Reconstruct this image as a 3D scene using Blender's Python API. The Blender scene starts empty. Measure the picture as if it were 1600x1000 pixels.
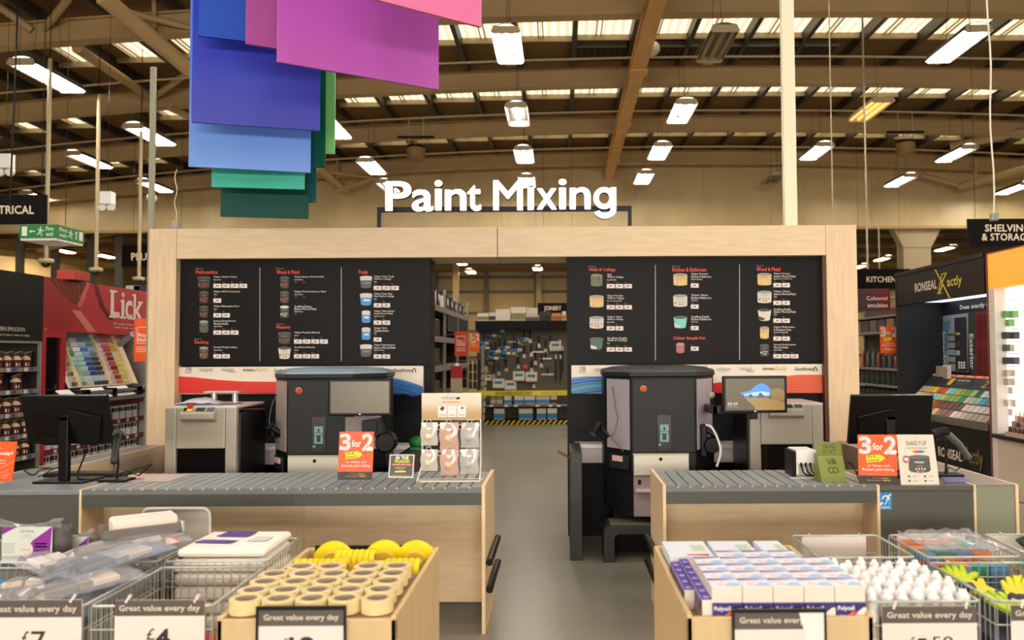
import bpy, bmesh, math, random
from mathutils import Vector, Matrix
random.seed(7)
SC = bpy.context.scene
COL = SC.collection
PI = math.pi

# ---------------------------------------------------------------- camera, world, exposure
F_PX, CX, CY = 1275.0, 875.0, 500.0            # focal length and optical centre, in 1600x1000 pixels
CAM = Vector((0, 0, 1.7))
CAM_R = (Matrix.Rotation(math.radians(90 + 2.335), 3, 'X') @ Matrix.Rotation(-0.0055, 3, 'Z'))
cam_d = bpy.data.cameras.new('camera')
cam_d.sensor_width = 36.0
cam_d.lens = 36.0 * F_PX / 1600.0
cam_d.shift_x = (800 - CX) / 1600.0
cam_d.clip_start, cam_d.clip_end = 0.05, 200
cam_d.dof.use_dof = True
cam_d.dof.focus_distance = 6.6
cam_d.dof.aperture_fstop = 1.9
cam = bpy.data.objects.new('camera', cam_d)
COL.objects.link(cam)
cam.matrix_world = Matrix.Translation(CAM) @ CAM_R.to_4x4()
SC.camera = cam

world = bpy.data.worlds.new('hall_air')
SC.world = world
world.use_nodes = True
world.node_tree.nodes['Background'].inputs[0].default_value = (1.0, 0.86, 0.66, 1)
world.node_tree.nodes['Background'].inputs[1].default_value = 0.0

vs = SC.view_settings
vs.view_transform, vs.look, vs.gamma, vs.use_curve_mapping = 'Standard', 'None', 1.0, False
vs.exposure = 0.38
SC.cycles.sample_clamp_indirect = 4.0
SC.cycles.sample_clamp_direct = 30.0
SC.cycles.max_bounces = 6
SC.cycles.diffuse_bounces = 4
SC.cycles.glossy_bounces = 3
SC.cycles.transparent_max_bounces = 12
SC.cycles.caustics_reflective = False
SC.cycles.caustics_refractive = False
TUBE_POWER = 46.0      # strip lamps of the hall
DAY_POWER = 19.5       # daylight through the shop-front glazing behind the lens
SKY_POWER = 1.0        # daylight through the rooflights

# ---------------------------------------------------------------- helpers
def at(px, py, Y):
    """world point at depth Y that the lens shows at a pixel"""
    d = CAM_R @ Vector(((px - CX) / F_PX, (CY - py) / F_PX, -1.0))
    return CAM + d * (Y / d.y)
def AX(px, Y, py=552): return at(px, py, Y).x
def AZ(py, Y, px=785): return at(px, py, Y).z

def lin(c):
    return tuple((v / 255 / 12.92 if v / 255 <= 0.04045 else ((v / 255 + 0.055) / 1.055) ** 2.4) for v in c[:3])

MATS = {}
def M(name, col, rough=.5, metal=0, emit=0, noise=0, scale=6, stretch=(1, 1, 1), bump=0, spec=.5, alpha=1, trans=0, coat=0):
    if name in MATS: return MATS[name]
    m = bpy.data.materials.new(name); m.use_nodes = True
    nt = m.node_tree; b = nt.nodes['Principled BSDF']
    c = lin(col)
    b.inputs['Base Color'].default_value = (*c, 1)
    b.inputs['Roughness'].default_value = rough
    b.inputs['Metallic'].default_value = metal
    b.inputs['Specular IOR Level'].default_value = spec
    b.inputs['Alpha'].default_value = alpha
    b.inputs['Transmission Weight'].default_value = trans
    b.inputs['Coat Weight'].default_value = coat
    if emit:
        b.inputs['Emission Color'].default_value = (*c, 1)
        b.inputs['Emission Strength'].default_value = emit
    if noise or bump:
        tc = nt.nodes.new('ShaderNodeTexCoord'); mp = nt.nodes.new('ShaderNodeMapping')
        mp.inputs['Scale'].default_value = stretch
        nz = nt.nodes.new('ShaderNodeTexNoise')
        nz.inputs['Scale'].default_value = scale; nz.inputs['Detail'].default_value = 5
        nt.links.new(tc.outputs['Object'], mp.inputs[0]); nt.links.new(mp.outputs[0], nz.inputs['Vector'])
        if noise:
            cr = nt.nodes.new('ShaderNodeValToRGB')
            cr.color_ramp.elements[0].position = .28; cr.color_ramp.elements[1].position = .72
            cr.color_ramp.elements[0].color = (*[v * (1 - noise) for v in c], 1)
            cr.color_ramp.elements[1].color = (*[min(1, v * (1 + noise)) for v in c], 1)
            nt.links.new(nz.outputs['Fac'], cr.inputs[0]); nt.links.new(cr.outputs[0], b.inputs['Base Color'])
        if bump:
            bp = nt.nodes.new('ShaderNodeBump'); bp.inputs['Strength'].default_value = bump; bp.inputs['Distance'].default_value = .01
            nt.links.new(nz.outputs['Fac'], bp.inputs['Height']); nt.links.new(bp.outputs[0], b.inputs['Normal'])
    MATS[name] = m
    return m

def gradient_mat(name, cols, axis='X', lo=0, hi=1, rough=.5, noise_w=0, emit=0):
    """printed colour running from one tone to the next along an object axis"""
    if name in MATS: return MATS[name]
    m = bpy.data.materials.new(name); m.use_nodes = True
    nt = m.node_tree; b = nt.nodes['Principled BSDF']; b.inputs['Roughness'].default_value = rough
    tc = nt.nodes.new('ShaderNodeTexCoord'); sp = nt.nodes.new('ShaderNodeSeparateXYZ')
    mr = nt.nodes.new('ShaderNodeMapRange'); cr = nt.nodes.new('ShaderNodeValToRGB')
    nt.links.new(tc.outputs['Object'], sp.inputs[0]); nt.links.new(sp.outputs[axis], mr.inputs[0])
    mr.inputs[1].default_value, mr.inputs[2].default_value = lo, hi
    src = mr.outputs[0]
    if noise_w:
        nz = nt.nodes.new('ShaderNodeTexNoise'); nz.inputs['Scale'].default_value = 5
        ma = nt.nodes.new('ShaderNodeMath'); ma.operation = 'MULTIPLY_ADD'
        ma.inputs[1].default_value = noise_w
        nt.links.new(tc.outputs['Object'], nz.inputs['Vector']); nt.links.new(nz.outputs['Fac'], ma.inputs[0]); nt.links.new(src, ma.inputs[2])
        src = ma.outputs[0]
    els = cr.color_ramp.elements
    while len(els) < len(cols): els.new(.5)
    for i, c in enumerate(cols):
        els[i].position = i / (len(cols) - 1); els[i].color = (*lin(c), 1)
    nt.links.new(src, cr.inputs[0]); nt.links.new(cr.outputs[0], b.inputs['Base Color'])
    if emit:
        nt.links.new(cr.outputs[0], b.inputs['Emission Color']); b.inputs['Emission Strength'].default_value = emit
    MATS[name] = m
    return m

_txt = {}
def glyphs(s, bold=0.0, res=2):
    k = (s, bold, res)
    if k not in _txt:
        c = bpy.data.curves.new('t', 'FONT'); c.body = s; c.resolution_u = res; c.space_character = 1 + max(0, bold) * 1.6
        o = bpy.data.objects.new('t', c)
        m = bpy.data.meshes.new_from_object(o)
        vs_ = [(v.co.x, v.co.y) for v in m.vertices]; fs = [tuple(p.vertices) for p in m.polygons]
        bpy.data.objects.remove(o); bpy.data.curves.remove(c); bpy.data.meshes.remove(m)
        if bold > 0:                                    # heavier weight: a band laid along every outline edge
            key = [(round(x, 4), round(y, 4)) for x, y in vs_]
            ed = {(key[f[i]], key[f[(i + 1) % len(f)]]) for f in fs for i in range(len(f))}
            for a, b in ed:
                if (b, a) in ed: continue
                dx, dy = b[0] - a[0], b[1] - a[1]; l = math.hypot(dx, dy)
                if l < 1e-6: continue
                tx, ty, nx, ny = dx / l * bold * .5, dy / l * bold * .5, dy / l * bold, -dx / l * bold
                n0 = len(vs_); vs_ += [(a[0] - tx, a[1] - ty), (a[0] - tx + nx, a[1] - ty + ny), (b[0] + tx + nx, b[1] + ty + ny), (b[0] + tx, b[1] + ty)]
                fs.append((n0, n0 + 1, n0 + 2, n0 + 3))
        x0 = min(v[0] for v in vs_); x1 = max(v[0] for v in vs_); y0 = min(v[1] for v in vs_); y1 = max(v[1] for v in vs_)
        _txt[k] = ([((x - x0) / (x1 - x0), (y - y0) / (y1 - y0)) for x, y in vs_], fs, (x1 - x0) / (y1 - y0))
    return _txt[k]

class MB:
    """collects faces with material slots and links them as one mesh object"""
    def __init__(s): s.v = []; s.f = []; s.m = []; s.mats = []; s.sm = []
    def slot(s, mat):
        if mat not in s.mats: s.mats.append(mat)
        return s.mats.index(mat)
    def add(s, verts, faces, mat, smooth=False):
        n = len(s.v); k = s.slot(mat)
        s.v += [tuple(v) for v in verts]
        for f in faces: s.f.append(tuple(i + n for i in f)); s.m.append(k); s.sm.append(smooth)
        return s
    def box(s, x0, x1, y0, y1, z0, z1, mat):
        x0, x1 = sorted((x0, x1)); y0, y1 = sorted((y0, y1)); z0, z1 = sorted((z0, z1))
        v = [(x, y, z) for z in (z0, z1) for y in (y0, y1) for x in (x0, x1)]
        return s.add(v, [(0, 2, 3, 1), (4, 5, 7, 6), (0, 1, 5, 4), (2, 6, 7, 3), (0, 4, 6, 2), (1, 3, 7, 5)], mat)
    def quad(s, a, b, c, d, mat): return s.add([a, b, c, d], [(0, 1, 2, 3)], mat)
    def poly(s, pts, mat): return s.add(pts, [tuple(range(len(pts)))], mat)
    def prism(s, pts, vec, mat, smooth=False):
        n = len(pts); vec = Vector(vec); a = [Vector(p) for p in pts]; b = [p + vec for p in a]
        nrm = Vector((0, 0, 0))
        for i in range(n): nrm += a[i].cross(a[(i + 1) % n])
        if nrm.dot(vec) > 0: a, b = b, a
        return s.add(a + b, [tuple(range(n)), tuple(range(2 * n - 1, n - 1, -1))] +
                     [(i, i + n, (i + 1) % n + n, (i + 1) % n) for i in range(n)], mat, smooth)
    def slab(s, O, U, V, t, mat):
        """rectangle O, O+U, O+U+V, O+V given a thickness towards U x V"""
        O, U, V = Vector(O), Vector(U), Vector(V); n = U.cross(V).normalized() * t
        return s.prism([O, O + U, O + U + V, O + V], n, mat)
    def tube(s, path, r, mat, n=6, caps=True, r1=None):
        path = [Vector(p) for p in path]; vs_ = []; L = len(path)
        up = None
        for i, p in enumerate(path):
            t = (path[min(i + 1, L - 1)] - path[max(i - 1, 0)]).normalized()
            if up is None: up = Vector((0, 0, 1)) if abs(t.z) < .9 else Vector((1, 0, 0))
            a = t.cross(up)
            if a.length < 1e-4: a = t.cross(Vector((0, 1, 0)))
            a.normalize(); b = a.cross(t).normalized(); up = b
            rr = r if r1 is None else r + (r1 - r) * i / max(1, L - 1)
            vs_ += [p + (a * math.cos(2 * PI * k / n) + b * math.sin(2 * PI * k / n)) * rr for k in range(n)]
        fs = [(i * n + k, i * n + (k + 1) % n, (i + 1) * n + (k + 1) % n, (i + 1) * n + k) for i in range(L - 1) for k in range(n)]
        s.add(vs_, fs, mat, n > 6)
        if caps: s.add(vs_[:n], [tuple(range(n - 1, -1, -1))], mat); s.add(vs_[-n:], [tuple(range(n))], mat)
        return s
    def lathe(s, prof, c, mat, n=16, axis='Z', smooth=True):
        c = Vector(c); vs_ = []
        for r, h in prof:
            for k in range(n):
                a = 2 * PI * k / n; u, w = r * math.cos(a), r * math.sin(a)
                vs_.append(c + Vector({'Z': (u, w, h), 'Y': (u, h, -w), 'X': (h, u, w)}[axis]))
        fs = [(i * n + k, i * n + (k + 1) % n, (i + 1) * n + (k + 1) % n, (i + 1) * n + k) for i in range(len(prof) - 1) for k in range(n)]
        s.add(vs_, fs, mat, smooth)
        if prof[0][0] > 1e-5: s.add(vs_[:n], [tuple(range(n - 1, -1, -1))], mat)
        if prof[-1][0] > 1e-5: s.add(vs_[-n:], [tuple(range(n))], mat)
        return s
    def ball(s, c, r, mat, n=12, m=8, sc=(1, 1, 1)):
        c = Vector(c); vs_ = []
        for i in range(m + 1):
            t = PI * i / m
            for k in range(n):
                a = 2 * PI * k / n
                vs_.append(c + Vector((r * sc[0] * math.sin(t) * math.cos(a), r * sc[1] * math.sin(t) * math.sin(a), -r * sc[2] * math.cos(t))))
        return s.add(vs_, [(i * n + k, i * n + (k + 1) % n, (i + 1) * n + (k + 1) % n, (i + 1) * n + k) for i in range(m) for k in range(n)], mat, True)
    def text(s, txt, O, U, V, mat, bold=.012, res=2, skew=0):
        """lettering whose outline box fills O..O+U..O+V"""
        g, fs, _ = glyphs(txt, bold, res); O, U, V = Vector(O), Vector(U), Vector(V)
        return s.add([O + U * (x + skew * y) + V * y for x, y in g], fs, mat)
    def text_px(s, txt, px0, py0, px1, py1, Y, mat, bold=.012, res=2):
        O = at(px0, py1, Y); U = at(px1, py1, Y) - O; V = at(px0, py0, Y) - O
        return s.text(txt, O, U, V, mat, bold, res)
    def rect_px(s, px0, py0, px1, py1, Y, mat):
        a, b, c, d = at(px0, py1, Y), at(px1, py1, Y), at(px1, py0, Y), at(px0, py0, Y)
        return s.quad(a, b, c, d, mat)
    def slab_px(s, px0, py0, px1, py1, Y, t, mat):
        a, b, c, d = at(px0, py1, Y), at(px1, py1, Y), at(px1, py0, Y), at(px0, py0, Y)
        return s.prism([a, b, c, d], (0, t, 0), mat)
    def xf(s, mtx):
        s.v = [tuple(mtx @ Vector(v)) for v in s.v]; return s
    def make(s, name, parent=None, bevel=0, local=False):
        me = bpy.data.meshes.new(name)
        vv = s.v
        if parent is not None and not local:
            inv = mw(parent).inverted(); vv = [tuple(inv @ Vector(v)) for v in vv]
        me.from_pydata(vv, [], s.f)
        for m in s.mats: me.materials.append(m)
        me.polygons.foreach_set('material_index', s.m)
        me.polygons.foreach_set('use_smooth', s.sm)
        me.update()
        o = bpy.data.objects.new(name, me); COL.objects.link(o)
        if parent is not None: o.parent = parent
        if bevel:
            b = o.modifiers.new('edge', 'BEVEL'); b.width = bevel; b.segments = 2; b.limit_method = 'ANGLE'; b.angle_limit = .7
        return o

def mw(o):
    m = o.matrix_basis.copy() if o.type != 'EMPTY' or True else None
    m = Matrix.LocRotScale(o.location, o.rotation_euler, o.scale)
    return mw(o.parent) @ m if o.parent else m

def tag(o, label, cat, group=None):
    o['label'] = label; o['category'] = cat
    if group: o['group'] = group
    return o
def thing(name, label, cat, loc=(0, 0, 0), rz=0, group=None, rx=0):
    o = bpy.data.objects.new(name, None); COL.objects.link(o)
    o.empty_display_size = .1
    o.location = loc; o.rotation_euler = (rx, 0, rz)
    return tag(o, label, cat, group)
def single(name, mb, label, cat, group=None, bevel=0):
    """a thing that is one mesh; its origin goes to the middle of its foot"""
    xs = [v[0] for v in mb.v]; ys = [v[1] for v in mb.v]; zs = [v[2] for v in mb.v]
    c = Vector(((min(xs) + max(xs)) / 2, (min(ys) + max(ys)) / 2, min(zs)))
    mb.v = [tuple(Vector(v) - c) for v in mb.v]
    o = mb.make(name, bevel=bevel); o.location = c
    return tag(o, label, cat, group)
def struct(name, mb, bevel=0):
    o = mb.make(name, bevel=bevel); o['kind'] = 'structure'; return o
KIDS = {}
def dup(root, loc, rz=None, label=None, group=None, sc=None):
    c = root.copy(); COL.objects.link(c); c.location = loc
    if rz is not None: c.rotation_euler.z = rz
    if sc: c.scale = sc
    if label: c['label'] = label
    if group: c['group'] = group
    for ch in root.children:
        d = ch.copy(); COL.objects.link(d); d.parent = c
        for g in ch.children:
            e = g.copy(); COL.objects.link(e); e.parent = d
    return c

# ---------------------------------------------------------------- materials
birch = M('birch_laminate', (226, 200, 162), .42, noise=.08, scale=3.2, stretch=(1.2, 1.2, 9), spec=.4)
birch_v = M('birch_upright', (226, 198, 160), .42, noise=.08, scale=3.2, stretch=(9, 9, 1.0), spec=.4)
birch_edge = M('birch_edge', (240, 214, 168), .5)
bin_wood = M('bin_plywood', (220, 190, 142), .5, noise=.06, scale=3, stretch=(7, 7, 1), spec=.35)
slat = M('grey_slat_top', (150, 157, 158), .34, noise=.08, scale=5)
groove = M('slat_groove', (22, 22, 22), .6, spec=.2)
fascia = M('grey_fascia', (76, 76, 70), .42)
till_grey = M('till_front_grey', (84, 84, 76), .38)
stone_grey = M('strip_top_grey', (128, 136, 138), .4)
black = M('matt_black', (15, 14, 14), .5, spec=.2)
board_black = M('board_black', (24, 20, 19), .42, noise=.04, scale=2, spec=.12)
satin_black = M('satin_black', (14, 13, 13), .32, spec=.25)
white = M('white_print', (245, 240, 234), .5)
cream = M('cream_print', (236, 226, 208), .5)
grey_txt = M('grey_print', (150, 145, 140), .5)
red = M('red_print', (222, 62, 44), .45)
orange = M('orange_card', (246, 96, 30), .4)
yellow = M('yellow_print', (240, 226, 40), .45)
yel_hi = M('bright_yellow', (255, 232, 0), .4)
steel = M('painted_steel', (176, 172, 160), .4, metal=.3)
chrome = M('bright_wire', (205, 205, 198), .28, metal=.75)
galv = M('galvanised', (150, 150, 140), .4, metal=.5)
roof_steel = M('roof_beam_paint', (200, 168, 118), .6, noise=.05, scale=1.5)
roof_sheet = M('roof_sheeting', (134, 100, 58), .7, noise=.1, scale=.8, stretch=(.3, 2, 1))
purlin_m = M('purlin_steel', (74, 68, 58), .45, metal=.4)
amber_steel = M('tie_beam_paint', (232, 178, 108), .55, noise=.12, scale=2)
pole_m = M('pole_paint', (188, 168, 132), .5)
clad = M('bulkhead_sheet', (224, 198, 146), .42, noise=.12, scale=1.1, stretch=(1, 1, .35), bump=.5)
clad_far = M('far_cladding', (226, 206, 164), .6, noise=.06, scale=1)
girt = M('girt_steel', (120, 116, 104), .5, metal=.2)
sky_m = M('rooflight', (255, 240, 206), .6, emit=SKY_POWER)
_nt = sky_m.node_tree; _tc = _nt.nodes.new('ShaderNodeTexCoord'); _wv = _nt.nodes.new('ShaderNodeTexWave'); _mr = _nt.nodes.new('ShaderNodeMapRange')
_wv.inputs['Scale'].default_value = 1.6; _wv.inputs['Distortion'].default_value = .6; _mr.inputs[3].default_value = SKY_POWER * .62; _mr.inputs[4].default_value = SKY_POWER * 1.1   # corrugated translucent sheet
_nt.links.new(_tc.outputs['Object'], _wv.inputs[0]); _nt.links.new(_wv.outputs['Fac'], _mr.inputs[0]); _nt.links.new(_mr.outputs[0], _nt.nodes['Principled BSDF'].inputs['Emission Strength'])
tube_m = M('lamp_tube', (255, 247, 234), .5, emit=TUBE_POWER)
tube_far = M('lamp_tube_far', (255, 226, 176), .5, emit=95)
tube_dim = M('lamp_tube_dim', (255, 196, 110), .5, emit=1.0)
tube_off = M('lamp_tube_off', (170, 150, 118), .4)
reflector = M('lamp_reflector', (56, 50, 46), .5, spec=.2)
reflector_off = M('lamp_reflector_off', (190, 172, 140), .4, metal=.2)
m_floor = M('polished_concrete', (138, 134, 120), .3, noise=.12, scale=1.3, stretch=(1, .5, 1), spec=.45)
# ---------------------------------------------------------------- setting: floor, walls, roof
ZR = 0.0027; XR = 4.1
def zc(x): return -ZR * (x - XR) ** 2                        # the roof's gentle arch
X0, X1, YB, YBULK, YEND = -24.0, 27.0, -15.0, 28.0, 50.0
struct('floor', MB().box(X0, X1, YB, YEND, -.1, 0, m_floor))
wallm = M('side_wall', (190, 170, 132), .6, noise=.06, scale=.7)
struct('wall_left', MB().box(X0 - .2, X0, YB, YEND, 0, 9, wallm))
struct('wall_right', MB().box(X1, X1 + .2, YB, YEND, 0, 9, wallm))
struct('wall_front', MB().box(X0, X1, YB - .2, YB, 0, 2.2, wallm).box(X0, X1, YB - .2, YB, 3.8, 9, wallm).box(X0, -9, YB - .2, YB, 2.2, 3.8, wallm).box(9, X1, YB - .2, YB, 2.2, 3.8, wallm))
# shop-front glazing behind the lens
day = M('shop_front_daylight', (255, 250, 242), .5, emit=DAY_POWER)
wf = MB().quad((-9, YB - .1, 2.2), (9, YB - .1, 2.2), (9, YB - .1, 3.8), (-9, YB - .1, 3.8), day)
for i in range(13): wf.box(-9 + i * 1.5 - .03, -9 + i * 1.5 + .03, YB - .1, YB, 2.2, 3.8, black)
struct('window_200', wf)
wb = MB().box(X0, X1, YEND, YEND + .2, 0, 9, clad_far)
for k in range(17):
    x = X0 + 1 + k * 3.06
    wb.box(x, x + .25, YEND - .3, YEND, 0, 7, girt)
for z in (1.4, 3.0, 4.1, 5.4, 6.3): wb.box(X0, X1, YEND - .12, YEND, z, z + .16, girt)
struct('wall_back', wb)
# bulkhead sheet over the opening to the next bay
bk = MB(); n = 44
for i in range(n):
    xa = X0 + (X1 - X0) * i / n; xb = X0 + (X1 - X0) * (i + 1) / n
    pts = [(xa, YBULK, 6.0), (xb - .006, YBULK, 6.0), (xb - .006, YBULK, 8.7 + zc(xb)), (xa, YBULK, 8.7 + zc(xa))]
    bk.prism(pts, (0, .1, 0), clad)
bk.box(X0, X1, YBULK - .06, YBULK + .2, 5.93, 6.02, roof_steel)
struct('wall_bulkhead', bk)
# roof sheeting
rs = MB(); n = 26
for i in range(n):
    xa = X0 + (X1 - X0) * i / n; xb = X0 + (X1 - X0) * (i + 1) / n
    rs.prism([(xa, YB, 8.66 + zc(xa)), (xb, YB, 8.66 + zc(xb)), (xb, YB, 8.76 + zc(xb)), (xa, YB, 8.76 + zc(xa))], (0, YBULK - YB, 0), roof_sheet)
struct('ceiling', rs)
struct('ceiling_far', MB().box(X0, X1, YBULK + .1, YEND, 6.72, 6.85, M('far_roof', (150, 126, 92), .7)))
def arch(y, zb, h, w, mat, flange=.05):
    m = MB(); n = 24
    for i in range(n):
        xa = X0 + (X1 - X0) * i / n; xb = X0 + (X1 - X0) * (i + 1) / n
        for (ya, yb, za, zt) in ((y - w * .3, y + w * .3, zb + .03, zb + h - .03), (y - w * .75, y + w * .75, zb, zb + .03), (y - w * .75, y + w * .75, zb + h - .03, zb + h)):
            m.prism([(xa, ya, za + zc(xa)), (xb, ya, za + zc(xb)), (xb, ya, zt + zc(xb)), (xa, ya, zt + zc(xa))], (0, yb - ya, 0), mat)
    return m
RAF = [-9, -5, -1, 3, 7, 11, 15, 19, 23, 27]
for y in RAF: struct('roof_beam', arch(y, 8.0, .42, .2, roof_steel))
pts_x = [X0 + .6 + 1.25 * k for k in range(40)]
for x in pts_x:
    struct('roof_purlin', MB().box(x - .05, x + .05, 1, YBULK, 8.42 + zc(x), 8.655 + zc(x), purlin_m))
# rooflights between the beams
k = 0
lm = M('rooflight_frame', (190, 170, 134), .5)
for y in RAF[5:]:
    for i, x in enumerate(pts_x[:-1]):
        if y > 26: continue
        if x < -6 and i % 5 == 4: continue
        m = MB(); xa, xb = x + .06, pts_x[i + 1] - .06; zz = 8.64 + zc((xa + xb) / 2)
        ya, yb = y + 1.0, y + 2.45
        m.quad((xa, ya, zz), (xa, yb, zz), (xb, yb, zz), (xb, ya, zz), sky_m)
        m.box(xa, xb, yb, yb + .05, zz - .12, zz + .02, lm)
        for f in (.36, .45): m.box(xa + (xb - xa) * f - .012, xa + (xb - xa) * f + .012, ya, yb, zz - .04, zz - .005, lm)
        k += 1
        o = struct('window_%d' % k, m)
# dark smoke vents under the ridge
vent = M('vent_dark', (30, 20, 14), .7)
for xa, xb in ((.3, 1.5), (1.95, 3.1), (3.6, 4.9), (5.0, 6.2)):
    m = MB().box(xa, xb, 17.75, 18.75, 8.5, 8.52, vent)
    for j in range(8): m.box(xa + (xb - xa) * (j + .3) / 8, xa + (xb - xa) * (j + .5) / 8, 17.8, 18.7, 8.485, 8.5, M('vent_slat', (70, 44, 28), .6))
    m.box(xa, xb, 17.7, 17.75, 8.44, 8.56, galv)
    struct('roof_vent', m)
# tie beam running away from the lens under the rafters
tb = MB().box(1.55, 1.85, 4, YBULK, 7.68, 7.74, amber_steel).box(1.66, 1.74, 4, YBULK, 7.74, 7.96, amber_steel).box(1.55, 1.85, 4, YBULK, 7.94, 8.0, amber_steel)
for y in (9, 13, 17, 21, 25): tb.box(1.5, 1.9, y, y + .35, 7.655, 7.68, amber_steel)
struct('tie_beam', tb)
# conduit runs
for y in (17.8, 21.8, 25.7):
    m = MB(); m.tube([(X0 + 51 * i / 24, y, 8.24 + zc(X0 + 51 * i / 24)) for i in range(25)], .025, pole_m, 6)
    struct('ceiling_conduit', m)
# tubular bracing, left and right
def brace(a, b, r=.09):
    struct('roof_brace', MB().tube([a, b], r, roof_steel, 8))
for (p, q, Ya, Yb, r) in (((160, -5), (300, 112), 13, 14.6, .14), ((-8, 5), (50, 47), 14.6, 14.9, .08), ((105, 0), (70, 44), 14.2, 14.9, .07),
                          ((205, 20), (300, 44), 14.6, 14.9, .06), ((120, 75), (235, 152), 15.2, 18.8, .1), ((320, 95), (240, 152), 17.5, 18.8, .07),
                          ((495, 262), (540, 298), 25.5, 26.8, .13), ((505, 268), (585, 278), 26, 26.9, .05), ((525, 298), (585, 278), 26.5, 26.9, .06),
                          ((1500, 292), (1610, 262), 26.8, 25, .14), ((1440, 272), (1500, 290), 26.9, 26.8, .07), ((1540, 285), (1600, 275), 26.8, 26, .06),
                          ((1485, 230), (1600, 205), 23.6, 22.9, .12), ((265, 168), (310, 190), 18.9, 20, .08)):
    brace(at(*p, Ya), at(*q, Yb), r)
for px, ya, yb, Y in ((241, -5, 44, 14.8), (1525, 250, 275, 26.5), (527, 250, 285, 26.5)):
    brace(at(px, ya, Y), at(px, yb, Y), .045)
# far bay: roof ribs, openings and posts
rib = M('far_rib', (126, 106, 78), .6)
for y in (30, 33, 36, 39.5, 43.5): struct('far_bay_beam', MB().box(X0, X1, y, y + .25, 6.45, 6.72, rib))
dk = M('far_opening', (26, 20, 16), .8)
for y in (31, 34.3, 37.4, 41):
    m = MB()
    for k in range(26):
        x = X0 + .8 + k * 1.9
        m.box(x, x + .9, y, y + 1.2, 6.705, 6.715, dk)
    struct('far_bay_panel', m)
def column(px, Y, w, zt, mat, name='column'):
    x = AX(px, Y)
    m = MB().box(x - w / 2, x + w / 2, Y, Y + w * .6, 0, zt, mat)
    return m, x
m, x = column(1437, 28.2, .95, 6.0, pole_m); m.prism([(x - .85, 28.17, 6.0), (x + .85, 28.17, 6.0), (x + .48, 28.17, 5.3), (x - .48, 28.17, 5.3)], (0, .4, 0), pole_m); struct('column', m)
for px, Y in ((26, 29), (82, 30), (138, 30.5), (182, 29.4), (712, 42), (842, 48)):
    m, x = column(px, Y, .24 if px < 400 else .3, 6.4, girt if px < 300 else pole_m); struct('column', m)
for z, za in ((4.05, 3.2), (4.0, 2.6)):
    pass
struct('far_bay_pipe', MB().tube([at(-40, 388, 30), at(190, 415, 36)], .16, M('amber_pipe', (206, 168, 104), .4), 8))
struct('far_bay_rail', MB().tube([at(60, 392, 29), at(232, 350, 33)], .09, roof_steel, 8))
# the tall upright posts behind the kiosk
m, x = column(1240, 8.15, .125, 8.5, M('post_cream', (238, 232, 200), .4)); struct('column', m)
bolt = M('bolt_head', (120, 112, 90), .4, metal=.5)
zt = AZ(104, 8.1, 232); m, x = column(232, 8.1, .052, zt, M('post_grey', (150, 146, 124), .4)); struct('column', m)
# ---------------------------------------------------------------- strip lamps
def make_fitting(label, tm, group='suspended strip lamps', L=1.5, wire=1.2, ntube=3):
    t = thing('pendant_strip_lamp', label, 'lamp', group=group)
    rf = reflector_off if tm in (tube_dim, tube_off) else reflector
    h = MB(); W = .5
    prof = [(-W / 2, .0), (-W / 2 + .04, .09), (-.06, .13), (.06, .13), (W / 2 - .04, .09), (W / 2, .0)]
    for (a, b), (c, d) in zip(prof, prof[1:]):
        h.prism([(a, -L / 2, b), (c, -L / 2, d), (c, -L / 2, d + .012), (a, -L / 2, b + .012)], (0, L, 0), rf)
    for y in (-L / 2, L / 2 - .02):
        h.prism([(-W / 2, y, 0), (-W / 2 + .05, y, -.03), (W / 2 - .05, y, -.03), (W / 2, y, 0), (W / 2 - .04, y, .1), (-W / 2 + .04, y, .1)], (0, .02, 0), reflector_off)
    h.box(-.1, .1, L / 2, L / 2 + .18, .0, .12, reflector_off)
    h.make('housing', t, local=True)
    for i in range(ntube):
        x = (i - (ntube - 1) / 2) * (.165 if ntube == 3 else .24)
        MB().tube([(x, -L / 2 + .03, .035), (x, L / 2 - .03, .035)], .04, tm, 8, caps=True).make('tube', t, local=True)
    w = MB()
    for y in (-L * .3, L * .3): w.tube([(0, y, .1), (0, y * .6, wire)], .004, black, 4)
    w.make('hanging_wire', t, local=True)
    return t
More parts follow.
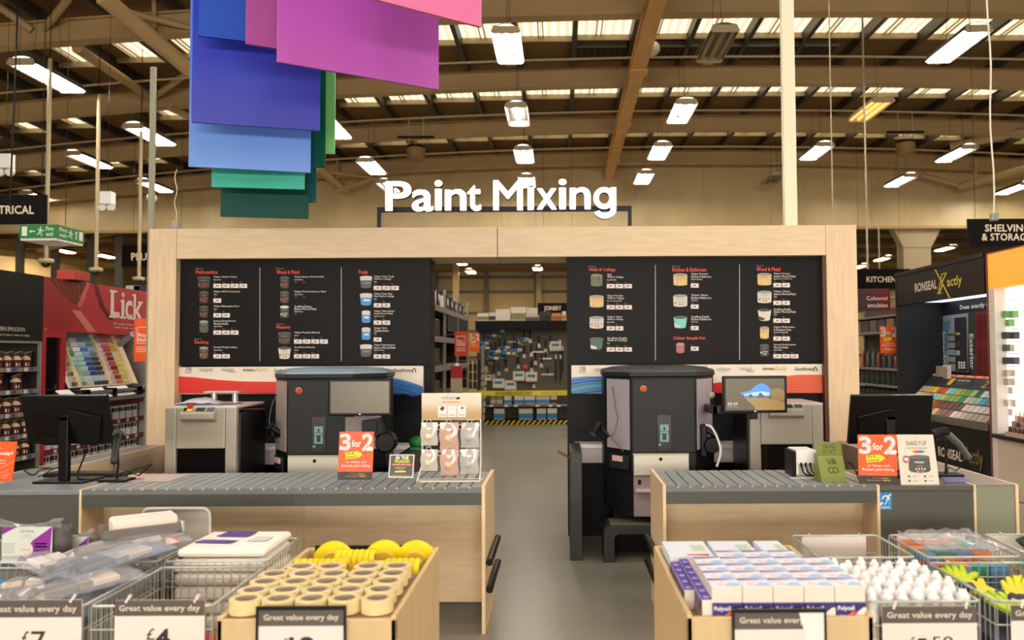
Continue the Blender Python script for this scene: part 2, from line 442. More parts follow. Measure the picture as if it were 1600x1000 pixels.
# the lamps the photograph shows: pixel of their near lower edge, depth, state, label
LAMPS = [
 (790, 52, 13.7, 'on', 'big bright strip lamp at top centre, right of the pink banner'),
 (806, 168, 17.5, 'one', 'strip lamp with a single lit side, second down the central row'),
 (817, 235, 21.3, 'on', 'lit strip lamp, third down the central row above the sign'),
 (822, 278, 24.9, 'on', 'lit strip lamp just above the letter M of the sign'),
 (1133, 50, 13.7, 'off', 'unlit strip lamp with grey tubes right of the tie beam'),
 (1073, 163, 17.4, 'two', 'lit strip lamp right of the tie beam, below the unlit one'),
 (1036, 229, 21.1, 'on', 'small lit strip lamp right of the tie beam, second lit from top'),
 (1010, 272, 24.4, 'on', 'smallest lit strip lamp right of the tie beam, lowest of its row'),
 (1530, 50, 13.6, 'on', 'large lit strip lamp in the top right corner'),
 (1381, 160, 17.2, 'dim', 'dim amber strip lamp on the right side of the roof'),
 (1290, 229, 20.9, 'two', 'lit strip lamp just right of the tall cream post'),
 (1219, 274, 24.5, 'off', 'small unlit strip lamp left of the tall cream post'),
 (1516, 233, 21.2, 'two', 'lit strip lamp right of the brown heater drum on the right'),
 (1424, 277, 24.6, 'two', 'lit strip lamp on the right, lowest before the bulkhead sheet'),
 (1606, 290, 25.5, 'on', 'lit strip lamp half cut by the right edge, above the shelving sign'),
 (32, 102, 13.7, 'on', 'large lit strip lamp in the top left corner'),
 (207, 201, 17.5, 'on', 'lit strip lamp half hidden by the slim grey post'),
 (112, 243, 20.6, 'two', 'lit strip lamp between the two left ceiling drop poles'),
 (222, 286, 24.6, 'on', 'small lit strip lamp left of the slim grey post, near the bulkhead'),
 (40, 304, 26.0, 'one', 'strip lamp with one lit tube above the electrical sign'),
 (598, 286, 24.8, 'one', 'lit strip lamp touching the start of the sign lettering'),
]
protos = {k: make_fitting('lit strip lamp', tm, ntube=nt) for k, tm, nt in (('on', tube_m, 3), ('two', tube_m, 2), ('one', tube_m, 1), ('dim', tube_dim, 3), ('off', tube_off, 3))}
used = set()
for px, py, Y, st, lab in LAMPS:
    p = at(px, py, Y); p = Vector((p.x, p.y + .75, p.z + .03))
    src = protos[st]
    if st in used: dup(src, p, label=lab)
    else:
        used.add(st); src.location = p; src['label'] = lab
# the same rows going on over the lens and beside it
for Y in (-7.4, -3.2, 1.0, 5.4, 9.8):
    for X in (-13, -9.2, -5.1, -.95, 2.75, 6.9, 10.7, 14.6):
        if X == -.95 and Y == 5.4: continue
        p = Vector((X, Y, 7.05 + zc(X)))
        dup(protos['on'], p, label='strip lamp of the hall roof over the shop floor', group='strip lamps over the shop floor')
for X in (-13, -9.2, -5.1, 14.6, 10.7):
    for Y in (14.4, 18.2, 22.0):
        if X in (14.6, ) or X == -5.1: dup(protos['on'], (X, Y, 7.0 + zc(X)), label='strip lamp of the hall roof over the shop floor', group='strip lamps over the shop floor')
# far bay lamps
far_p = make_fitting('x', tube_far, L=1.4, wire=.9, group='strip lamps of the far bay')
FARL = [(720, 411, 39, 'far strip lamp seen in the doorway, upper left one'), (735, 425, 44, 'far strip lamp seen in the doorway, lower left one'),
        (838, 407, 38, 'far strip lamp seen in the doorway, upper right one'), (840, 420, 43, 'far strip lamp seen in the doorway, lower right one'),
        (96, 378, 36, 'far strip lamp right below the green fire exit box'), (163, 395, 38, 'far strip lamp left of the hidden plumbing sign'),
        (1478, 374, 37, 'far strip lamp left of the shelving sign'), (1380, 405, 41, 'far strip lamp above the kitchen sign'), (1344, 417, 44, 'far strip lamp at the kiosk edge above the kitchen sign'),
        (1500, 404, 42, 'faint far strip lamp above the dark display header')]
for i, (px, py, Y, lab) in enumerate(FARL):
    p = at(px, py, Y); p.z = min(p.z, 6.35)
    if i == 0: far_p.location = p; far_p['label'] = lab
    else: dup(far_p, p, label=lab)

# ---------------------------------------------------------------- heaters, sirens, sensors hanging from the roof
heat = M('heater_tan', (150, 112, 66), .5)
def heater(px, py, Y, lab):
    p = at(px, py, Y)
    t = thing('heater_drum', lab, 'heater', p, group='round unit heaters')
    MB().lathe([(.2, -.2), (.25, -.16), (.25, .17), (.22, .2)], (0, 0, 0), heat, 20).make('drum', t, local=True)
    MB().lathe([(.26, .14), (.26, .2)], (0, 0, 0), black, 20).make('rim', t, local=True)
    m = MB()
    for a in (-.2, .2): m.tube([(a, 0, .2), (a, 0, 1.0)], .015, steel, 5)
    m.box(-.5, .5, -.03, .03, .42, .48, black)
    m.make('hanger', t, local=True)
heater(650, 240, 22, 'brown heater drum hanging left of the sign letters')
heater(1415, 232, 22, 'brown heater drum hanging on the right under the roof')
def horn(px, py, Y, lab, s=1):
    p = at(px, py, Y); t = thing('emergency_light', lab, 'light', p, group='twin spot emergency lights')
    MB().box(-.1 * s, .1 * s, -.08, .08, -.02, .2 * s, white).make('battery_box', t, local=True, bevel=.01)
    for a in (-.07, .08):
        MB().lathe([(.03 * s, .06), (.07 * s, 0), (.065 * s, -.04)], (a * s, 0, -.07 * s), M('spot_glass', (220, 214, 200), .2), 12, axis='Y').make('spot_head', t, local=True)
    MB().tube([(0, 0, .2 * s), (0, 0, 8.67 + zc(p.x) - p.z)], .004, black, 4).make('cable', t, local=True)
horn(168, 318, 14.0, 'white emergency light hanging before the bulkhead on the left')
horn(9, 262, 14.0, 'white emergency light cut by the left edge above the electrical sign', 1.15)
def drop_light(px, py, Y, h, lab, r=.035):
    p = at(px, py, Y); t = thing('drop_sensor', lab, 'sensor', p)
    MB().ball((0, 0, 0), r * 1.4, cream, sc=(1, 1, .9)).make('head', t, local=True)
    MB().tube([(0, 0, r), (0, 0, h)], r * .3, cream, 5).make('stem', t, local=True)
drop_light(237, 309, 20, .45, 'small white drop sensor by the slim grey post', .09)
drop_light(1018, 76, 17.2, .9, 'white ball hanging beside the tie beam', .13)
def cabled_box(px, py, Y, h, lab, cab=.012):
    p = at(px, py, Y); t = thing('cable_joint_box', lab, 'junction box', p)
    MB().box(-.035, .035, -.03, .03, -.04, .04, galv).make('box', t, local=True, bevel=.008)
    n = 12; MB().tube([(.012 * math.sin(i * 1.1), 0, .04 + h * i / n) for i in range(n + 1)], cab, cream, 5).make('cable', t, local=True)
cabled_box(1553, 339, 8.2, 2.6, 'grey joint box on a white cable above the shelving sign', .009)
cabled_box(274, 352, 7.75, .5, 'small grey joint box on top of the kiosk beam at left', .004)
# ceiling drop poles with dome cameras
def cam_pole(px, py0, py1, Y, r, lab):
    a, b = at(px, py0, Y), at(px, py1, Y)
    t = thing('camera_pole', lab, 'camera', (b.x, b.y, b.z), group='dome cameras on drop poles')
    MB().tube([(0, 0, .04), (0, 0, a.z - b.z)], r, pole_m, 8).tube([(0, 0, a.z - b.z), (0, 0, 8.67 + zc(b.x) - b.z)], .008, black, 4).make('pole', t, local=True)
    MB().lathe([(.02, .05), (.11, .04), (.13, 0), (.1, -.03)], (0, 0, 0), pole_m, 14).make('mount', t, local=True)
    MB().ball((0, 0, -.04), .075, M('dome_glass', (40, 36, 32), .1)).make('dome', t, local=True)
cam_pole(72, 92, 408, 14.0, .035, 'dome camera on the left drop pole, behind the electrical sign')
cam_pole(150, 148, 422, 15.5, .036, 'dome camera on the middle drop pole above the red header')
cam_pole(217, 205, 436, 17.0, .036, 'dome camera on the right drop pole beside the slim grey post')
# thin drop wires
for px, y0, y1, Y in ((1295, 0, 330, 9.0), (1352, 235, 420, 16), (1373, 357, 420, 22), (965, 300, 320, 9)):
    if px == 965: continue
    a, b = at(px, y0, Y), at(px, y1, Y)
    lab = {1295: 'thin cream cable right of the tall post', 1352: 'thin white rod above the kitchen sign, left one', 1373: 'thin white rod above the kitchen sign, right one'}[px]
    single('drop_cable', MB().tube([(a.x, Y, b.z), (a.x, Y, (8.67 + zc(a.x)) if Y < 20 else a.z + .3)], .008 if px == 1295 else .02, pole_m, 5), lab, 'cable')
a = at(15, 320, 11); b = at(30, 20, 11)
single('drop_cable', MB().tube([(a.x, 11, a.z), at(22, 170, 11), (b.x, 11, 8.67 + zc(b.x))], .012, black, 5), 'dark cable hanging down the far left side', 'cable')

# ---------------------------------------------------------------- hanging department signs
sign_black = M('sign_black', (16, 10, 8), .5, spec=.1)
sign_txt = M('sign_text', (232, 214, 186), .5)
def hang_sign(name, lab, px0, py0, px1, py1, Y, lines, wires, top=None, mat=None, tm=None):
    a, b = at(px0, py1, Y), at(px1, py0, Y); z0, z1 = a.z, b.z
    t = thing(name, lab, 'sign', ((a.x + b.x) / 2, Y, z0))
    MB().box(a.x, b.x, Y, Y + .03, z0, z1, mat or sign_black).make('panel', t)
    for s, x0, y0, x1, y1 in lines: MB().text_px(s, x0, y0, x1, y1, Y - .004, tm or sign_txt, bold=.02).make('lettering', t)
    w = MB(); zr = 8.66 if Y < 28 else 6.8
    for px in wires: x = AX(px, Y); w.tube([(x, Y + .015, z1 - .02), (x, Y + .015, zr + zc(x))], .004, black, 4)
    w.make('hanging_wire', t)
    return t
hang_sign('department_sign', 'black hanging sign for the electrical department, cut by the left edge', -105, 304, 73, 351, 13, [('ELECTRICAL', -38, 321, 53, 334.5)], (-80, 20, 60), 2.6)
hang_sign('department_sign', 'black hanging plumbing sign half hidden by the kiosk post', 190, 383, 300, 417, 20, [('PLUMBING', 205, 395, 276, 407)], (205, 280), 3.0)
hang_sign('department_sign', 'black hanging sign for shelving and storage, cut by the right edge', 1513, 341, 1700, 386, 12, [('SHELVING', 1539, 350.5, 1610, 362), ('& STORAGE', 1534, 364.5, 1611, 376)], (1530, 1680), 2.8)
hang_sign('department_sign', 'black hanging kitchen sign between the kiosk and the dark display', 1335, 420, 1422, 452, 22, [('KITCHEN', 1354, 432, 1400, 441)], (1345, 1410), 2.5)
hang_sign('department_sign', 'black joinery sign seen far through the doorway', 840, 473, 900, 492, 24, [('JOINERY', 850, 478, 877, 487)], (850, 895), 3.0)
# fire exit box sign
fg = M('exit_green', (22, 120, 52), .4, emit=.0); fw = M('exit_white', (225, 232, 215), .5)
Yf = 11.0
def man(m, O, U, V, mat):
    """running figure on a unit square"""
    O, U, V = Vector(O), Vector(U), Vector(V)
    P = lambda x, y: O + U * x + V * y
    pg = lambda pts: m.poly([P(*q) for q in pts], mat)
    pg([(.5 + .09 * math.cos(k * PI / 5), .88 + .1 * math.sin(k * PI / 5)) for k in range(10)])
    pg([(.30, .42), (.52, .40), (.66, .72), (.42, .76)])
    pg([(.42, .76), (.36, .66), (.12, .62), (.08, .70), (.30, .74)])
    pg([(.66, .72), (.60, .62), (.80, .48), (.95, .56), (.92, .64), (.80, .58)])
    pg([(.30, .42), (.44, .40), (.28, .18), (.02, .16), (.02, .25), (.22, .28)])
    pg([(.40, .42), (.54, .40), (.72, .28), (.66, .02), (.56, .02), (.60, .24)])
a, b = at(30, 371.5, Yf), at(90, 351, Yf); z0, z1 = AZ(372, Yf, 60), AZ(351, Yf, 60)
x0, x1 = a.x, b.x; yb = Yf + .62
t = thing('fire_exit_sign', 'green three-sided fire exit box sign below the electrical sign', 'sign', ((x0 + x1) / 2, Yf + .2, z0))
m = MB(); m.prism([(x0, Yf, z0), (x1, Yf, z0), (x1, yb, z0), (x0, yb, z0)], (0, 0, z1 - z0), fg); m.make('box', t)
MB().box(x0 + .01, x1 - .01, Yf + .01, yb - .01, z0 - .03, z0, white).make('diffuser', t)
H = z1 - z0; W = x1 - x0; yy = Yf - .005; D = yb - Yf
def fp(u, v): return Vector((x0 + W * u, yy, z0 + H * v))
def fs(u, v): return Vector((x1 + .005, Yf + D * u, z0 + H * v))
for nm, pts in (('door_symbol', [fp(.07, .17), fp(.21, .17), fp(.21, .86), fp(.07, .86)]), ('arrow_symbol', [fp(.26, .5), fp(.31, .64), fp(.31, .54), fp(.42, .54), fp(.42, .46), fp(.31, .46), fp(.31, .36)]),
                ('door_symbol', [fs(.79, .17), fs(.93, .17), fs(.93, .86), fs(.79, .86)]), ('arrow_symbol', [fs(.66, .2), fs(.70, .2), fs(.70, .7), fs(.73, .7), fs(.68, .84), fs(.63, .7), fs(.66, .7)])): MB().poly(pts, fw).make(nm, t)
m = MB(); man(m, fp(.46, .14), fp(.66, .14) - fp(.46, .14), fp(.46, .86) - fp(.46, .14), fw); m.make('running_figure', t)
m = MB(); man(m, fs(.37, .14), fs(.58, .14) - fs(.37, .14), fs(.37, .86) - fs(.37, .14), fw); m.make('running_figure', t)
for ff_, u, w_ in ((fp, (.70, .71), (W * .2, 0, 0)), (fs, (.06, .07), (0, D * .27, 0))):
    MB().text('Fire', ff_(u[0], .55), w_, (0, 0, H * .3), fw, .02).make('lettering', t); MB().text('exit', ff_(u[1], .15), Vector(w_) * .95, (0, 0, H * .28), fw, .02).make('lettering', t)
w = MB()
for px in (45, 84): x = AX(px, Yf); w.tube([(x, Yf + .2, z1), (x, Yf + .2, 8.67 + zc(x))], .004, black, 4)
w.make('hanging_wire', t)

# ---------------------------------------------------------------- the hanging fan of coloured banners
def banner(lab, col, xl, xr, yl, yr, Yl, top=1.9, col2=None, thick=.025):
    """xl,xr: left and right edge; yl,yr: lower corners; Yl depth of the left edge"""
    A = at(xl, yl, Yl)
    d = CAM_R @ Vector(((xr - CX) / F_PX, (CY - yr) / F_PX, -1.0)); B = CAM + d * ((A.z - CAM.z) / d.z)
    L = Vector((B.x - A.x, B.y - A.y, 0)); ang = math.atan2(L.y, L.x)
    t = thing('hanging_banner', lab, 'banner', (A.x, A.y, A.z), ang, group='coloured banners over the paint desk')
    mat = gradient_mat('banner_' + lab.split()[0] + '_' + lab.split()[1], [col2 or col, col], 'Z', 0, .8, .55)
    mat.node_tree.nodes['Principled BSDF'].inputs['Specular IOR Level'].default_value = .25
    MB().box(0, L.length, 0, thick, 0, top, mat).make('panel', t, local=True)
    w = MB()
    for f in (.12, .88): w.tube([(L.length * f, thick / 2, top - .02), (L.length * f, thick / 2, 8.3 - A.z)], .004, galv, 4)
    w.make('hanging_wire', t, local=True)
    return t
banner('rose pink banner at the top right of the hanging fan', (226, 116, 166), 560, 752.5, -8, 42, 4.75)
banner('bright magenta banner, largest in front of the hanging fan', (164, 66, 184), 433.5, 685.5, 96, 140, 5.25, col2=(184, 90, 182))
banner('dusky mauve banner left of the magenta one', (170, 80, 152), 384, 480, 68, 83, 5.5)
banner('mid blue banner at the top left of the hanging fan', (30, 80, 190), 310, 420, 55.5, 68, 5.8)
banner('indigo blue banner, the large one in the middle of the fan', (40, 56, 196), 299, 500, 190.5, 204, 6.05, col2=(74, 80, 184))
banner('periwinkle blue banner below the indigo one', (86, 142, 238), 294.5, 485, 260, 269.5, 6.35, col2=(124, 166, 240))
banner('aqua green banner below the periwinkle one', (44, 176, 152), 330.5, 475.5, 292, 296, 6.6, col2=(70, 190, 164))
banner('dark teal banner, lowest of the hanging fan', (4, 70, 62), 344.5, 482, 338, 341.5, 6.85)
banner('petrol blue banner seen as a narrow strip beside the dark teal one', (0, 92, 100), 400, 494, 314, 316.5, 7.0)
banner('emerald green banner seen as a narrow strip beside the indigo one', (0, 108, 76), 420, 508, 259, 262, 7.15)
banner('pale green banner, rightmost narrow strip of the fan', (160, 246, 150), 440, 523, 238, 240, 7.25)
# ---------------------------------------------------------------- the kiosk frame
YP, YBD = 7.53, 7.62                       # frame front, board plane
xo0, xi0 = AX(232, YP, 450), AX(274.5, YP, 450)
xi1, xo1 = AX(1292, YP, 450), AX(1340, YP, 450)
ztop, zbm = AZ(354.5, YP), AZ(401.5, YP)
xseam = AX(777, YP, 380)
k = thing('kiosk_frame', 'large birch portal frame around the paint mixing desk', 'frame', ((xo0 + xo1) / 2, YP, 0))
MB().box(xo0, xi0, YP, YP + .55, 0, ztop, birch_v).make('post', k, bevel=.004)
MB().box(xi1, xo1, YP, YP + .55, 0, ztop, birch_v).make('post', k, bevel=.004)
MB().box(xi0 + .002, xseam - .003, YP + .001, YP + .55, zbm, ztop, birch).make('beam', k, bevel=.004)
MB().box(xseam + .003, xi1 - .002, YP + .001, YP + .55, zbm, ztop, birch).make('beam', k, bevel=.004)
m = MB(); m.box(xi1 - .03, xi1 - .001, YP + .02, YP + .3, 0, zbm, M('inner_trim', (92, 50, 34), .5))
m.make('inner_trim', k)
bl0, bl1 = AX(280, YBD, 500), AX(672, YBD, 500)
br0, br1 = AX(886, YBD, 500), AX(1289, YBD, 500)
MB().box(xi0, bl1, YBD + .06, YBD + .3, 0, zbm, black).make('back_panel', k)
MB().box(br0, xi1 - .03, YBD + .06, YBD + .3, 0, zbm, black).make('back_panel', k)

# ---------------------------------------------------------------- menu boards
YT = YBD - .004
can_mats = {
 'tub': (M('can_black', (44, 40, 36), .4), M('can_lid_dark', (74, 72, 62), .4), M('can_dots', (190, 74, 50), .4)),
 'tall': (M('can_black', (44, 40, 36), .4), M('can_lid_dark', (74, 72, 62), .4), M('can_dots', (190, 74, 50), .4)),
 'green': (M('can_greenish', (70, 84, 78), .4), M('can_lid_light', (150, 150, 140), .4), M('can_greendot', (96, 110, 84), .4)),
 'deck': (M('can_brown', (84, 66, 48), .4), M('can_lid_light', (150, 150, 140), .4), M('can_orangedot', (190, 130, 70), .4)),
 'whitelabel': (M('can_dark2', (52, 48, 46), .4), M('can_whiteband', (210, 205, 196), .4), M('can_whiteband', (210, 205, 196), .4)),
 'whitetub': (M('can_white', (214, 206, 186), .4), M('can_lid_dark', (74, 72, 62), .4), M('can_greydot', (120, 116, 110), .4)),
 'trade': (M('can_grey', (70, 72, 72), .4), M('can_whiteband', (210, 205, 196), .4), M('can_greydot', (120, 116, 110), .4)),
 'blue': (M('can_blue', (54, 140, 206), .4), M('can_whiteband', (210, 205, 196), .4), M('can_palelabel', (200, 220, 230), .4)),
 'bluetall': (M('can_blue', (54, 140, 206), .4), M('can_whiteband', (210, 205, 196), .4), M('can_palelabel', (200, 220, 230), .4)),
 'olive': (M('can_olive', (112, 108, 66), .4), M('can_lid_olive', (130, 126, 90), .4), M('can_oliveprint', (40, 38, 24), .4)),
 'gold': (M('can_gold', (216, 178, 104), .4), M('can_lid_light', (150, 150, 140), .4), M('can_palegold', (240, 214, 160), .4)),
 'silver': (M('can_silver', (206, 202, 188), .4), M('can_lid_light', (150, 150, 140), .4), M('can_dots', (190, 74, 50), .4)),
 'teal': (M('can_teal', (50, 86, 82), .4), M('can_lid_dark', (74, 72, 62), .4), M('can_white', (214, 206, 186), .4)),
 'aqua': (M('can_aqua', (120, 204, 196), .4), M('can_teal', (50, 86, 82), .4), M('can_white', (214, 206, 186), .4)),
 'whitecut': (M('can_white', (214, 206, 186), .4), M('can_dark2', (52, 48, 46), .4), M('can_dark2', (52, 48, 46), .4)),
 'goldtall': (M('can_gold', (216, 178, 104), .4), M('can_lid_light', (150, 150, 140), .4), M('can_palegold', (240, 214, 160), .4)),
 'swirl': (M('can_dark2', (52, 48, 46), .4), M('can_lid_dark', (74, 72, 62), .4), M('can_whiteband', (210, 205, 196), .4)),
 'pot': (M('can_potred', (206, 82, 60), .4), M('can_lid_light', (150, 150, 140), .4), M('can_potblue', (110, 130, 190), .4)),
}
def can_picture(m, kind, x, y, h=20):
    a, b, c = can_mats[kind]
    w = {'tub': 21, 'whitetub': 20, 'trade': 20, 'blue': 20, 'gold': 22, 'silver': 22, 'teal': 21, 'aqua': 21, 'whitecut': 21, 'olive': 18, 'pot': 13}.get(kind, 14)
    if kind == 'pot': h = 17
    cx = x + 11.5; taper = 2.2 if kind in ('tub', 'whitetub', 'trade', 'blue', 'teal', 'aqua', 'whitecut') else .3
    P = lambda px, py, d=0: at(px, py, YT - d)
    n = 8
    low = [P(cx + (w / 2 - taper) * math.cos(t), y + h - 2 + 2 * math.sin(t)) for t in [PI * i / n for i in range(n + 1)]]
    m.poly([P(cx - w / 2, y + 3), *reversed(low), P(cx + w / 2, y + 3)], a)
    m.poly([P(cx + w / 2 * math.cos(2 * PI * i / 16), y + 2.8 + 2.4 * math.sin(2 * PI * i / 16), .0015) for i in range(16)], b)
    if kind in ('teal', 'aqua', 'whitecut'):
        m.poly([P(cx - w / 2 + 1, y + h * .62, .001), P(cx - w / 2 + 1.6, y + h - 1.5, .001), P(cx, y + h - 1, .001), P(cx, y + h * .78, .001)], c)
    elif kind == 'olive':
        m.text_px('V&', cx - 7, y + 4, cx + 7, y + 11, YT - .002, c, 0); m.text_px('CO', cx - 7, y + 12, cx + 7, y + 18.5, YT - .002, c, 0)
    elif kind in ('blue', 'bluetall', 'trade'):
        m.poly([P(cx - w * .45, y + 4.5, .001), P(cx + w * .45, y + 4.5, .001), P(cx + w * .43, y + 7.6, .001), P(cx - w * .43, y + 7.6, .001)], b)
        m.poly([P(cx - w * .22, y + h * .5, .001), P(cx + w * .3, y + h * .5, .001), P(cx + w * .3, y + h * .66, .001), P(cx - w * .22, y + h * .66, .001)], c)
    else:
        for i, (dx, dy, r) in enumerate(((-.34, .7, 1.6), (-.1, .62, 1.0), (.1, .62, 1.0), (.28, .64, 1.0), (-.05, .8, 1.2), (.12, .8, 1.2))):
            m.poly([P(cx + w * dx + r * math.cos(q * PI / 3), y + h * dy + r * math.sin(q * PI / 3), .0012) for q in range(6)], c)
        m.text_px('valspar', cx - w * .28, y + h * .30, cx + w * .28, y + h * .44, YT - .002, grey_txt, 0, 1)
HEADCOL = M('heading_red', (232, 74, 48), .45)
LEFT = [
 (306, [(418.3, 'Exterior', 'Multi-surface', 34)], [
  (431, 'tub', ['Valspar Garden Colours'], 'Fixed sheen', 4, 4, 36), (454, 'tall', ['Valspar uPVC & Composite'], 'Satin', 1, 1, 41),
  (477, 'tall', ['Valspar Multi-surface Floor'], 'Satin', 2, 2, 40), (500, 'green', ['Ronseal Xactly Exterior', 'Wood & Varnish'], 'Stain & Paint', 3, 3, 35),
  (541, 'deck', ['Ronseal Xactly Decking'], 'Stain & Paint', 2, 2, 36)], 28),
 (432, [(418.3, 'Exterior', 'Wood & Metal', 36), (505, 'Exterior', 'Masonry', 22)], [
  (431, 'tall', ['Valspar Exterior Wood & Metal'], 'Satin & Gloss', 2, 0, 46), (454, 'tall', ['Valspar Premium Direct to Metal'], 'Satin & Gloss', 2, 0, 49),
  (477, 'whitelabel', ['GoodHome Extreme', 'Exterior Wood & Metal'], 'Satin & Gloss', 1, 0, 34), (518, 'tub', ['Valspar Premium Masonry'], 'Smooth', 4, 4, 40),
  (541, 'whitetub', ['GoodHome Masonry'], 'Smooth', 3, 3, 32)], 28),
 (559.5, [(418.3, '', 'Trade', 15)], [
  (430.5, 'trade', ['Valspar Trade Tough', 'Walls & Ceilings'], 'Matt', 3, 3, 31), (457.5, 'blue', ['Valspar Trade Vinyl', 'Matt Walls & Ceilings'], 'Matt', 2, 2, 31),
  (484.5, 'bluetall', ['Valspar Trade Interior', 'Acrylic Wood & Metal'], 'Eggshell & Satin', 2, 2, 32), (511, 'bluetall', ['Valspar Trade', 'Tintable Primer'], 'Matt', 1, 1, 23),
  (537.5, 'trade', ['Valspar Trade Exterior', 'Direct to Wood & Metal'], 'Eggshell & Satin', 2, 2, 33)], 25)]
RIGHT = [
 (919.7, [(415, 'Interior', 'Walls & Ceilings', 42)], [
  (427.5, 'olive', ['V&CO', 'Walls & Ceilings'], 'Dead Flat Matt', 3, 3, 25), (460.5, 'gold', ['Valspar Premium', 'Walls & Ceilings'], 'Matt, Mid Sheen & Silk', 3, 3, 26),
  (493.5, 'silver', ['Valspar Classic', 'Walls & Ceilings'], 'Matt & Silk', 2, 2, 25), (526.5, 'teal', ['GoodHome Durable', 'Walls & Ceilings'], 'Matt', 3, 3, 31)], 29),
 (1050.5, [(414.5, 'Interior', 'Kitchen & Bathroom', 53), (522, '', 'Colour Sample Pot', 50)], [
  (426.5, 'gold', ['Valspar Premium', 'Kitchen & Bathroom'], 'Matt & Soft Sheen', 1, 1, 31), (459.5, 'silver', ['Valspar Classic', 'Kitchen & Bathroom'], 'Soft Sheen', 1, 1, 31),
  (493, 'aqua', ['GoodHome Durable', 'Kitchen & Bathroom'], 'Soft Sheen', 1, 1, 31), (535, 'pot', [], '', 1, 1, 0)], 29.5),
 (1182, [(413.8, 'Interior', 'Wood & Metal', 37)], [
  (426, 'gold', ['Valspar Premium', 'Interior Wood & Metal'], 'Eggshell, Satin & High Gloss', 2, 2, 34), (453.7, 'silver', ['Valspar Classic', 'Interior Wood & Metal'], 'Satin', 2, 2, 34),
  (481.5, 'whitecut', ['GoodHome Durable', 'Interior Wood & Metal'], 'Satin', 2, 2, 34), (509.5, 'goldtall', ['Valspar Multi-surface', '& Furniture Paint'], 'Dead Flat Matt & Satin', 2, 2, 33),
  (537, 'swirl', ['Ronseal Xactly Interior', 'Wood & Varnish'], 'Stain & Paint', 3, 3, 35)], 27)]
tagm = M('price_tag', (236, 222, 214), .5); tagp = M('price_ink', (110, 84, 80), .5)
def board(lab, px0, px1, py0, py1, cols, divs, drop):
    a, b = at(px0, py1, YBD), at(px1, py0, YBD)
    t = thing('menu_board', lab, 'board', ((a.x + b.x) / 2, YBD, a.z))
    MB().box(a.x, b.x, YBD, YBD + .055, a.z, b.z + .03, board_black).make('panel', t)
    m = MB()
    for d, ya, yb in divs: m.rect_px(d - .6, ya, d + .6, yb, YT, M('divider', (170, 164, 156), .35))
    m.make('divider', t)
    for x0, heads, ents, tx in cols:
        hs = list(heads)
        if x0 == 306: hs.append((528.5, 'Exterior', 'Decking', 22))
        for hy, small, big, w in hs:
            off = {306: -2 if big == 'Decking' else 0}.get(x0, 0) + (1.5 if 'Sample' in big else 0)
            head, txt = MB(), MB()
            if small: txt.text_px(small, x0 + off, hy, x0 + off + 12, hy + 2.6, YT, grey_txt, .0, 1)
            head.text_px(big, x0 + off, hy + 3.6, x0 + off + w, hy + 10, YT, HEADCOL, .03, 2); head.make('heading', t)
            if small: txt.make('heading_line', t)
        for y0, kind, lines, sub, ns, nb, w in ents:
            pics = MB(); txt = MB(); can_picture(pics, kind, x0 + 1, y0); pics.make('product_picture', t)
            yy = y0; X = x0 + tx
            for i, s in enumerate(lines):
                ww = w * (len(s) / max(len(q) for q in lines)) ** .9
                txt.text_px(s, X, yy, X + ww, yy + 3.6, YT, M('menu_white', (226, 220, 214), .5), .016, 1); yy += 3.9
            if sub: txt.text_px(sub, X, yy + .8, X + 1.02 * len(sub), yy + 3.2, YT, M('menu_white', (226, 220, 214), .5), .01, 1); yy += 4.2
            if kind == 'pot': yy = y0 + 2.2
            for i in range(ns): txt.text_px(('1L', '2.5L', '5L', '10L')[(i + (0 if ns > 2 else 1)) % 4], X + 13.4 * i, yy + 1, X + 13.4 * i + 4, yy + 2.8, YT, grey_txt, 0, 1)
            txt.make('product_text', t); yb = yy + 4.3
            for i in range(nb):
                xx = X - .6 + 13.5 * i
                q = MB().rect_px(xx, yb, xx + 12.2, yb + 6.6, YT, tagm)
                q.rect_px(xx + 4.2, yb + 2.2, xx + 8.2, yb + 4.0, YT - .0012, tagp); q.rect_px(xx + 1, yb + 5, xx + 4, yb + 5.8, YT - .0012, tagp)
                q.make('price_tag', t)
    return t
board('left black paint menu board, exterior and trade columns', 280, 672, 404, 571, LEFT, ((406, 418, 564), (533.3, 417.5, 564.5)), 0)
board('right black paint menu board, interior columns', 886, 1289, 401, 569, RIGHT, ((1024, 414, 563), (1155.5, 413, 562.5)), 0)

# ---------------------------------------------------------------- brand strips under the boards
strip_cream = M('strip_cream', (240, 226, 206), .4)
def strip(lab, px0, px1, py0, py1, waves, logos):
    a, b = at(px0, py1, YBD), at(px1, py0, YBD)
    t = thing('brand_strip', lab, 'panel', ((a.x + b.x) / 2, YBD, a.z))
    MB().box(a.x, b.x, YBD, YBD + .055, a.z, b.z - .004, strip_cream).make('panel', t)
    for nm, polys in waves:
        m = MB()
        for pts, mat, dd in polys: m.poly([at(x, y, YT - dd) for x, y in pts], mat)
        m.make(nm, t)
    m = MB()
    for s, x0, y0, x1, y1, mat, bd in logos: m.text_px(s, x0, y0, x1, y1, YT - .003, mat, bd)
    house = [(0, 0), (0, .55), (.5, 1), (1, .55), (1, 0), (.8, 0), (.8, .45), (.5, .75), (.2, .45), (.2, 0)]
    for hx in ([644] if px0 < 500 else [1271]):
        m.poly([at(hx + 6 * u, (582 if px0 < 500 else 580) - 7.5 * v, YT - .003) for u, v in house], black)
    m.make('brand_lettering', t)
    return t
ink = M('logo_ink', (60, 54, 50), .5); gold_t = M('logo_gold', (200, 178, 84), .5); blue_t = M('logo_blue', (90, 140, 180), .5)
redw = M('wave_red', (224, 46, 30), .4); redw2 = M('wave_red_stripe', (206, 36, 24), .4)
oran = M('wave_orange', (226, 92, 44), .4); oran2 = M('wave_orange_stripe', (204, 70, 34), .4)
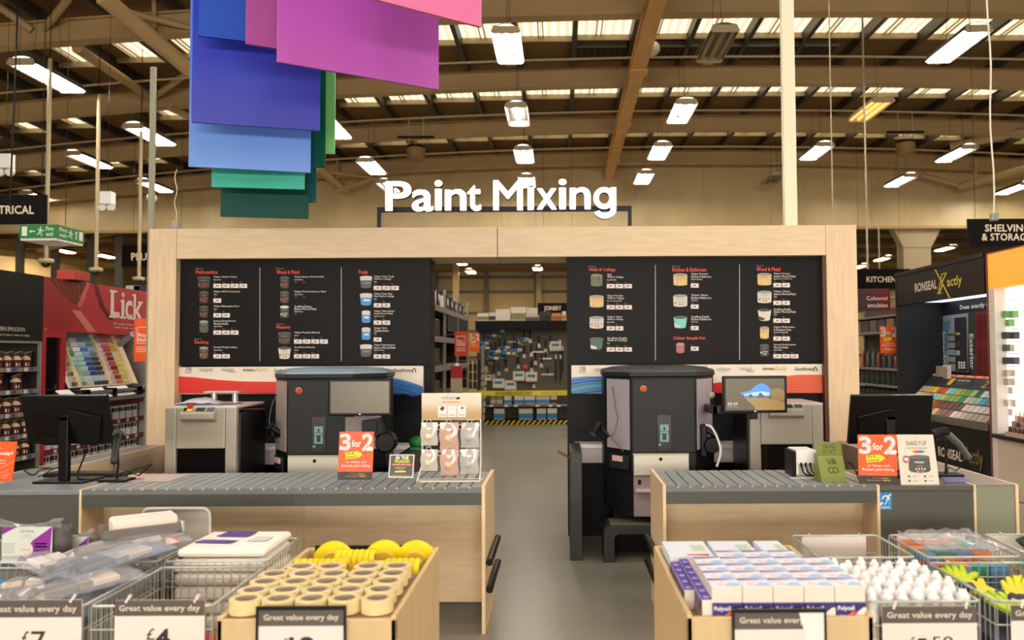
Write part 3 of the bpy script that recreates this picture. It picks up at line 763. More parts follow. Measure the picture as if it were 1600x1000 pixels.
blues = [M('wave_blue%s' % n, c, .4) for n, c in (('', (28, 84, 160)), ('_light', (64, 140, 206)), ('_deep', (20, 60, 130)), ('_teal', (30, 120, 130)), ('_aqua', (64, 160, 150)))]
lw = [[(278, 588), (300, 589), (340, 593.5), (380, 596), (437, 596.5), (480, 596), (480, 615), (278, 615)]]
lw2 = [([(278, 597 + i * 4.5), (340, 600 + i * 4), (437, 602 + i * 3.6), (437, 602.8 + i * 3.6), (340, 600.8 + i * 4), (278, 597.8 + i * 4.5)], redw2, .001) for i in range(4)]
rw = [([(596, 588), (612, 590), (630, 593.5), (648, 599), (661, 604), (661, 616), (596, 616)], blues[1], 0)]
for i in range(6):
    d = i * 3.8; rw.append(([(596, 592 + d), (620, 594.5 + d), (645, 601 + d), (661, min(616, 606 + d)), (661, min(616, 608 + d)), (645, min(616, 603 + d)), (620, 596.5 + d), (596, 594 + d)], blues[0] if i % 2 == 0 else blues[2], .001))
strip('long left brand strip with red and blue waves', 278, 661, 571, 616, [('red_wave', [(p, redw, 0) for p in lw] + lw2), ('blue_wave', rw)],
      [('V&', 290, 572.5, 299, 577.5, ink, 0), ('CO', 289, 577.5, 299, 583, ink, 0), ('valspar', 311, 573.5, 333, 582.5, grey_txt, -.005), ('valspar', 346, 573.5, 366, 582, grey_txt, -.005), ('TRADE', 357, 579.6, 369, 582.4, blue_t, 0),
       ('RONSEAL', 380, 576.5, 399, 580, ink, .03), ('Xactly', 399, 573.5, 418, 582, gold_t, 0), ('GoodHome', 428, 576, 450, 581, ink, .015), ('GoodHome', 615, 575.5, 643, 581, ink, .015)])
lq = []
lq.append(([(893, 590), (915, 588), (940, 588), (965, 590), (965, 615), (893, 615)], blues[1], 0))
for i in range(6):
    d = i * 4.6; c = (blues[0], blues[2], blues[3], blues[4], blues[3], blues[2])[i]
    lq.append(([(893, min(615, 594 + d)), (915, 590.5 + d * .95), (940, 588.5 + d * .9), (965, 588 + d * .9), (965, 590.6 + d * .9), (940, 591 + d * .9), (915, 593 + d * .95), (893, min(615, 597 + d))], c, .001))
rq = [([(1080, 598), (1112, 599.5), (1140, 596), (1180, 592), (1215, 588.5), (1250, 585.5), (1290, 585.5), (1290, 614), (1080, 614)], oran, 0)]
for i in range(5): rq.append(([(1215, 593 + i * 4.2), (1250, 590.5 + i * 4.6), (1290, 590.5 + i * 4.4), (1290, 591.2 + i * 4.4), (1250, 591.2 + i * 4.6), (1215, 593.7 + i * 4.2)], oran2, .001))
rq.append(([(1108, 599.5), (1140, 596), (1140, 614), (1108, 614)], redw, .0005))
strip('long right brand strip with blue green and orange waves', 893, 1290, 568, 615, [('blue_wave', lq), ('orange_wave', rq)],
      [('V&', 906, 572, 915, 577, ink, 0), ('CO', 905, 577, 915, 582.5, ink, 0), ('valspar', 928, 573.5, 950, 582, grey_txt, -.005), ('V&', 1097, 571.5, 1106, 576.5, ink, 0), ('CO', 1096, 576.5, 1106, 582, ink, 0),
       ('valspar', 1120, 573, 1142, 581.5, grey_txt, -.005), ('valspar', 1156, 572.5, 1176, 580.5, grey_txt, -.005), ('TRADE', 1167, 578.4, 1179, 581, blue_t, 0), ('RONSEAL', 1192, 574.5, 1211, 578, ink, .03),
       ('Xactly', 1211, 571.5, 1230, 580.5, gold_t, 0), ('GoodHome', 1242, 573.5, 1270, 579, ink, .015)])

# ---------------------------------------------------------------- illuminated sign on the beam
YS = 7.6
t = thing('illuminated_sign', 'glowing white Paint Mixing sign standing on the birch beam', 'sign', (AX(788, YS), YS, ztop))
m = MB(); z_b0, z_b1 = AZ(330.5, YS), AZ(322.5, YS)
xa, xb = AX(589, YS, 330), AX(987, YS, 330); w = .034
m.box(xa, xa + w, YS, YS + .03, ztop, z_b1, satin_black); m.box(xb - w, xb, YS, YS + .03, ztop, z_b1, satin_black)
m.box(xa + w, xb - w, YS, YS + .03, z_b0, z_b1, satin_black)
for x in (xa - .03, xb - w - .03): m.box(x, x + w + .06, YS - .04, YS + .07, ztop, ztop + .008, galv)
m.make('support_frame', t, bevel=.002)
glow = M('letter_glow', (255, 250, 246), .5, emit=1.7)
zb = AZ(329, YS, 785); zt = AZ(283, YS, 785); ysl = YS - .07
def letter_g():
    """single-storey g on a unit box: bowl ring, stem and hook"""
    g, fs = [], []
    def band(c, ro, ri, a0, a1, n):
        k = len(g)
        for i in range(n + 1):
            a = math.radians(a0 + (a1 - a0) * i / n)
            g.append((c[0] + ro[0] * math.cos(a), c[1] + ro[1] * math.sin(a))); g.append((c[0] + ri[0] * math.cos(a), c[1] + ri[1] * math.sin(a)))
        for i in range(n): fs.append((k + 2 * i, k + 2 * i + 2, k + 2 * i + 3, k + 2 * i + 1))
    band((.47, .64), (.47, .345), (.23, .185), 0, 360, 32)
    band((.50, .30), (.50, .30), (.25, .125), -160, 0, 18)
    k = len(g); g += [(.75, .30), (1, .30), (1, .975), (.75, .975)]; fs.append((k, k + 1, k + 2, k + 3))
    return g, fs
# each letter: (char, left px, right px, top py, bottom py)
for ch, l, r, tp, bt in (('P', 602, 643, 283, 329.5), ('a', 643.5, 677.5, 296, 330.5), ('i', 679, 691, 281.5, 329), ('n', 695, 729, 295.5, 329), ('t', 730, 752, 289, 329.5),
                         ('M', 770.5, 817, 281.5, 328.5), ('i', 823.5, 835, 280.5, 328), ('x', 839, 870, 294, 327.5), ('i', 873, 885, 279.5, 327), ('n', 890, 923, 292.5, 327), ('g', 927, 963, 291.5, 341.5)):
    g, fs, _ = glyphs(ch, .016, 6)
    O = at(l, bt, ysl); U = at(r, bt, ysl) - O; V = at(l, tp, ysl) - O
    m = MB()
    if ch == 'g': g, fs = letter_g()
    m.add([O + U * x + V * y for x, y in g], fs, glow)
    # returns behind the face
    v3 = [O + U * x + V * y for x, y in g]; ed = {}
    for f in fs:
        for i in range(len(f)):
            e = (f[i], f[(i + 1) % len(f)]); ed[e] = 1
    # outline = edges without an opposite edge (match by position)
    key = [(round(x, 4), round(y, 4)) for x, y in g]; cnt = {}
    for i, j in ed: cnt[(key[i], key[j])] = (i, j)
    for (ka, kb), (i, j) in cnt.items():
        if (kb, ka) not in cnt: m.quad(v3[i], v3[j], v3[j] + Vector((0, .07, 0)), v3[i] + Vector((0, .07, 0)), satin_black)
    m.make('letter', t)
# ---------------------------------------------------------------- back worktops and black end pedestals
wtop = M('worktop_white', (236, 228, 222), .3)
ztp = .875
for lab, xa, xb, ya in (('white back worktop behind the left mixing machine', xi0 + .01, AX(660, 7.4) - .0, 7.43), ('white back worktop behind the right mixing machine', .13, xi1 - .04, 7.43)):
    m = MB().box(xa, xb, ya, 7.66, ztp - .04, ztp, wtop).box(xa, xb, ya + .01, 7.66, ztp - .17, ztp - .04, M('worktop_face', (206, 194, 198), .4))
    single('back_worktop', m, lab, 'worktop', bevel=.004)
ped = M('pedestal_black', (36, 34, 33), .45)
xr = .075
for lab, xa in (('tall black end pedestal at the right of the doorway', xr), ('tall black end pedestal at the left of the doorway', -1.34)):
    m = MB().box(xa, xa + .1, 6.77, 7.55, 0, .878, ped)
    single('end_pedestal', m, lab, 'pedestal', bevel=.004)

# ---------------------------------------------------------------- tinting machines
mach = M('machine_charcoal', (40, 41, 39), .45, spec=.25); mach_d = M('machine_dark', (26, 29, 32), .42, spec=.25)
lilac = M('machine_side', (176, 166, 172), .4); silver = M('machine_silver', (214, 208, 192), .38, metal=.2)
bay = M('machine_bay', (150, 132, 130), .45)
def machine(lab, xc, lid_mat, pink):
    t = thing('tinting_machine', lab, 'machine', (xc, 6.75, 0))
    def octo(e, y0=0, hw=.265, w=.475, d=.66, ch=.33): return [(-hw - e, y0 - e), (hw + e, y0 - e), (w + e, y0 + ch), (w + e, d), (-w - e, d), (-w - e, y0 + ch)]
    MB().prism([(x, y, .36) for x, y in octo(-.012)], (0, 0, .36), mach_d).prism([(x, y, .72) for x, y in octo(0)], (0, 0, .78), mach_d).make('body', t, local=True, bevel=.008)
    MB().box(-.4, .4, .3, .64, 0, .36, black).make('plinth', t, local=True)
    f = MB(); f.box(-.262, .262, -.022, .0, .875, 1.485, mach); fp_ = f.make('front_panel', t, local=True, bevel=.014)
    for s in (-1, 1):
        a, b = Vector((s * .275, .015, 0)), Vector((s * .44, .265, 0))
        nrm = Vector((s * .82, -.57, 0)) * .012
        q = [a + Vector((0, 0, .9)), b + Vector((0, 0, .9)), b + Vector((0, 0, 1.48)), a + Vector((0, 0, 1.48))]
        MB().prism([p + nrm * .1 for p in q], nrm, pink).make('side_panel', t, local=True)
    # lid: domed octagon
    lid = MB(); rings = []
    for e, z in ((.004, 1.5), (.012, 1.508), (.012, 1.54), (.002, 1.556), (-.12, 1.58), (-.3, 1.592)):
        o = octo(e); cx, cy = 0, .38
        if e < 0: o = [(x * (1 + e * 1.6), cy + (y - cy) * (1 + e * 1.6)) for x, y in octo(0)]
        rings.append([(x, y, z) for x, y in o])
    n = 6; vv = [p for r in rings for p in r]
    for i in range(len(rings) - 1):
        mt_ = mach if i < 2 else lid_mat
        lid.add(rings[i] + rings[i + 1], [(k, (k + 1) % n, n + (k + 1) % n, n + k) for k in range(n)], mt_)
    lid.poly(rings[-1], lid_mat)
    lid.make('lid', t, local=True, bevel=.006)
    b = MB(); b.lathe([(.027, 0), (.027, -.012)], (-.165, -.022, 1.405), M('button_ring', (214, 160, 40), .4), 16, axis='Y').lathe([(.019, -.012), (.02, -.03), (.012, -.036)], (-.165, -.022, 1.405), M('button_red', (226, 52, 30), .35), 16, axis='Y')
    b.make('emergency_button', fp_, local=True)
    c = MB().box(-.058, .062, -.03, -.02, .90, 1.19, M('control_plate', (48, 42, 40), .25))
    co = c.make('control_panel', t, local=True, bevel=.003)
    s = MB(); cy = M('control_cyan', (120, 160, 164), .4)
    s.box(-.034, .038, -.034, -.03, 1.06, 1.112, cy).box(-.034, .038, -.034, -.03, 1.04, 1.055, cy).box(-.034, -.014, -.034, -.03, .985, 1.035, cy).box(.018, .038, -.034, -.03, .985, 1.035, cy).box(-.034, .038, -.034, -.03, .97, .985, cy)
    s.box(-.044, -.024, -.034, -.03, .94, .955, M('control_green', (60, 170, 130), .4, emit=.2)); s.box(-.004, .008, -.0355, -.034, 1.065, 1.09, black)
    s.make('display', co, local=True)
    d = MB().box(-.25, .2, -.03, .1, .70, .862, silver); d.box(-.255, .205, -.012, .1, .862, .875, M('drawer_gap', (190, 180, 150), .3))
    d.lathe([(.014, 0), (.014, -.006)], (-.03, -.03, .83), black, 12, axis='Y'); d.prism([(-.01, -.031, .818), (.014, -.031, .818), (.002, -.031, .842)], (0, -.002, 0), yellow)
    d.make('drawer', t, local=True, bevel=.003)
    d = MB().box(-.25, .2, -.004, .1, .36, .70, bay); d.box(-.215, -.19, -.006, 0, .62, .66, black); d.make('dispensing_bay', t, local=True)
    d = MB().box(-.24, .19, -.075, .05, .565, .59, M('bay_tray', (196, 180, 172), .25)); d.make('can_tray', t, local=True, bevel=.008)
    st = MB().prism([(-.43, .19, .855), (-.29, -.01, .855), (-.29, -.01, .74), (-.43, .19, .74)], (-.006, -.004, 0), M('label_plate', (44, 42, 42), .4))
    st.prism([(-.405, .145, .845), (-.335, .045, .845), (-.335, .045, .80), (-.405, .145, .80)], (-.012, -.008, 0), M('warning_label', (230, 190, 180), .5))
    st.make('sticker', t, local=True)
    return t
lid_l = M('machine_lid_reflection', (142, 164, 180), .3); lid_r = M('machine_lid_grey', (70, 72, 69), .45)  # left lid's pale blue is the skylight's reflection put into the colour
machine('left charcoal tinting machine with pale blue lid', -1.985, lid_l, M('machine_side_warm', (164, 148, 142), .4))  # the lid's pale blue is the skylight's reflection, not its own paint
machine('right charcoal tinting machine with grey lid, beside the doorway', .848, lid_r, lilac)

# hand scanners hanging on the machines
def gun(m, s=1.0):
    m.tube([(0, 0, 0), (.015, 0, .06), (.03, 0, .1)], .018 * s, satin_black, 8)
    m.tube([(-.045, 0, .115), (.0, 0, .12), (.06, 0, .125)], .026 * s, satin_black, 8, r1=.03 * s)
    m.box(-.075, -.045, -.032, .032, .088, .145, satin_black)
def scanner_held(lab, px, py, Y, rot, cable):
    p = at(px, py, Y); t = thing('hand_scanner', lab, 'scanner', p)
    g = MB(); gun(g); g.xf(Matrix.Rotation(rot, 4, 'Y')); g.make('body', t, local=True, bevel=.004)
    MB().tube(cable, .004, M('cable_grey', (90, 88, 86), .4), 6).make('cable', t)
    return t
def wave(pts, n=6):
    """smooth path through pixel/depth points"""
    P = [at(*q) for q in pts]; out = []
    for i in range(len(P) - 1):
        p0, p1, p2, p3 = P[max(i - 1, 0)], P[i], P[i + 1], P[min(i + 2, len(P) - 1)]
        for k in range(n):
            u = k / n
            out.append(.5 * ((2 * p1) + (p2 - p0) * u + (2 * p0 - 5 * p1 + 4 * p2 - p3) * u * u + (3 * p1 - p0 - 3 * p2 + p3) * u ** 3))
    return out + [P[-1]]
scanner_held('black hand scanner hanging left of the right tinting machine', 951, 683, 6.8, -.9, wave([(957, 604, 6.93), (962, 640, 6.85), (965, 655, 6.84), (959, 676, 6.8), (954, 684, 6.8), (966, 696, 6.8), (974, 706, 6.8)]))
scanner_held('black hand scanner hanging left of the left tinting machine', 417, 690, 6.9, .7, wave([(445, 604, 7.0), (428, 625, 6.95), (421, 655, 6.9), (424, 672, 6.9), (434, 660, 6.88), (450, 668, 6.88), (448, 690, 6.88), (432, 690, 6.9), (424, 672, 6.9)]))
p = at(1108, 695, 6.8)
t = thing('can_opener', 'black lid press on a white cable at the right side of the tinting machine', 'device', p)
MB().box(-.075, -.02, -.03, .12, -.1, .17, satin_black).make('wall_plate', t, local=True, bevel=.01)
MB().lathe([(.06, -.05), (.07, -.03), (.07, .03), (.06, .05)], (.02, 0, .0), satin_black, 16, axis='Y').tube([(-.03, 0, .13), (.05, -.02, .08), (.07, -.02, .0)], .025, satin_black, 8).make('body', t, local=True)
MB().tube(wave([(1103, 664, 6.76), (1112, 668, 6.74), (1121, 685, 6.74), (1126, 706, 6.74), (1120, 729, 6.76)]), .01, white, 8).make('cable', t)
MB().tube(wave([(1098, 702, 6.85), (1094, 698, 6.8), (1090, 690, 6.8)]), .006, black, 6).make('hook', t)

# step stool under the right machine
t = thing('step_stool', 'black plastic step stool on the floor under the right tinting machine', 'stool', (.62, 6.69, 0))
blk2 = M('stool_black', (40, 40, 40), .5, noise=.1, scale=20)
MB().prism([(.345, 6.69, .0), (.345, 6.69, .26), (.375, 6.69, .295), (.95, 6.69, .295), (.98, 6.69, .26), (.98, 6.69, 0), (.90, 6.69, 0), (.90, 6.69, .2), (.88, 6.69, .225), (.46, 6.69, .225), (.435, 6.69, .2), (.435, 6.69, 0)], (0, .33, 0), blk2).make('frame', t, bevel=.006)
MB().box(.40, .73, 6.72, 7.0, .295, .299, M('stool_grip', (110, 106, 84), .8, noise=.5, scale=60)).make('grip_mat', t)
MB().box(.77, .9, 6.75, 6.98, .02, .21, M('stool_step', (62, 64, 66), .45)).make('lower_step', t, bevel=.01)
m = MB().box(.085, .1, 7.7, 7.9, .4, .42, birch)
# wooden handles peeping past the black pedestal
a, b = at(872, 705, 7.45), at(893, 717, 7.45)
single('wooden_rod', MB().tube([a, b], .012, M('rod_wood', (150, 100, 66), .5), 6), 'short brown rod poking out left of the black pedestal, upper one', 'rod')

# ---------------------------------------------------------------- shakers
shk = M('shaker_silver', (176, 168, 152), .4, metal=.25); shk_d = M('shaker_black', (26, 26, 26), .35); glass_d = M('shaker_window', (18, 14, 14), .08, spec=.6)
def shaker(lab, px0, px1, ptop, Yf, back, sgn):
    """front edge px0..px1, top py, built at depth Yf"""
    a, b = AX(px0, Yf, 680), AX(px1, Yf, 680); zt = AZ(ptop, Yf); w = b - a; c = (a + b) / 2
    t = thing('can_shaker', lab, 'machine', (c, Yf, 0))
    hw = w / 2; D = .62
    MB().box(-hw - .012, hw + .012, .06, D, 0, zt - .05, shk_d).make('side_panels', t, local=True, bevel=.01)
    f = MB(); f.box(-hw, hw, 0, .06, zt - .48, zt - .0, shk)
    wz = zt - .33
    f2 = MB()
    f2.box(-hw, -hw + .09, 0, .06, 0, zt, shk); f2.box(hw - .09, hw, 0, .06, 0, zt, shk)
    f2.box(-hw + .09, hw - .09, 0, .06, wz, zt, shk); f2.box(-hw + .09, hw - .09, 0, .06, 0, .5, shk)
    f2.make('front_frame', t, local=True, bevel=.01)
    MB().box(-hw + .09, hw - .09, .025, .05, .5, wz, glass_d).make('window', t, local=True)
    MB().box(-hw, hw, .0, D, zt - .012, zt + .01, M('shaker_top', (206, 206, 200), .3)).make('top_plate', t, local=True, bevel=.006)
    q = MB(); q.prism([(-hw * .52, -.05, zt - .07), (hw * .45, -.05, zt - .07), (hw * .45, -.05, zt - .03), (hw * .45, .03, zt + .012), (-hw * .52, .03, zt + .012), (-hw * .52, -.05, zt - .03)][:4] if 0 else [(-hw * .5, .0, zt - .12), (-hw * .5, -.055, zt - .09), (-hw * .5, -.055, zt - .045), (-hw * .5, .03, zt + .014), (-hw * .5, .05, zt - .02)], (hw * .95, 0, 0), shk)
    cp = q.make('control_ledge', t, local=True, bevel=.004)
    def onp(u, v):  # on sloping face of the ledge
        return Vector((-hw * .5 + hw * .95 * u, -.056 + .085 * v, zt - .043 + .059 * v))
    kk = MB()
    for u0, u1, mat in ((.06, .14, black), (.16, .3, yellow), (.42, .68, M('lcd_dark', (60, 62, 60), .2)), (.74, .96, M('key_dark', (70, 72, 72), .4))):
        kk.quad(onp(u0, .25), onp(u1, .25), onp(u1, .8), onp(u0, .8), mat)
    kk.v = [(x, y - .001, z + .002) for x, y, z in kk.v]
    kk.make('keypad', cp, local=True)
    p = onp(.23, .6); MB().lathe([(.017, 0), (.017, .012), (.024, .016), (.02, .035)], (p.x, p.y, p.z), M('button_red', (226, 52, 30), .35), 12).make('emergency_button', cp, local=True)
    return t, c, zt
t, cx, zt = shaker('left silver can shaker with black sides beside the birch post', 257, 369, 634, 6.55, 405, 1)
y = 6.55
mm = MB(); alu = M('clamp_alu', (210, 204, 200), .3, metal=.6)
mm.lathe([(.12, 0), (.15, .006), (.12, .012)], (cx + .07, y + .3, zt + .012), alu, 20)
for dx in (-.01, .165): mm.lathe([(.025, 0), (.025, .085)], (cx + dx, y + .28, zt + .02), alu, 12)
mm.box(cx - .075, cx + .215, y + .22, y + .34, zt + .105, zt + .118, alu)
mm.make('clamp', t, bevel=.002)
shaker('right silver can shaker behind the wallpapered monitor', 1172, 1287, 634, 6.72, 0, -1)
# crumpled plastic bag with papers on the left shaker
random.seed(3)
m = MB(); bagm = M('bag_film', (196, 192, 206), .25, noise=.2, scale=14)
n = 9; g = [[(cx - .27 + .36 * i / n, y + .12 + .22 * j / 5, zt + .012 + .05 * math.sin(PI * i / n) * math.sin(PI * (j + .4) / 5.8) + random.uniform(0, .012)) for i in range(n + 1)] for j in range(6)]
vv = [p for r in g for p in r]; m.add(vv, [(j * (n + 1) + i, j * (n + 1) + i + 1, (j + 1) * (n + 1) + i + 1, (j + 1) * (n + 1) + i) for j in range(5) for i in range(n)], bagm)
m.prism([(x, yy, zt + .011) for x, yy in ((cx - .26, y + .13), (cx + .08, y + .13), (cx + .08, y + .33), (cx - .26, y + .33))], (0, 0, .006), M('bag_paper', (120, 116, 170), .5))
single('plastic_bag', m, 'crumpled clear plastic bag lying on top of the left shaker', 'bag')

# ---------------------------------------------------------------- monitors facing the lens (on the machines)
def monitor_front(lab, px0, py0, px1, py1, Y, screen, arm, rz=0, bezel=.03):
    a, b = at(px0, py1, Y), at(px1, py0, Y); W, H = b.x - a.x, b.z - a.z
    t = thing('touch_monitor', lab, 'monitor', ((a.x + b.x) / 2, Y, a.z))
    MB().box(a.x, b.x, Y, Y + .045, a.z, b.z, satin_black).make('housing', t, bevel=.008)
    screen(t, a.x + bezel, b.x - bezel, a.z + bezel * 1.0, b.z - bezel, Y - .002)
    MB().box((a.x + b.x) / 2 - .008, (a.x + b.x) / 2 + .008, Y - .003, Y, a.z + .008, a.z + .018, white).make('logo', t)
    m = MB(); arm(m); m.make('arm', t, bevel=.003)
    return t
def blank(t, x0, x1, z0, z1, y):
    MB().quad((x0, y, z0), (x1, y, z0), (x1, y, z1), (x0, y, z1), gradient_mat('blank_screen', [(112, 106, 92), (134, 126, 108)], 'X', -.2, .2, .25)).make('screen', t)
def wallpaper(t, x0, x1, z0, z1, y):
    W, H = x1 - x0, z1 - z0
    def P(u, v, d=0): return (x0 + W * u, y - d, z0 + H * v)
    m = MB()
    e = lambda n, c, k=.55: M(n, c, .3, emit=k)
    m.poly([P(0, 0), P(1, 0), P(1, 1), P(0, 1)], e('scr_cave', (88, 80, 58), .35))
    m.poly([P(.30, .45, .0004), P(.36, .32, .0004), P(.48, .12, .0004), P(.5, 0, .0004), P(1, 0, .0004), P(1, .25, .0004), P(.78, .36, .0004), P(.6, .40, .0004)], e('scr_sand', (150, 122, 70), .4))
    m.poly([P(.24, .55, .0006), P(.42, .62, .0006), P(.5, .76, .0006), P(.6, .86, .0006), P(.7, .8, .0006), P(.76, .66, .0006), P(.75, .5, .0006), P(.7, .4, .0006), P(.33, .4, .0006), P(.3, .48, .0006)], e('scr_sky', (70, 130, 214)))
    m.poly([P(.30, .5, .0008), P(.45, .56, .0008), P(.62, .6, .0008), P(.75, .55, .0008), P(.74, .46, .0008), P(.31, .46, .0008)], e('scr_haze', (150, 190, 226)))
    m.poly([P(.32, .455, .001), P(.74, .455, .001), P(.72, .39, .001), P(.34, .39, .001)], e('scr_sea', (70, 110, 150)))
    for pts in ([(.39, .40), (.40, .50), (.425, .53), (.45, .47), (.46, .40)], [(.55, .40), (.56, .5), (.59, .57), (.62, .5), (.65, .45), (.66, .40)]):
        m.poly([P(u, v, .0014) for u, v in pts], e('scr_rock', (90, 74, 54), .4))
    m.poly([P(.75, .45, .0012), P(.77, .66, .0012), P(.9, .7, .0012), P(1, .6, .0012), P(1, .3, .0012), P(.85, .3, .0012)], e('scr_cliff', (132, 108, 66), .35))
    m.text('06:44', P(.03, .16, .002), (W * .17, 0, 0), (0, 0, H * .10), white, .005); m.text('Friday, 3 May', P(.03, .09, .002), (W * .17, 0, 0), (0, 0, H * .045), white, 0, 1)
    m.make('screen', t)
def arm_l(m):
    a = at(575, 660, 6.5); m.box(a.x - .06, a.x + .06, 6.545, 6.74, a.z - .09, a.z + .01, mach_d)
    b = at(590, 680, 6.6); m.prism([(b.x - .12, 6.56, b.z + .12), (b.x + .02, 6.56, b.z + .14), (b.x + .06, 6.56, b.z + .02), (b.x - .06, 6.56, b.z - .02)], (0, .1, 0), satin_black)
    m.lathe([(.07, -.06), (.085, -.04), (.085, .05), (.07, .06)], (b.x + .06, 6.66, b.z - .06), satin_black, 18, axis='Y'); m.box(b.x - .28, b.x + .0, 6.67, 6.715, b.z - .1, b.z + .14, M('arm_bracket', (140, 128, 124), .4))
def arm_r(m):
    a = at(1180, 650, 6.5); m.box(a.x - .03, a.x + .03, 6.54, 6.58, a.z - .03, a.z + .12, mach_d)
    b = at(1112, 644, 6.6); m.box(b.x, a.x + .02, 6.56, 6.6, b.z - .012, b.z + .05, satin_black); m.box(b.x - .01, b.x + .04, 6.56, 6.92, b.z - .012, b.z + .05, satin_black)
    m.ball((b.x + .02, 6.72, b.z + .13), .03, M('lamp_knob', (170, 160, 150), .3)); m.tube([(b.x + .02, 6.72, b.z), (b.x + .02, 6.72, b.z + .13)], .012, black, 6)
monitor_front('blank grey touch monitor in front of the left tinting machine', 512, 591.5, 612.5, 650, 6.5, blank, arm_l, bezel=.022)
monitor_front('touch monitor showing a beach cave picture beside the right tinting machine', 1130, 587, 1229.5, 645.5, 6.5, wallpaper, arm_r, bezel=.022)
# ---------------------------------------------------------------- service counters
YF, YBK, ZC = 5.03, 5.72, .88
def slat_top(t, x0, x1):
    m = MB().box(x0, x1, YF + .01, YBK, ZC - .03, ZC - .014, groove)
    n = max(1, round((x1 - x0) / .0745)); w = (x1 - x0) / n
    for i in range(n): m.box(x0 + i * w + .0055, x0 + (i + 1) * w - .0055, YF + .02, YBK, ZC - .014, ZC, slat)
    m.box(x0, x1, YF, YF + .03, ZC - .03, ZC + .0005, M('top_lip', (116, 120, 118), .35))
    for i in range(1, n): m.box(x0 + i * w - .005, x0 + i * w + .005, YF - .001, YF + .016, ZC - .004, ZC + .0025, birch_edge)
    m.make('slatted_top', t)
def end_panel(t, x0, x1, y0=YF - .005, y1=YBK, z1=ZC + .012, name='end_panel'):
    MB().box(x0, x1, y0 + .004, y1, 0, z1, birch_v).box(x0 + .001, x1 - .001, y0, y0 + .004, 0, z1, birch_edge).box(x0 + .001, x1 - .001, y0, y1, z1, z1 + .002, birch_edge).make(name, t)
xL0, xL1 = AX(124, YF, 770), AX(752.5, YF, 770)
t = thing('service_counter', 'long left birch counter with grey slatted top', 'counter', ((xL0 + xL1) / 2, YF, 0))
slat_top(t, xL0 + .012, xL1)
xs_ = AX(456, YF, 780)
m = MB().box(xL0 + .012, xs_ - .001, YF, YF + .03, .775, ZC - .03, fascia).box(xs_ + .001, xL1, YF, YF + .03, .775, ZC - .03, fascia); m.make('fascia', t)
for a, b in ((xL0 + .012, xs_ - .001), (xs_ + .001, xL1)): MB().box(a, b, YF + .24, YF + .26, .12, .86, birch).make('front_panel', t)
MB().box(xL0 + .012, xL1, YF + .28, YF + .3, 0, .125, M('plinth_grey', (112, 106, 92), .4)).make('plinth', t)
end_panel(t, xL1, xL1 + .022); end_panel(t, xL0, xL0 + .016, y0=YF - .003, z1=ZC + .001, name='divider_panel')
def rails(t, x):
    for z in (.42, .255):
        MB().tube([(x, YF + .03, z), (x, YBK + .02, z)], .022, satin_black, 10).make('bumper_rail', t)
rails(t, xL1 + .045)
tb_ = MB().box(-3.62, xL0, YF + .0, YBK, 0, ZC - .012, till_grey).box(-3.62, xL0, YF - .01, YBK, ZC - .03, ZC, stone_grey)
single('till_counter', tb_, 'plain grey till counter at the left edge, below the black monitor', 'counter', bevel=.006)
xR0, xR1 = AX(1040.5, YF, 770), AX(1370, YF, 770)
t = thing('service_counter', 'right birch counter with grey slatted top', 'counter', ((xR0 + xR1) / 2, YF, 0))
slat_top(t, xR0, xR1)
MB().box(xR0, xR1, YF, YF + .03, .775, ZC - .03, fascia).make('fascia', t)
MB().box(xR0, xR1, YF + .24, YF + .26, .12, .86, birch).make('front_panel', t)
MB().box(xR0, xR1, YF + .28, YF + .3, 0, .125, M('plinth_grey', (112, 106, 92), .4)).make('plinth', t)
end_panel(t, xR0 - .02, xR0); end_panel(t, xR1, xR1 + .018, z1=ZC + .001, name='divider_panel')
rails(t, xR0 - .045)
xT1 = AX(1521, YF, 790)
t = thing('till_counter', 'plain dark grey till counter on the right with a blue hearing loop sticker', 'counter', ((xR1 + xT1) / 2, YF, 0))
MB().box(xR1 + .02, xT1, YF, YBK, 0, ZC - .03, till_grey).make('carcass', t)
MB().box(xR1 + .02, xT1, YF - .01, YBK, ZC - .03, ZC, M('till_top', (92, 88, 82), .4)).make('top', t, bevel=.003)
# hearing loop sticker
st = MB(); Ys = YF - .004; bl = M('sticker_blue', (24, 138, 206), .4)
st.rect_px(1373.5, 769.5, 1393.5, 796.5, Ys, bl)
arc = [(1384 + 6.2 * math.cos(a), 780 - 6.5 * math.sin(a)) for a in [math.radians(d) for d in range(-20, 200, 20)]] + [(1384 + 4 * math.cos(a), 780 - 4 * math.sin(a)) for a in [math.radians(d) for d in range(180, -40, -20)]]
for i in range(10): pass
n2 = len(arc) // 2
for i in range(n2 - 1): st.poly([at(*arc[i], Ys - .001), at(*arc[i + 1], Ys - .001), at(*arc[len(arc) - 2 - i], Ys - .001), at(*arc[len(arc) - 1 - i], Ys - .001)], white)
st.poly([at(x, y, Ys - .0015) for x, y in ((1391.5, 771), (1392.5, 773.5), (1388, 777), (1386.5, 784), (1383, 789), (1382, 788), (1385, 783), (1386, 776))], white)
st.poly([at(x, y, Ys - .0015) for x, y in ((1374.5, 787), (1378.5, 784), (1380.5, 786.5), (1376, 790))], white)
st.text_px('T', 1389, 785, 1391, 789, Ys - .001, white, 0, 1)
for y in (791.5, 793.5): st.rect_px(1376, y, 1391, y + .8, Ys - .001, white)
st.make('hearing_loop_sticker', t)
t = thing('side_wall_unit', 'low side wall with grey top beside the right till, running to the kiosk post', 'counter', (xT1 + .14, 6.3, 0))
xW1 = AX(1592, YF, 790)
MB().box(xT1 + .02, xW1 - .022, YF + .006, 7.5, 0, ZC - .002, M('side_wall_face', (142, 144, 122), .42)).make('core', t)
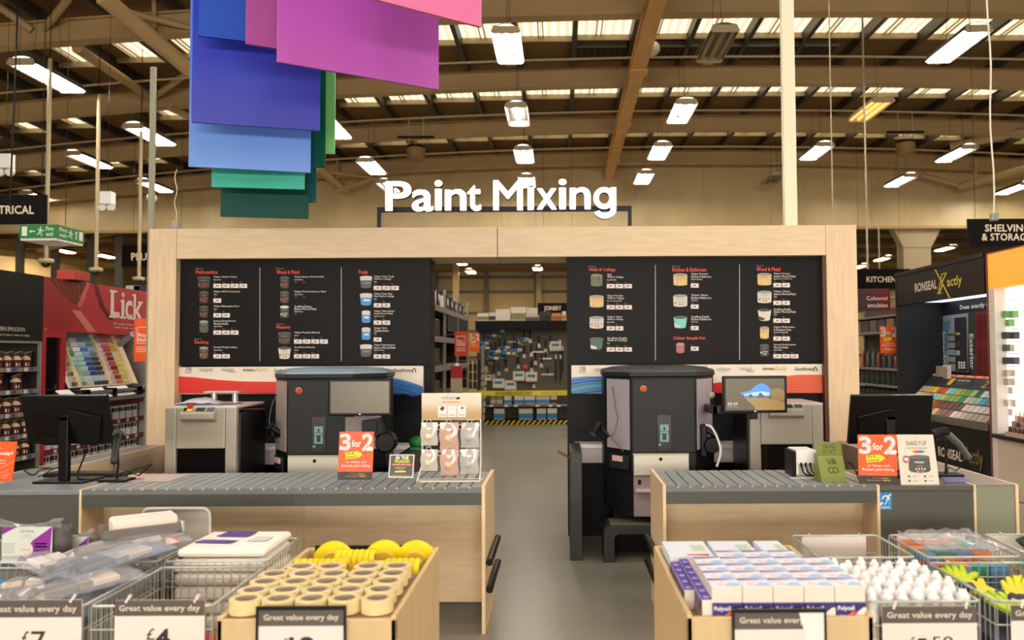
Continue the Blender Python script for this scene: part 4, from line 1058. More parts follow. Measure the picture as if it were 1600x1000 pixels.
end_panel(t, xT1 + .002, xT1 + .018, y0=YF - .003, y1=7.5, z1=ZC); end_panel(t, xW1 - .02, xW1, y0=YF - .003, y1=7.5, z1=ZC)
MB().box(xT1 + .019, xW1 - .021, YF, 7.5, ZC - .002, ZC + .003, M('side_top', (150, 134, 122), .4)).make('top', t)
t = thing('side_wall_unit', 'low side wall with grey top on the left, running back to the kiosk post', 'counter', (-3.75, 6.3, 0))
MB().box(-3.64, -3.625, 5.73, 7.5, 0, ZC, birch).box(-3.64, -3.625, 5.73, 7.5, ZC, ZC + .003, birch_edge).make('inner_panel', t)
MB().box(-3.86, -3.845, 5.0, 7.5, 0, ZC, birch).box(-3.86, -3.845, 5.0, 7.5, ZC, ZC + .003, birch_edge).make('outer_panel', t)
MB().box(-3.845, -3.64, 5.73, 7.5, 0, ZC + .001, stone_grey).make('top', t)

# ---------------------------------------------------------------- tills: monitors seen from behind, keyboards, scanners
def monitor_back(lab, top_c, W, Yt, tilt, zbase, lean=0):
    p = at(*top_c, Yt)
    t = thing('till_monitor', lab, 'monitor', (p.x, Yt, ZC), lean)
    h = p.z - ZC; H = .335
    pm = MB().box(-W / 2, W / 2, -.02, .012, -H, 0, satin_black)
    pm.prism([(-W * .42, -.02, -H * .42), (0, -.02, -H * .25), (W * .42, -.02, -H * .42), (W * .36, -.035, -H + .02), (-W * .36, -.035, -H + .02)][:3] + [(W * .36, -.02, -H + .02), (-W * .36, -.02, -H + .02)], (0, -.018, 0), satin_black)
    pm.box(-W * .3, -W * .12, -.04, -.02, -H - .002, -H + .05, black); pm.box(W * .12, W * .33, -.04, -.02, -H - .002, -H + .05, black)
    pm.xf(Matrix.Translation((0, 0, h)) @ Matrix.Rotation(tilt, 4, 'X'))
    pm.make('panel', t, local=True, bevel=.004)
    yb = .09
    MB().lathe([(.05, -.05), (.055, -.02), (.05, .0)], (-.01, yb - .02, h - .17), satin_black, 16, axis='Y').make('hinge', t, local=True)
    MB().box(-.035, .025, yb - .09, yb - .045, 0.01, h - .14, satin_black).box(-.035, .025, yb - .09, yb, h - .17, h - .13, satin_black).make('column', t, local=True, bevel=.006)
    MB().box(-.17, .16, yb - .14, yb + .12, 0, .014, satin_black).make('base', t, local=True, bevel=.005)
    MB().tube([(-.02, yb - .01, h - .2), (.09, yb, h - .32), (.10, yb, .2), (.03, yb + .02, .05), (.08, yb - .06, .02), (.2, yb - .04, .008)], .005, black, 6).make('cable', t, local=True)
    return t
monitor_back('black till monitor seen from behind on the left counter', (101, 617), .56, 5.32, math.radians(17), ZC)
monitor_back('black till monitor seen from behind on the right counter', (1393, 616.5), .535, 5.36, math.radians(15), ZC)
t = thing('keyboard', 'black keyboard lying on the left counter behind the monitor', 'keyboard', (AX(138, 5.62, 735), 5.62, ZC + .001))
MB().box(-.27, .27, -.07, .07, 0, .018, satin_black).make('base', t, local=True, bevel=.004)
kk = MB()
for j in range(5):
    for i in range(16): kk.box(-.255 + i * .0315, -.229 + i * .0315, -.06 + j * .0245, -.04 + j * .0245, .018, .026, M('key_black', (44, 42, 42), .5))
kk.make('keys', t, local=True)
def stand_scanner(lab, px, pyb, Y, h, ang, body, flip=1):
    p = at(px, pyb, Y); t = thing('scanner_on_stand', lab, 'scanner', (p.x, Y, ZC + .001))
    MB().prism([(-.09, -.07, 0), (.09, -.07, 0), (.1, .05, 0), (0, .08, 0), (-.1, .05, 0)], (0, 0, .018), satin_black).make('base', t, local=True, bevel=.006)
    MB().tube([(0, 0, .01), (.005 * flip, 0, h * .4), (0, 0, h)], .008, satin_black, 8).make('stem', t, local=True)
    g = MB(); g.tube([(-.02, 0, .05), (.03, 0, .03), (.09, 0, -.03), (.15, 0, -.12)], .024, body, 10, r1=.02)
    g.tube([(-.075, -.0, .03), (-.02, 0, .05), (.02, 0, .055)], .036, satin_black, 10, r1=.03)
    g.xf(Matrix.Translation((0, 0, h)) @ Matrix.Rotation(ang, 4, 'Z')); g.make('scanner', t, local=True)
    MB().tube([(.13 * math.cos(ang), .13 * math.sin(ang), h - .12), (.19 * math.cos(ang), .19 * math.sin(ang) , h - .2), (.2, .05, .1), (.1, .08, .02), (.05, .06, .05), (.03, .05, .012)], .004, satin_black, 6).make('cable', t, local=True)
stand_scanner('black barcode scanner on a thin stand, left counter', 183, 745, 5.38, .255, -1.2, M('scanner_black', (34, 33, 32), .3))
stand_scanner('grey barcode scanner on a thin stand, right counter', 1478, 745, 5.4, .235, -.05, M('scanner_grey', (84, 80, 66), .3))
for px in (20, ):
    pts = wave([(95, 725, 5.66), (70, 728, 5.6), (52, 742, 5.5), (38, 732, 5.55), (58, 722, 5.68), (84, 730, 5.6), (60, 745, 5.45)])
    pts = [Vector((p.x, p.y, max(ZC + .006, min(p.z, ZC + .05)))) for p in pts]
    single('loose_cable', MB().tube(pts, .0045, satin_black, 6), 'loop of black cable on the left counter behind the orange help card', 'cable')
# papers under film on the left counter
z = ZC + .0015; P = lambda px, py: (at(px, py, 1).x, 1, 1)
def on_top(px, py, z=ZC):
    d = (at(px, py, 1) - CAM); return CAM + d * ((z - CAM.z) / d.z)
def sheet(lab, pts, mat, th=.0025, dz=.002, extra=None):
    q = [on_top(x, y, ZC + dz) for x, y in pts]
    m = MB().prism(q, (0, 0, th), mat)
    if extra: extra(m, dz + th + .0006)
    return single('paper_sheet', m, lab, 'paper')
def ex(m, d):
    m.poly([on_top(x, y, ZC + d) for x, y in ((195, 747.5), (218, 746), (226, 750), (200, 751))], M('sheet_red', (206, 110, 96), .4))
sheet('pale pink printed sheet lying on the left counter near the scanner', ((178, 752.5), (212, 742.5), (297, 741.5), (262, 753)), M('sheet_pink', (204, 184, 176), .35), extra=ex)
sheet('purple edged sheet on the right till counter beside the white card', ((1470, 745), (1500, 745), (1518, 753), (1478, 754)), M('sheet_violet', (120, 110, 170), .4))

# ---------------------------------------------------------------- cards and small displays on the counters
def face(pxq, Y0, dy=0):
    """four pixel corners (bl, br, tr, tl) on a plane leaning back by dy at the top"""
    return [at(*pxq[0], Y0), at(*pxq[1], Y0), at(*pxq[2], Y0 + dy), at(*pxq[3], Y0 + dy)]
class Card:
    def __init__(s, t, q, th=.004):
        s.t, s.q = t, [Vector(p) for p in q]; s.n = (s.q[1] - s.q[0]).cross(s.q[3] - s.q[0]).normalized(); s.th = th
    def P(s, u, v, d=.0):
        a = s.q[0].lerp(s.q[1], u); b = s.q[3].lerp(s.q[2], u); return a.lerp(b, v) + s.n * d
    def rect(s, m, u0, v0, u1, v1, mat, d=.001): return m.quad(s.P(u0, v0, d), s.P(u1, v0, d), s.P(u1, v1, d), s.P(u0, v1, d), mat)
    def poly(s, m, pts, mat, d=.001): return m.poly([s.P(u, v, d) for u, v in pts], mat)
    def text(s, m, txt, u0, v0, u1, v1, mat, bold=.012, d=.0018, res=3, skew=0, rot=0):
        O = s.P(u0, v0, d); return m.text(txt, O, s.P(u1, v0 + rot, d) - O, s.P(u0, v1, d) - O, mat, bold, res, skew)
    def slab(s, m, mat): return m.prism([s.P(0, 0), s.P(1, 0), s.P(1, 1), s.P(0, 1)], -s.n * s.th, mat)
def foot(t, c, mat, d=.07):
    b0, b1 = c.P(.05, 0), c.P(.95, 0)
    z = min(b0.z, b1.z)
    MB().box(b0.x, b1.x, b0.y + .002, b0.y + d, z, z + .004, mat).make('foot', t)
clear = M('clear_acrylic', (225, 225, 222), .15, alpha=.35)
dark_band = M('card_dark_band', (58, 50, 46), .45)
def three_for_two(name, lab, q, Y0, dy, band=True, small=False, extra=None, dark_txt=True):
    c = face(q, Y0, dy); t = thing(name, lab, 'sign', tuple((c[0] + c[1]) / 2))
    k = Card(t, c); m = MB(); k.slab(m, orange)
    if band: k.rect(m, 0, 0, 1, .17, dark_band, .0006)
    m.make('card', t)
    m = MB()
    k.text(m, '3', .02, .60, .35, .97, white, .05, res=4); k.text(m, '2', .66, .60, .99, .97, white, .05, res=4); k.text(m, 'for', .37, .68, .64, .83, white, .045)
    k.text(m, 'on Valspar and', .22, .34, .80, .395, white, .02); k.text(m, 'Ronseal paint mixing' if not small else 'Ronseal paint', .10, .255, .92, .325, white, .02)
    if band:
        k.rect(m, .2, .185, .8, .192, M('card_line', (250, 150, 100), .5))
        k.text(m, 'PLUS if you have', .36, .105, .60, .135, M('card_pink', (240, 90, 70), .4), .02, res=1); k.text(m, 'Monthly', .60, .105, .78, .135, yellow, .02, res=1)
        k.text(m, 'discount you get 10% off', .22, .06, .72, .095, M('card_grey', (190, 180, 170), .5), .01, res=1); k.text(m, '10% off', .66, .06, .82, .095, yellow, .02, res=1)
    m.make('lettering', t)
    m = MB(); k.poly(m, [(.21, .43), (.57, .455), (.72, .53), (.55, .60), (.19, .575)], yellow, .0024)
    k.text(m, 'Mix &', .24, .52, .44, .57, dark_band, .0, d=.003, rot=.012); k.text(m, 'match', .24, .455, .53, .50, dark_band, 0, d=.003, rot=.012)
    m.tube([k.P(.68, .53, .004), k.P(.76, .55, .006), k.P(.80, .63, .004)], .0012, black, 5); m.make('tag', t)
    if extra: extra(t, k)
    return t, k
t, k = three_for_two('promo_card', 'orange three for two card on the left counter', ((527.5, 750), (581.5, 750), (584.5, 674.5), (530.5, 674.5)), 5.14, .02); foot(t, k, clear)
t, k = three_for_two('promo_card', 'orange three for two card on the right counter beside the white card', ((1342, 756), (1402, 757), (1401, 679), (1340, 679)), 5.07, .02); foot(t, k, clear)
# white shake it up card
c = face(((1408, 758), (1468, 758), (1458, 679), (1401, 679)), 5.06, .03)
t = thing('promo_card', 'white card picturing a paint can, rightmost on the right counter', 'sign', tuple((c[0] + c[1]) / 2)); k = Card(t, c)
m = MB(); k.slab(m, cream); m.make('card', t); m = MB()
tin = M('card_tin', (86, 82, 80), .4)
k.text(m, 'valspar', .42, .925, .58, .95, grey_txt, 0, res=1); k.text(m, 'SHAKE IT UP', .24, .785, .78, .875, M('card_ink', (110, 104, 102), .5), -.008)
k.text(m, 'WITH PREMIUM GARDEN PAINT', .24, .715, .80, .745, grey_txt, 0, res=1)
for i, cc in enumerate(((240, 170, 60), (236, 70, 80), (200, 70, 150), (80, 110, 200), (60, 180, 190))): k.rect(m, .38 + i * .065, .635, .445 + i * .065, .685, M('card_bar%s' % 'abcde'[i], cc, .4))
k.poly(m, [(.26 + .56 * 0, .55)] + [(.53 - .29 * math.cos(a), .30 - .06 * math.sin(a)) for a in [PI * i / 10 for i in range(11)]] + [(.82, .55)], tin, .0008)
k.poly(m, [(.54 + .29 * math.cos(2 * PI * i / 18), .555 + .04 * math.sin(2 * PI * i / 18)) for i in range(18)], M('card_lid', (112, 108, 106), .4), .0012)
k.text(m, 'valspar', .40, .42, .68, .48, white, .015); k.text(m, 'GARDEN', .46, .36, .62, .39, M('logo_gold', (200, 178, 84), .5), 0, res=1)
for i in range(4): k.rect(m, .42 + .075 * i, .30, .455 + .075 * i, .335, white)
for i, cc in enumerate((0, 1, 2, 3, 4)): k.rect(m, .44 + .04 * i, .245, .48 + .04 * i, .28, M('card_bar%s' % 'abcde'[i], (0, 0, 0)), .0015)
for i in range(12): k.poly(m, [(.19, .51), (.19 + .1 * math.cos(i * PI / 6), .51 + .075 * math.sin(i * PI / 6)), (.19 + .1 * math.cos((i + 1) * PI / 6), .51 + .075 * math.sin((i + 1) * PI / 6))], M('card_bar%s' % 'abcde'[i % 5], (0, 0, 0)), .002)
k.poly(m, [(.19 + .05 * math.cos(i * PI / 6), .51 + .037 * math.sin(i * PI / 6)) for i in range(12)], white, .003)
for u, v in ((.2, .155), (.62, .155), (.2, .065), (.62, .065)): k.rect(m, u, v, u + .055, v + .035, tin); k.rect(m, u + .12, v + .012, u + .25, v + .022, grey_txt)
m.make('lettering', t); foot(t, k, clear)
# in the trade card
c = face(((606.5, 746), (645.5, 747), (648, 710), (609, 710)), 5.2, .02)
t = thing('promo_card', 'small grey and yellow trade card in a clear stand on the left counter', 'sign', tuple((c[0] + c[1]) / 2)); k = Card(t, c)
m = MB(); k.slab(m, M('frame_clear', (214, 206, 198), .3)); k.rect(m, .05, .06, .95, .95, M('trade_grey', (84, 80, 74), .45), .0006); m.make('card', t); m = MB()
k.text(m, 'IN THE', .25, .78, .77, .93, white, .05); k.text(m, 'TRADE?', .2, .63, .82, .77, yellow, .05); k.rect(m, .06, .52, .94, .60, M('trade_red', (214, 60, 50), .4)); k.text(m, 'WE HAVE GREAT DEALS', .14, .54, .86, .58, white, .02, res=1)
for v0, v1 in ((.41, .45), (.22, .30)): k.poly(m, [(.26, v0), (.68, v0 + .02), (.7, v1), (.24, v1 - .01)], yellow)
k.text(m, 'TRADE', .34, .335, .6, .37, yellow, .0, res=1); k.text(m, 'ASK IN STORE FOR DETAILS', .12, .09, .88, .13, yellow, 0, res=1)
m.make('lettering', t); foot(t, k, clear)
# orange help card at the left edge
c = face(((-40, 754), (18.5, 752), (27, 690), (-46, 690)), 5.1, .03)
t = thing('promo_card', 'orange need help card cut by the left edge', 'sign', tuple((c[0] + c[1]) / 2)); k = Card(t, c)
m = MB(); k.slab(m, orange); m.make('card', t); m = MB()
k.text(m, 'Need help?', .2, .64, .96, .75, white, .03); k.text(m, 'Hello.', .30, .82, .69, .88, white, .02)
for v in (.52, .45): k.rect(m, .3, v, .8, v + .015, white)
m.tube([k.P(.98, .50, .002), k.P(.8, .40, .002), k.P(.6, .3, .002), k.P(.72, .22, .002), k.P(.86, .28, .002), k.P(.84, .18, .002), k.P(.66, .12, .002), k.P(.8, .08, .002), k.P(.92, .2, .002)], .0012, white, 4)
m.make('lettering', t); foot(t, k, clear)
# olive card box
olive = M('olive_card', (128, 140, 62), .5); olive_d = M('olive_card_side', (108, 120, 50), .5)
c = face(((1281, 739), (1320, 739), (1314, 690.5), (1277, 690.5)), 5.3, .0)
t = thing('leaflet_dispenser', 'olive green leaflet box with dark lettering on the right counter', 'box', (c[0].x, 5.25, ZC)); k = Card(t, c)
m = MB(); k.slab(m, olive); m.make('back_card', t); m = MB()
for s, v in (('DEAD', .80), ('FLAT', .63), ('MATT', .46)): k.text(m, s, .22, v, .74, v + .13, M('olive_ink', (70, 78, 34), .5), .005)
m.make('lettering', t)
a = on_top(1283, 754); b = on_top(1324, 754); zt = at(1290, 713, 5.2).z
m = MB(); m.prism([(a.x, a.y, ZC), (a.x, 5.3, ZC), (a.x, 5.3, zt + .01), (a.x, a.y + .07, zt), (a.x, a.y, ZC + .035)], (b.x - a.x, 0, 0), olive)
m.make('tray', t, bevel=.002)
W = b.x - a.x; f0 = Vector((a.x, a.y, ZC + .035)); fv = Vector((0, .07, zt - ZC - .035)); off = Vector((0, -.003, .001)); m = MB()
for s, u0, u1, v0, v1 in (('V', .32, .52, .56, .86), ('&', .50, .72, .60, .86), ('C', .32, .52, .16, .46), ('O', .50, .72, .16, .46)):
    m.text(s, f0 + off + Vector((W * u0, 0, 0)) + fv * v0, (W * (u1 - u0), 0, 0), fv * (v1 - v0), M('olive_ink_dark', (44, 50, 22), .5), -.01, 4)
m.make('logo', t)
# white charger dock
a = on_top(1240, 747); t = thing('charging_dock', 'white and black charging dock left of the olive leaflet box', 'device', (a.x, a.y, ZC))
MB().box(-.005, .02, 0, .2, .0, .175, satin_black).make('side_shell', t, local=True, bevel=.01)
MB().box(-.03, .22, -.02, .22, 0, .008, M('dock_base', (200, 190, 180), .3)).make('base', t, local=True)
MB().box(.02, .15, .0, .2, .09, .18, white).box(.02, .15, .06, .2, .008, .09, M('dock_slot', (230, 222, 200), .4)).box(.02, .034, .0, .06, .02, .09, white).box(.075, .085, .0, .06, .02, .09, white).make('housing', t, local=True, bevel=.004)
for x in (.05, .08, .11):
    MB().box(x - .006, x + .006, -.006, .004, .075, .10, black).tube([(x, 0, .08), (x + .005, -.02, .045), (x + .03, -.015, .02), (x + .08, 0, .015)], .005, black, 6).make('plug_cable', t, local=True)
pts = wave([(1310, 742, 5.25), (1318, 726, 5.35), (1328, 724, 5.35), (1336, 735, 5.3), (1341, 748, 5.2)]); pts = [Vector((p.x, p.y, max(p.z, ZC + .006))) for p in pts]
single('loose_cable', MB().tube(pts, .004, satin_black, 6), 'arched black cable between the leaflet box and the orange card', 'cable')
# pouch display
Yd = 5.25
x0, x1 = AX(660, Yd, 700), AX(751, Yd, 700); zh0, zh1 = AZ(655, Yd, 700), AZ(614, Yd, 700)
t = thing('pouch_display', 'white wire counter display with a printed header card, holding pouches', 'display stand', ((x0 + x1) / 2, Yd, ZC))
m = MB(); wh = M('white_wire', (232, 228, 222), .35)
for x in (x0, x1): m.tube([(x - (.02 if x == x0 else -.002), Yd - .09, ZC + .02), (x, Yd, ZC + .12), (x, Yd, zh1)], .005, wh, 6)
for pz in (664, 671, 705, 712): z = AZ(pz, Yd, 700); m.tube([(x0, Yd, z), (x1, Yd, z)], .004, wh, 6)
m.tube([(x0 - .0, Yd - .1, ZC + .022), (x1, Yd - .1, ZC + .022)], .005, wh, 6); m.tube([(x0, Yd, zh0), (x1, Yd, zh0)], .006, wh, 6)
m.make('wire_frame', t)
hd = gradient_mat('header_print', [(240, 230, 218), (236, 222, 200), (204, 168, 112), (190, 150, 100)], 'Z', .57, .37, .45, .03)
q = MB(); q.box(x0 - .004, x1 + .004, Yd - .006, Yd, zh0, zh1, hd); q.make('header_card', t)
k = Card(t, [(x0, Yd - .006, zh0), (x1, Yd - .006, zh0), (x1, Yd - .006, zh1), (x0, Yd - .006, zh1)]); m = MB()
k.text(m, 'valspar', .33, .72, .64, .90, grey_txt, -.004); k.rect(m, .34, .63, .65, .665, M('header_orange', (226, 130, 70), .4)); m.prism([k.P(.58, .76, .002), k.P(.63, .76, .002), k.P(.66, .82, .002), k.P(.6, .84, .002)], (0, -.003, 0), black)
for i in range(3): k.rect(m, .27 + .165 * i, .08, .42 + .165 * i, .52, white); k.rect(m, .29 + .165 * i, .12, .40 + .165 * i, .2, M('hdr_grey', (220, 210, 200), .5), .0015)
k.poly(m, [(.30, .38), (.34, .50), (.39, .44), (.35, .32)], M('hdr_brown', (70, 56, 60), .5), .002); k.poly(m, [(.66, .42), (.69, .48), (.71, .42), (.69, .38)], M('hdr_brown', (70, 56, 60), .5), .002)
m.make('header_print', t)
a, b, c_, d = on_top(641, 753), on_top(757, 752), on_top(752, 745), on_top(657, 746)
MB().box(x0 - .045, x1 + .02, a.y, Yd + .06, ZC, ZC + .016, M('display_base', (206, 176, 150), .4)).box(x0 - .04, x1 + .016, a.y + .004, Yd + .05, ZC + .016, ZC + .018, M('display_tray', (226, 218, 210), .3)).make('base', t)
film = M('pouch_film', (226, 220, 206), .15, alpha=.75, coat=.3); film_r = M('pouch_film_pink', (226, 186, 170), .15, alpha=.85, coat=.3); film_g = M('pouch_film_grey', (206, 204, 198), .15, alpha=.8, coat=.3)
POU = [(657.5, 660, 683.5, 696, film, 'left pouch in the upper row of the counter display'), (687, 660, 716, 702, film_r, 'pink tinted pouch in the middle of the upper row'), (720, 660, 748, 699, film_g, 'grey pouch at the right of the upper row'),
       (657.5, 702, 683.5, 736, film, 'left pouch in the lower row of the counter display'), (688, 702, 716, 742, film_r, 'pink tinted pouch in the middle of the lower row'), (719, 702, 747, 740, film_g, 'grey pouch at the right of the lower row')]
for i, (pa, pb, pc, pd, mt, lab) in enumerate(POU):
    yy = Yd - .045 - (.012 if i > 2 else 0); A = at(pa, pd, yy); B = at(pc, pb, yy); w, h = B.x - A.x, B.z - A.z
    t = thing('clear_pouch', lab, 'pouch', ((A.x + B.x) / 2, yy, A.z), group='clear pouches on the counter display')
    m = MB(); n = 6; nz = 6; vv = []
    for s in (-1, 1):
        for j in range(nz + 1):
            for q in range(n + 1):
                u, v = q / n, j / nz
                th = .022 * math.sin(PI * u) * math.sin(PI * min(1, v * .95 + .1)) * (1.1 - v * .8) + random.uniform(0, .003)
                vv.append((-w / 2 + w * u + (.004 * math.sin(v * 9) if q in (0, n) else 0), s * th, h * v))
    st_ = (n + 1) * (nz + 1)
    fsx = [(s * st_ + j * (n + 1) + q, s * st_ + j * (n + 1) + q + 1, s * st_ + (j + 1) * (n + 1) + q + 1, s * st_ + (j + 1) * (n + 1) + q) for s in (0, 1) for j in range(nz) for q in range(n)]
    m.add(vv, fsx, mt, True); m.make('bag', t, local=True)
    m = MB(); m.lathe([(.0, .0), (w * .2, .001), (w * .2, .004), (0, .005)], (-.005, -.026, h * .38), M('pouch_label%d' % (i % 3), ((236, 226, 196), (240, 206, 160), (200, 198, 196))[i % 3], .3), 14, axis='Y')
    m.prism([(-w * .22, -.012, h * .78), (w * .22, -.012, h * .78), (0, -.014, h * .66)], (0, -.002, 0), M('pouch_white', (244, 238, 228), .3)); m.make('label', t, local=True)
    m = MB(); m.tube([(-w * .12, -.01, h * .94), (-w * .12, -.012, h + .012), (0, -.012, h + .02), (w * .12, -.012, h + .012), (w * .12, -.01, h * .94), (-w * .12, -.01, h * .94)], .003, M('pouch_hook', (214, 206, 196), .3), 6)
    m.tube([(0, -.012, h + .018), (0, .046 + (.012 if i > 2 else 0), h + .014)], .002, wh, 5); m.make('hanger', t, local=True)
# green bag on the left pedestal
a = at(651, 694, 7.1); m = MB()
m.ball((0, 0, .055), .06, M('bag_green', (26, 120, 62), .3, noise=.3, scale=20), 14, 8, (1.15, 1, .9)); m.box(-.05, .05, -.055, .05, 0, .02, M('bag_green', (0, 0, 0)))
m.v = [(x + a.x + random.uniform(-.006, .006), y + 7.1, z + .879 + random.uniform(-.004, .004) * (z > .03)) for x, y, z in m.v]
single('green_bag', m, 'small green bag sitting on the left black pedestal', 'bag')
# ---------------------------------------------------------------- wall displays along the left side
def onX(px, py, X):
    d = CAM_R @ Vector(((px - CX) / F_PX, (CY - py) / F_PX, -1.0)); return CAM + d * (X / d.x)
XL = -5.2
def YL(px, X=XL): return onX(px, 556, X).y
def ZL(py, px, X=XL): return onX(px, py, X).z
def text_x(m, s, px0, py0, px1, py1, X, mat, bold=.012, res=2):
    """lettering on a plane of constant X; left plane reads with depth, right plane towards the lens"""
    pc = (px0 + px1) / 2; z0, z1 = ZL(py1, pc, X), ZL(py0, pc, X); ya, yb = YL(px0, X), YL(px1, X)
    m.text(s, (X, ya, z0), (0, yb - ya, 0), (0, 0, z1 - z0), mat, bold, res)
maroon = M('maroon_rail', (112, 26, 44), .4); rail_grey = M('rail_grey', (120, 116, 120), .4)
# --- emulsion bay
ya, yb = 6.6, YL(66)
zt, zh = ZL(431, 66), ZL(533, 40)
t = thing('emulsion_bay', 'tall black shelving bay for emulsion paint at the left edge', 'shelving', (XL - .3, (ya + yb) / 2, 0))
hb = M('header_black', (24, 23, 24), .45, spec=.2)
MB().box(XL - .1, XL, ya, yb - .004, zh, zt, hb).make('header', t)
fr = M('frame_pale', (140, 132, 120), .4)
MB().box(XL - .5, XL - .03, yb - .03, yb - .006, 0, zh, M('frame_inner', (38, 32, 27), .6)).box(XL - .03, XL, yb - .03, yb - .006, 0, zh, fr).box(XL - .02, XL + .002, ya, yb - .006, zh - .02, zh, fr).make('side_frame', t)
MB().box(XL - .52, XL - .5, ya, yb, 0, zt, black).box(XL - .5, XL - .1, ya, yb - .004, zt - .02, zt, black).make('back_panel', t)
m = MB(); text_x(m, 'MODERN EMULSION', -17, 510.5, 38, 517, XL + .004, cream, -.004); text_x(m, 'A hard-wearing matt finish for interior walls and ceilings.', -40, 521, 46, 525.5, XL + .004, cream, 0, 1); m.make('lettering', t)
SH = [1.594, 1.38, 1.16, .95, .74]
for z in SH:
    MB().box(XL - .5, XL - .01, ya, yb - .03, z - .02, z - .005, rail_grey).box(XL - .012, XL + .002, ya, yb - .03, z - .045, z, rail_grey).make('shelf', t)
    y = ya + .05; i = 0
    while y < yb - .12:
        MB().box(XL + .002, XL + .004, y, y + .05, z - .04, z - .005, (M('ticket_white', (214, 210, 206), .5), M('ticket_blue', (70, 74, 110), .5), M('ticket_tan', (150, 130, 120), .5))[i % 3]).make('price_ticket', t); y += .085; i += 1
burg = M('tin_burgundy', (74, 20, 28), .4); tcream = M('tin_cream', (216, 196, 150), .45); tlid = M('tin_lid_dark', (38, 34, 34), .35)
def tin_proto(name, label, group, r, h, body, mark, lid, handle=False):
    t = thing(name, label, 'paint tin', group=group)
    MB().lathe([(r * .98, 0), (r, .004), (r, h * .88)], (0, 0, 0), body, 14).make('body', t, local=True)
    MB().lathe([(r * 1.02, h * .88), (r * 1.02, h * .96), (r * .9, h), (0, h)], (0, 0, 0), lid, 14).make('lid', t, local=True)
    mark(t, r, h)
    return t
def emu_mark(t, r, h):
    m = MB(); n = 8
    for i in range(n):
        a0, a1 = -1.85 + 2.0 * i / n, -1.85 + 2.0 * (i + 1) / n
        z0 = h * (.48 + .26 * math.cos((a0 + .85) * 1.4)); z1 = h * (.48 + .26 * math.cos((a1 + .85) * 1.4)); R = r * 1.015
        m.quad((R * math.cos(a0), R * math.sin(a0), h * .48), (R * math.cos(a1), R * math.sin(a1), h * .48), (R * math.cos(a1), R * math.sin(a1), z1), (R * math.cos(a0), R * math.sin(a0), z0), tcream)
    R = r * 1.02
    m.quad(*[(R * math.cos(a), R * math.sin(a), z) for a, z in ((-.9, h * .1), (-.3, h * .1), (-.3, h * .3), (-.9, h * .3))], M('tin_tag', (226, 214, 190), .5))
    m.make('label', t, local=True)
    MB().tube([(r * math.cos(a) * 1.05, r * 1.1 * math.sin(a), h * .8 + .03 * math.cos(a)) for a in [-1.5 + 3 * i / 8 for i in range(9)]], .004, M('tin_handle', (150, 140, 120), .4), 5).make('handle', t, local=True)
ordn = ['first', 'second', 'third', 'fourth', 'fifth', 'sixth', 'seventh', 'eighth', 'ninth', 'tenth', 'eleventh', 'twelfth', 'thirteenth', 'fourteenth', 'fifteenth', 'sixteenth']
ep = None
shelf_names = ['top', 'second', 'third', 'fourth', 'lowest']
for si, z in enumerate(SH):
    for i in range(6):
        if si == 1 and i in (0, 2): continue
        lab = 'burgundy tin on the %s shelf of the black bay, %s from the right' % (shelf_names[si], ordn[i])
        loc = (XL - .09, yb - .13 - i * .138, z - .004)
        if ep is None: ep = tin_proto('paint_tin', lab, 'burgundy tins in the emulsion bay', .056, .155, burg, emu_mark, tlid); ep.location = loc
        else: dup(ep, loc, label=lab)
# --- red colour bay
y0, y1 = yb, 10.9
zl0, zl1 = ZL(519, 110), ZL(441, 130)
lick = gradient_mat('header_red', [(140, 24, 30), (176, 48, 54), (184, 58, 62), (196, 72, 74)], 'Y', -1.1, 1.2, .4, .1)
t = thing('colour_bay', 'red paint brand bay with colour cards and white tins, left of the kiosk post', 'shelving', (XL - .3, (y0 + y1) / 2, 0))
MB().box(XL - .12, XL, y0 + .004, y1, zl0, zl1, lick).make('header', t)
# printed brush on the header
m = MB(); xx = XL + .002
def hp(px, py): p = onX(px, py, xx); return (xx, p.y, p.z)
m.poly([hp(*q) for q in ((75, 434), (140, 442), (122, 478), (108, 470))], M('brush_bristle', (96, 26, 18), .4))
for i in range(5): m.poly([(xx + .001, *hp(*q)[1:]) for q in ((84 + i * 9, 436 + i * 1.3), (87 + i * 9, 436.4 + i * 1.3), (106 + i * 5, 466 + i * 2), (105 + i * 5, 466 + i * 2))], M('brush_hair', (140, 52, 30), .4))
m.poly([(xx + .001, *hp(*q)[1:]) for q in ((136, 441), (141, 442), (127, 480), (120, 478))], M('brush_ferrule', (196, 96, 92), .3))
m.poly([(xx + .001, *hp(*q)[1:]) for q in ((112, 484), (126, 486), (150, 518.5), (137, 518.5))], M('brush_handle', (206, 120, 112), .35))
m.poly([hp(*q) for q in ((146, 444), (152, 445), (164, 480), (178, 500), (170, 500), (156, 480))], M('brush_shadow', (98, 20, 24), .4))
m.make('brush_picture', t)
m = MB(); wt = M('lick_white', (236, 214, 204), .45)
xx = XL + .004
text_x(m, 'L', 171.5, 454, 186, 496, xx, wt, .035, 4); text_x(m, 'i', 188, 456, 193.5, 498, xx, wt, .02, 4); text_x(m, 'c', 194.5, 469, 206, 499.5, xx, wt, .02, 4); text_x(m, 'k', 207.5, 460, 221, 500, xx, wt, .02, 4)
for (a, b, yy0, yy1) in ((169.5, 181, 453, 456.5), (169.5, 180, 493, 496.5), (186, 196, 494.5, 498), (186.5, 191, 469, 472), (205, 211, 460, 463), (205, 213, 496.5, 500), (215, 223, 497.5, 501), (214, 222, 471, 474)):
    pc = (a + b) / 2; m.quad((xx + .001, YL(a, xx), ZL(yy1, pc, xx)), (xx + .001, YL(b, xx), ZL(yy1, pc, xx)), (xx + .001, YL(b, xx), ZL(yy0, pc, xx)), (xx + .001, YL(a, xx), ZL(yy0, pc, xx)), wt)
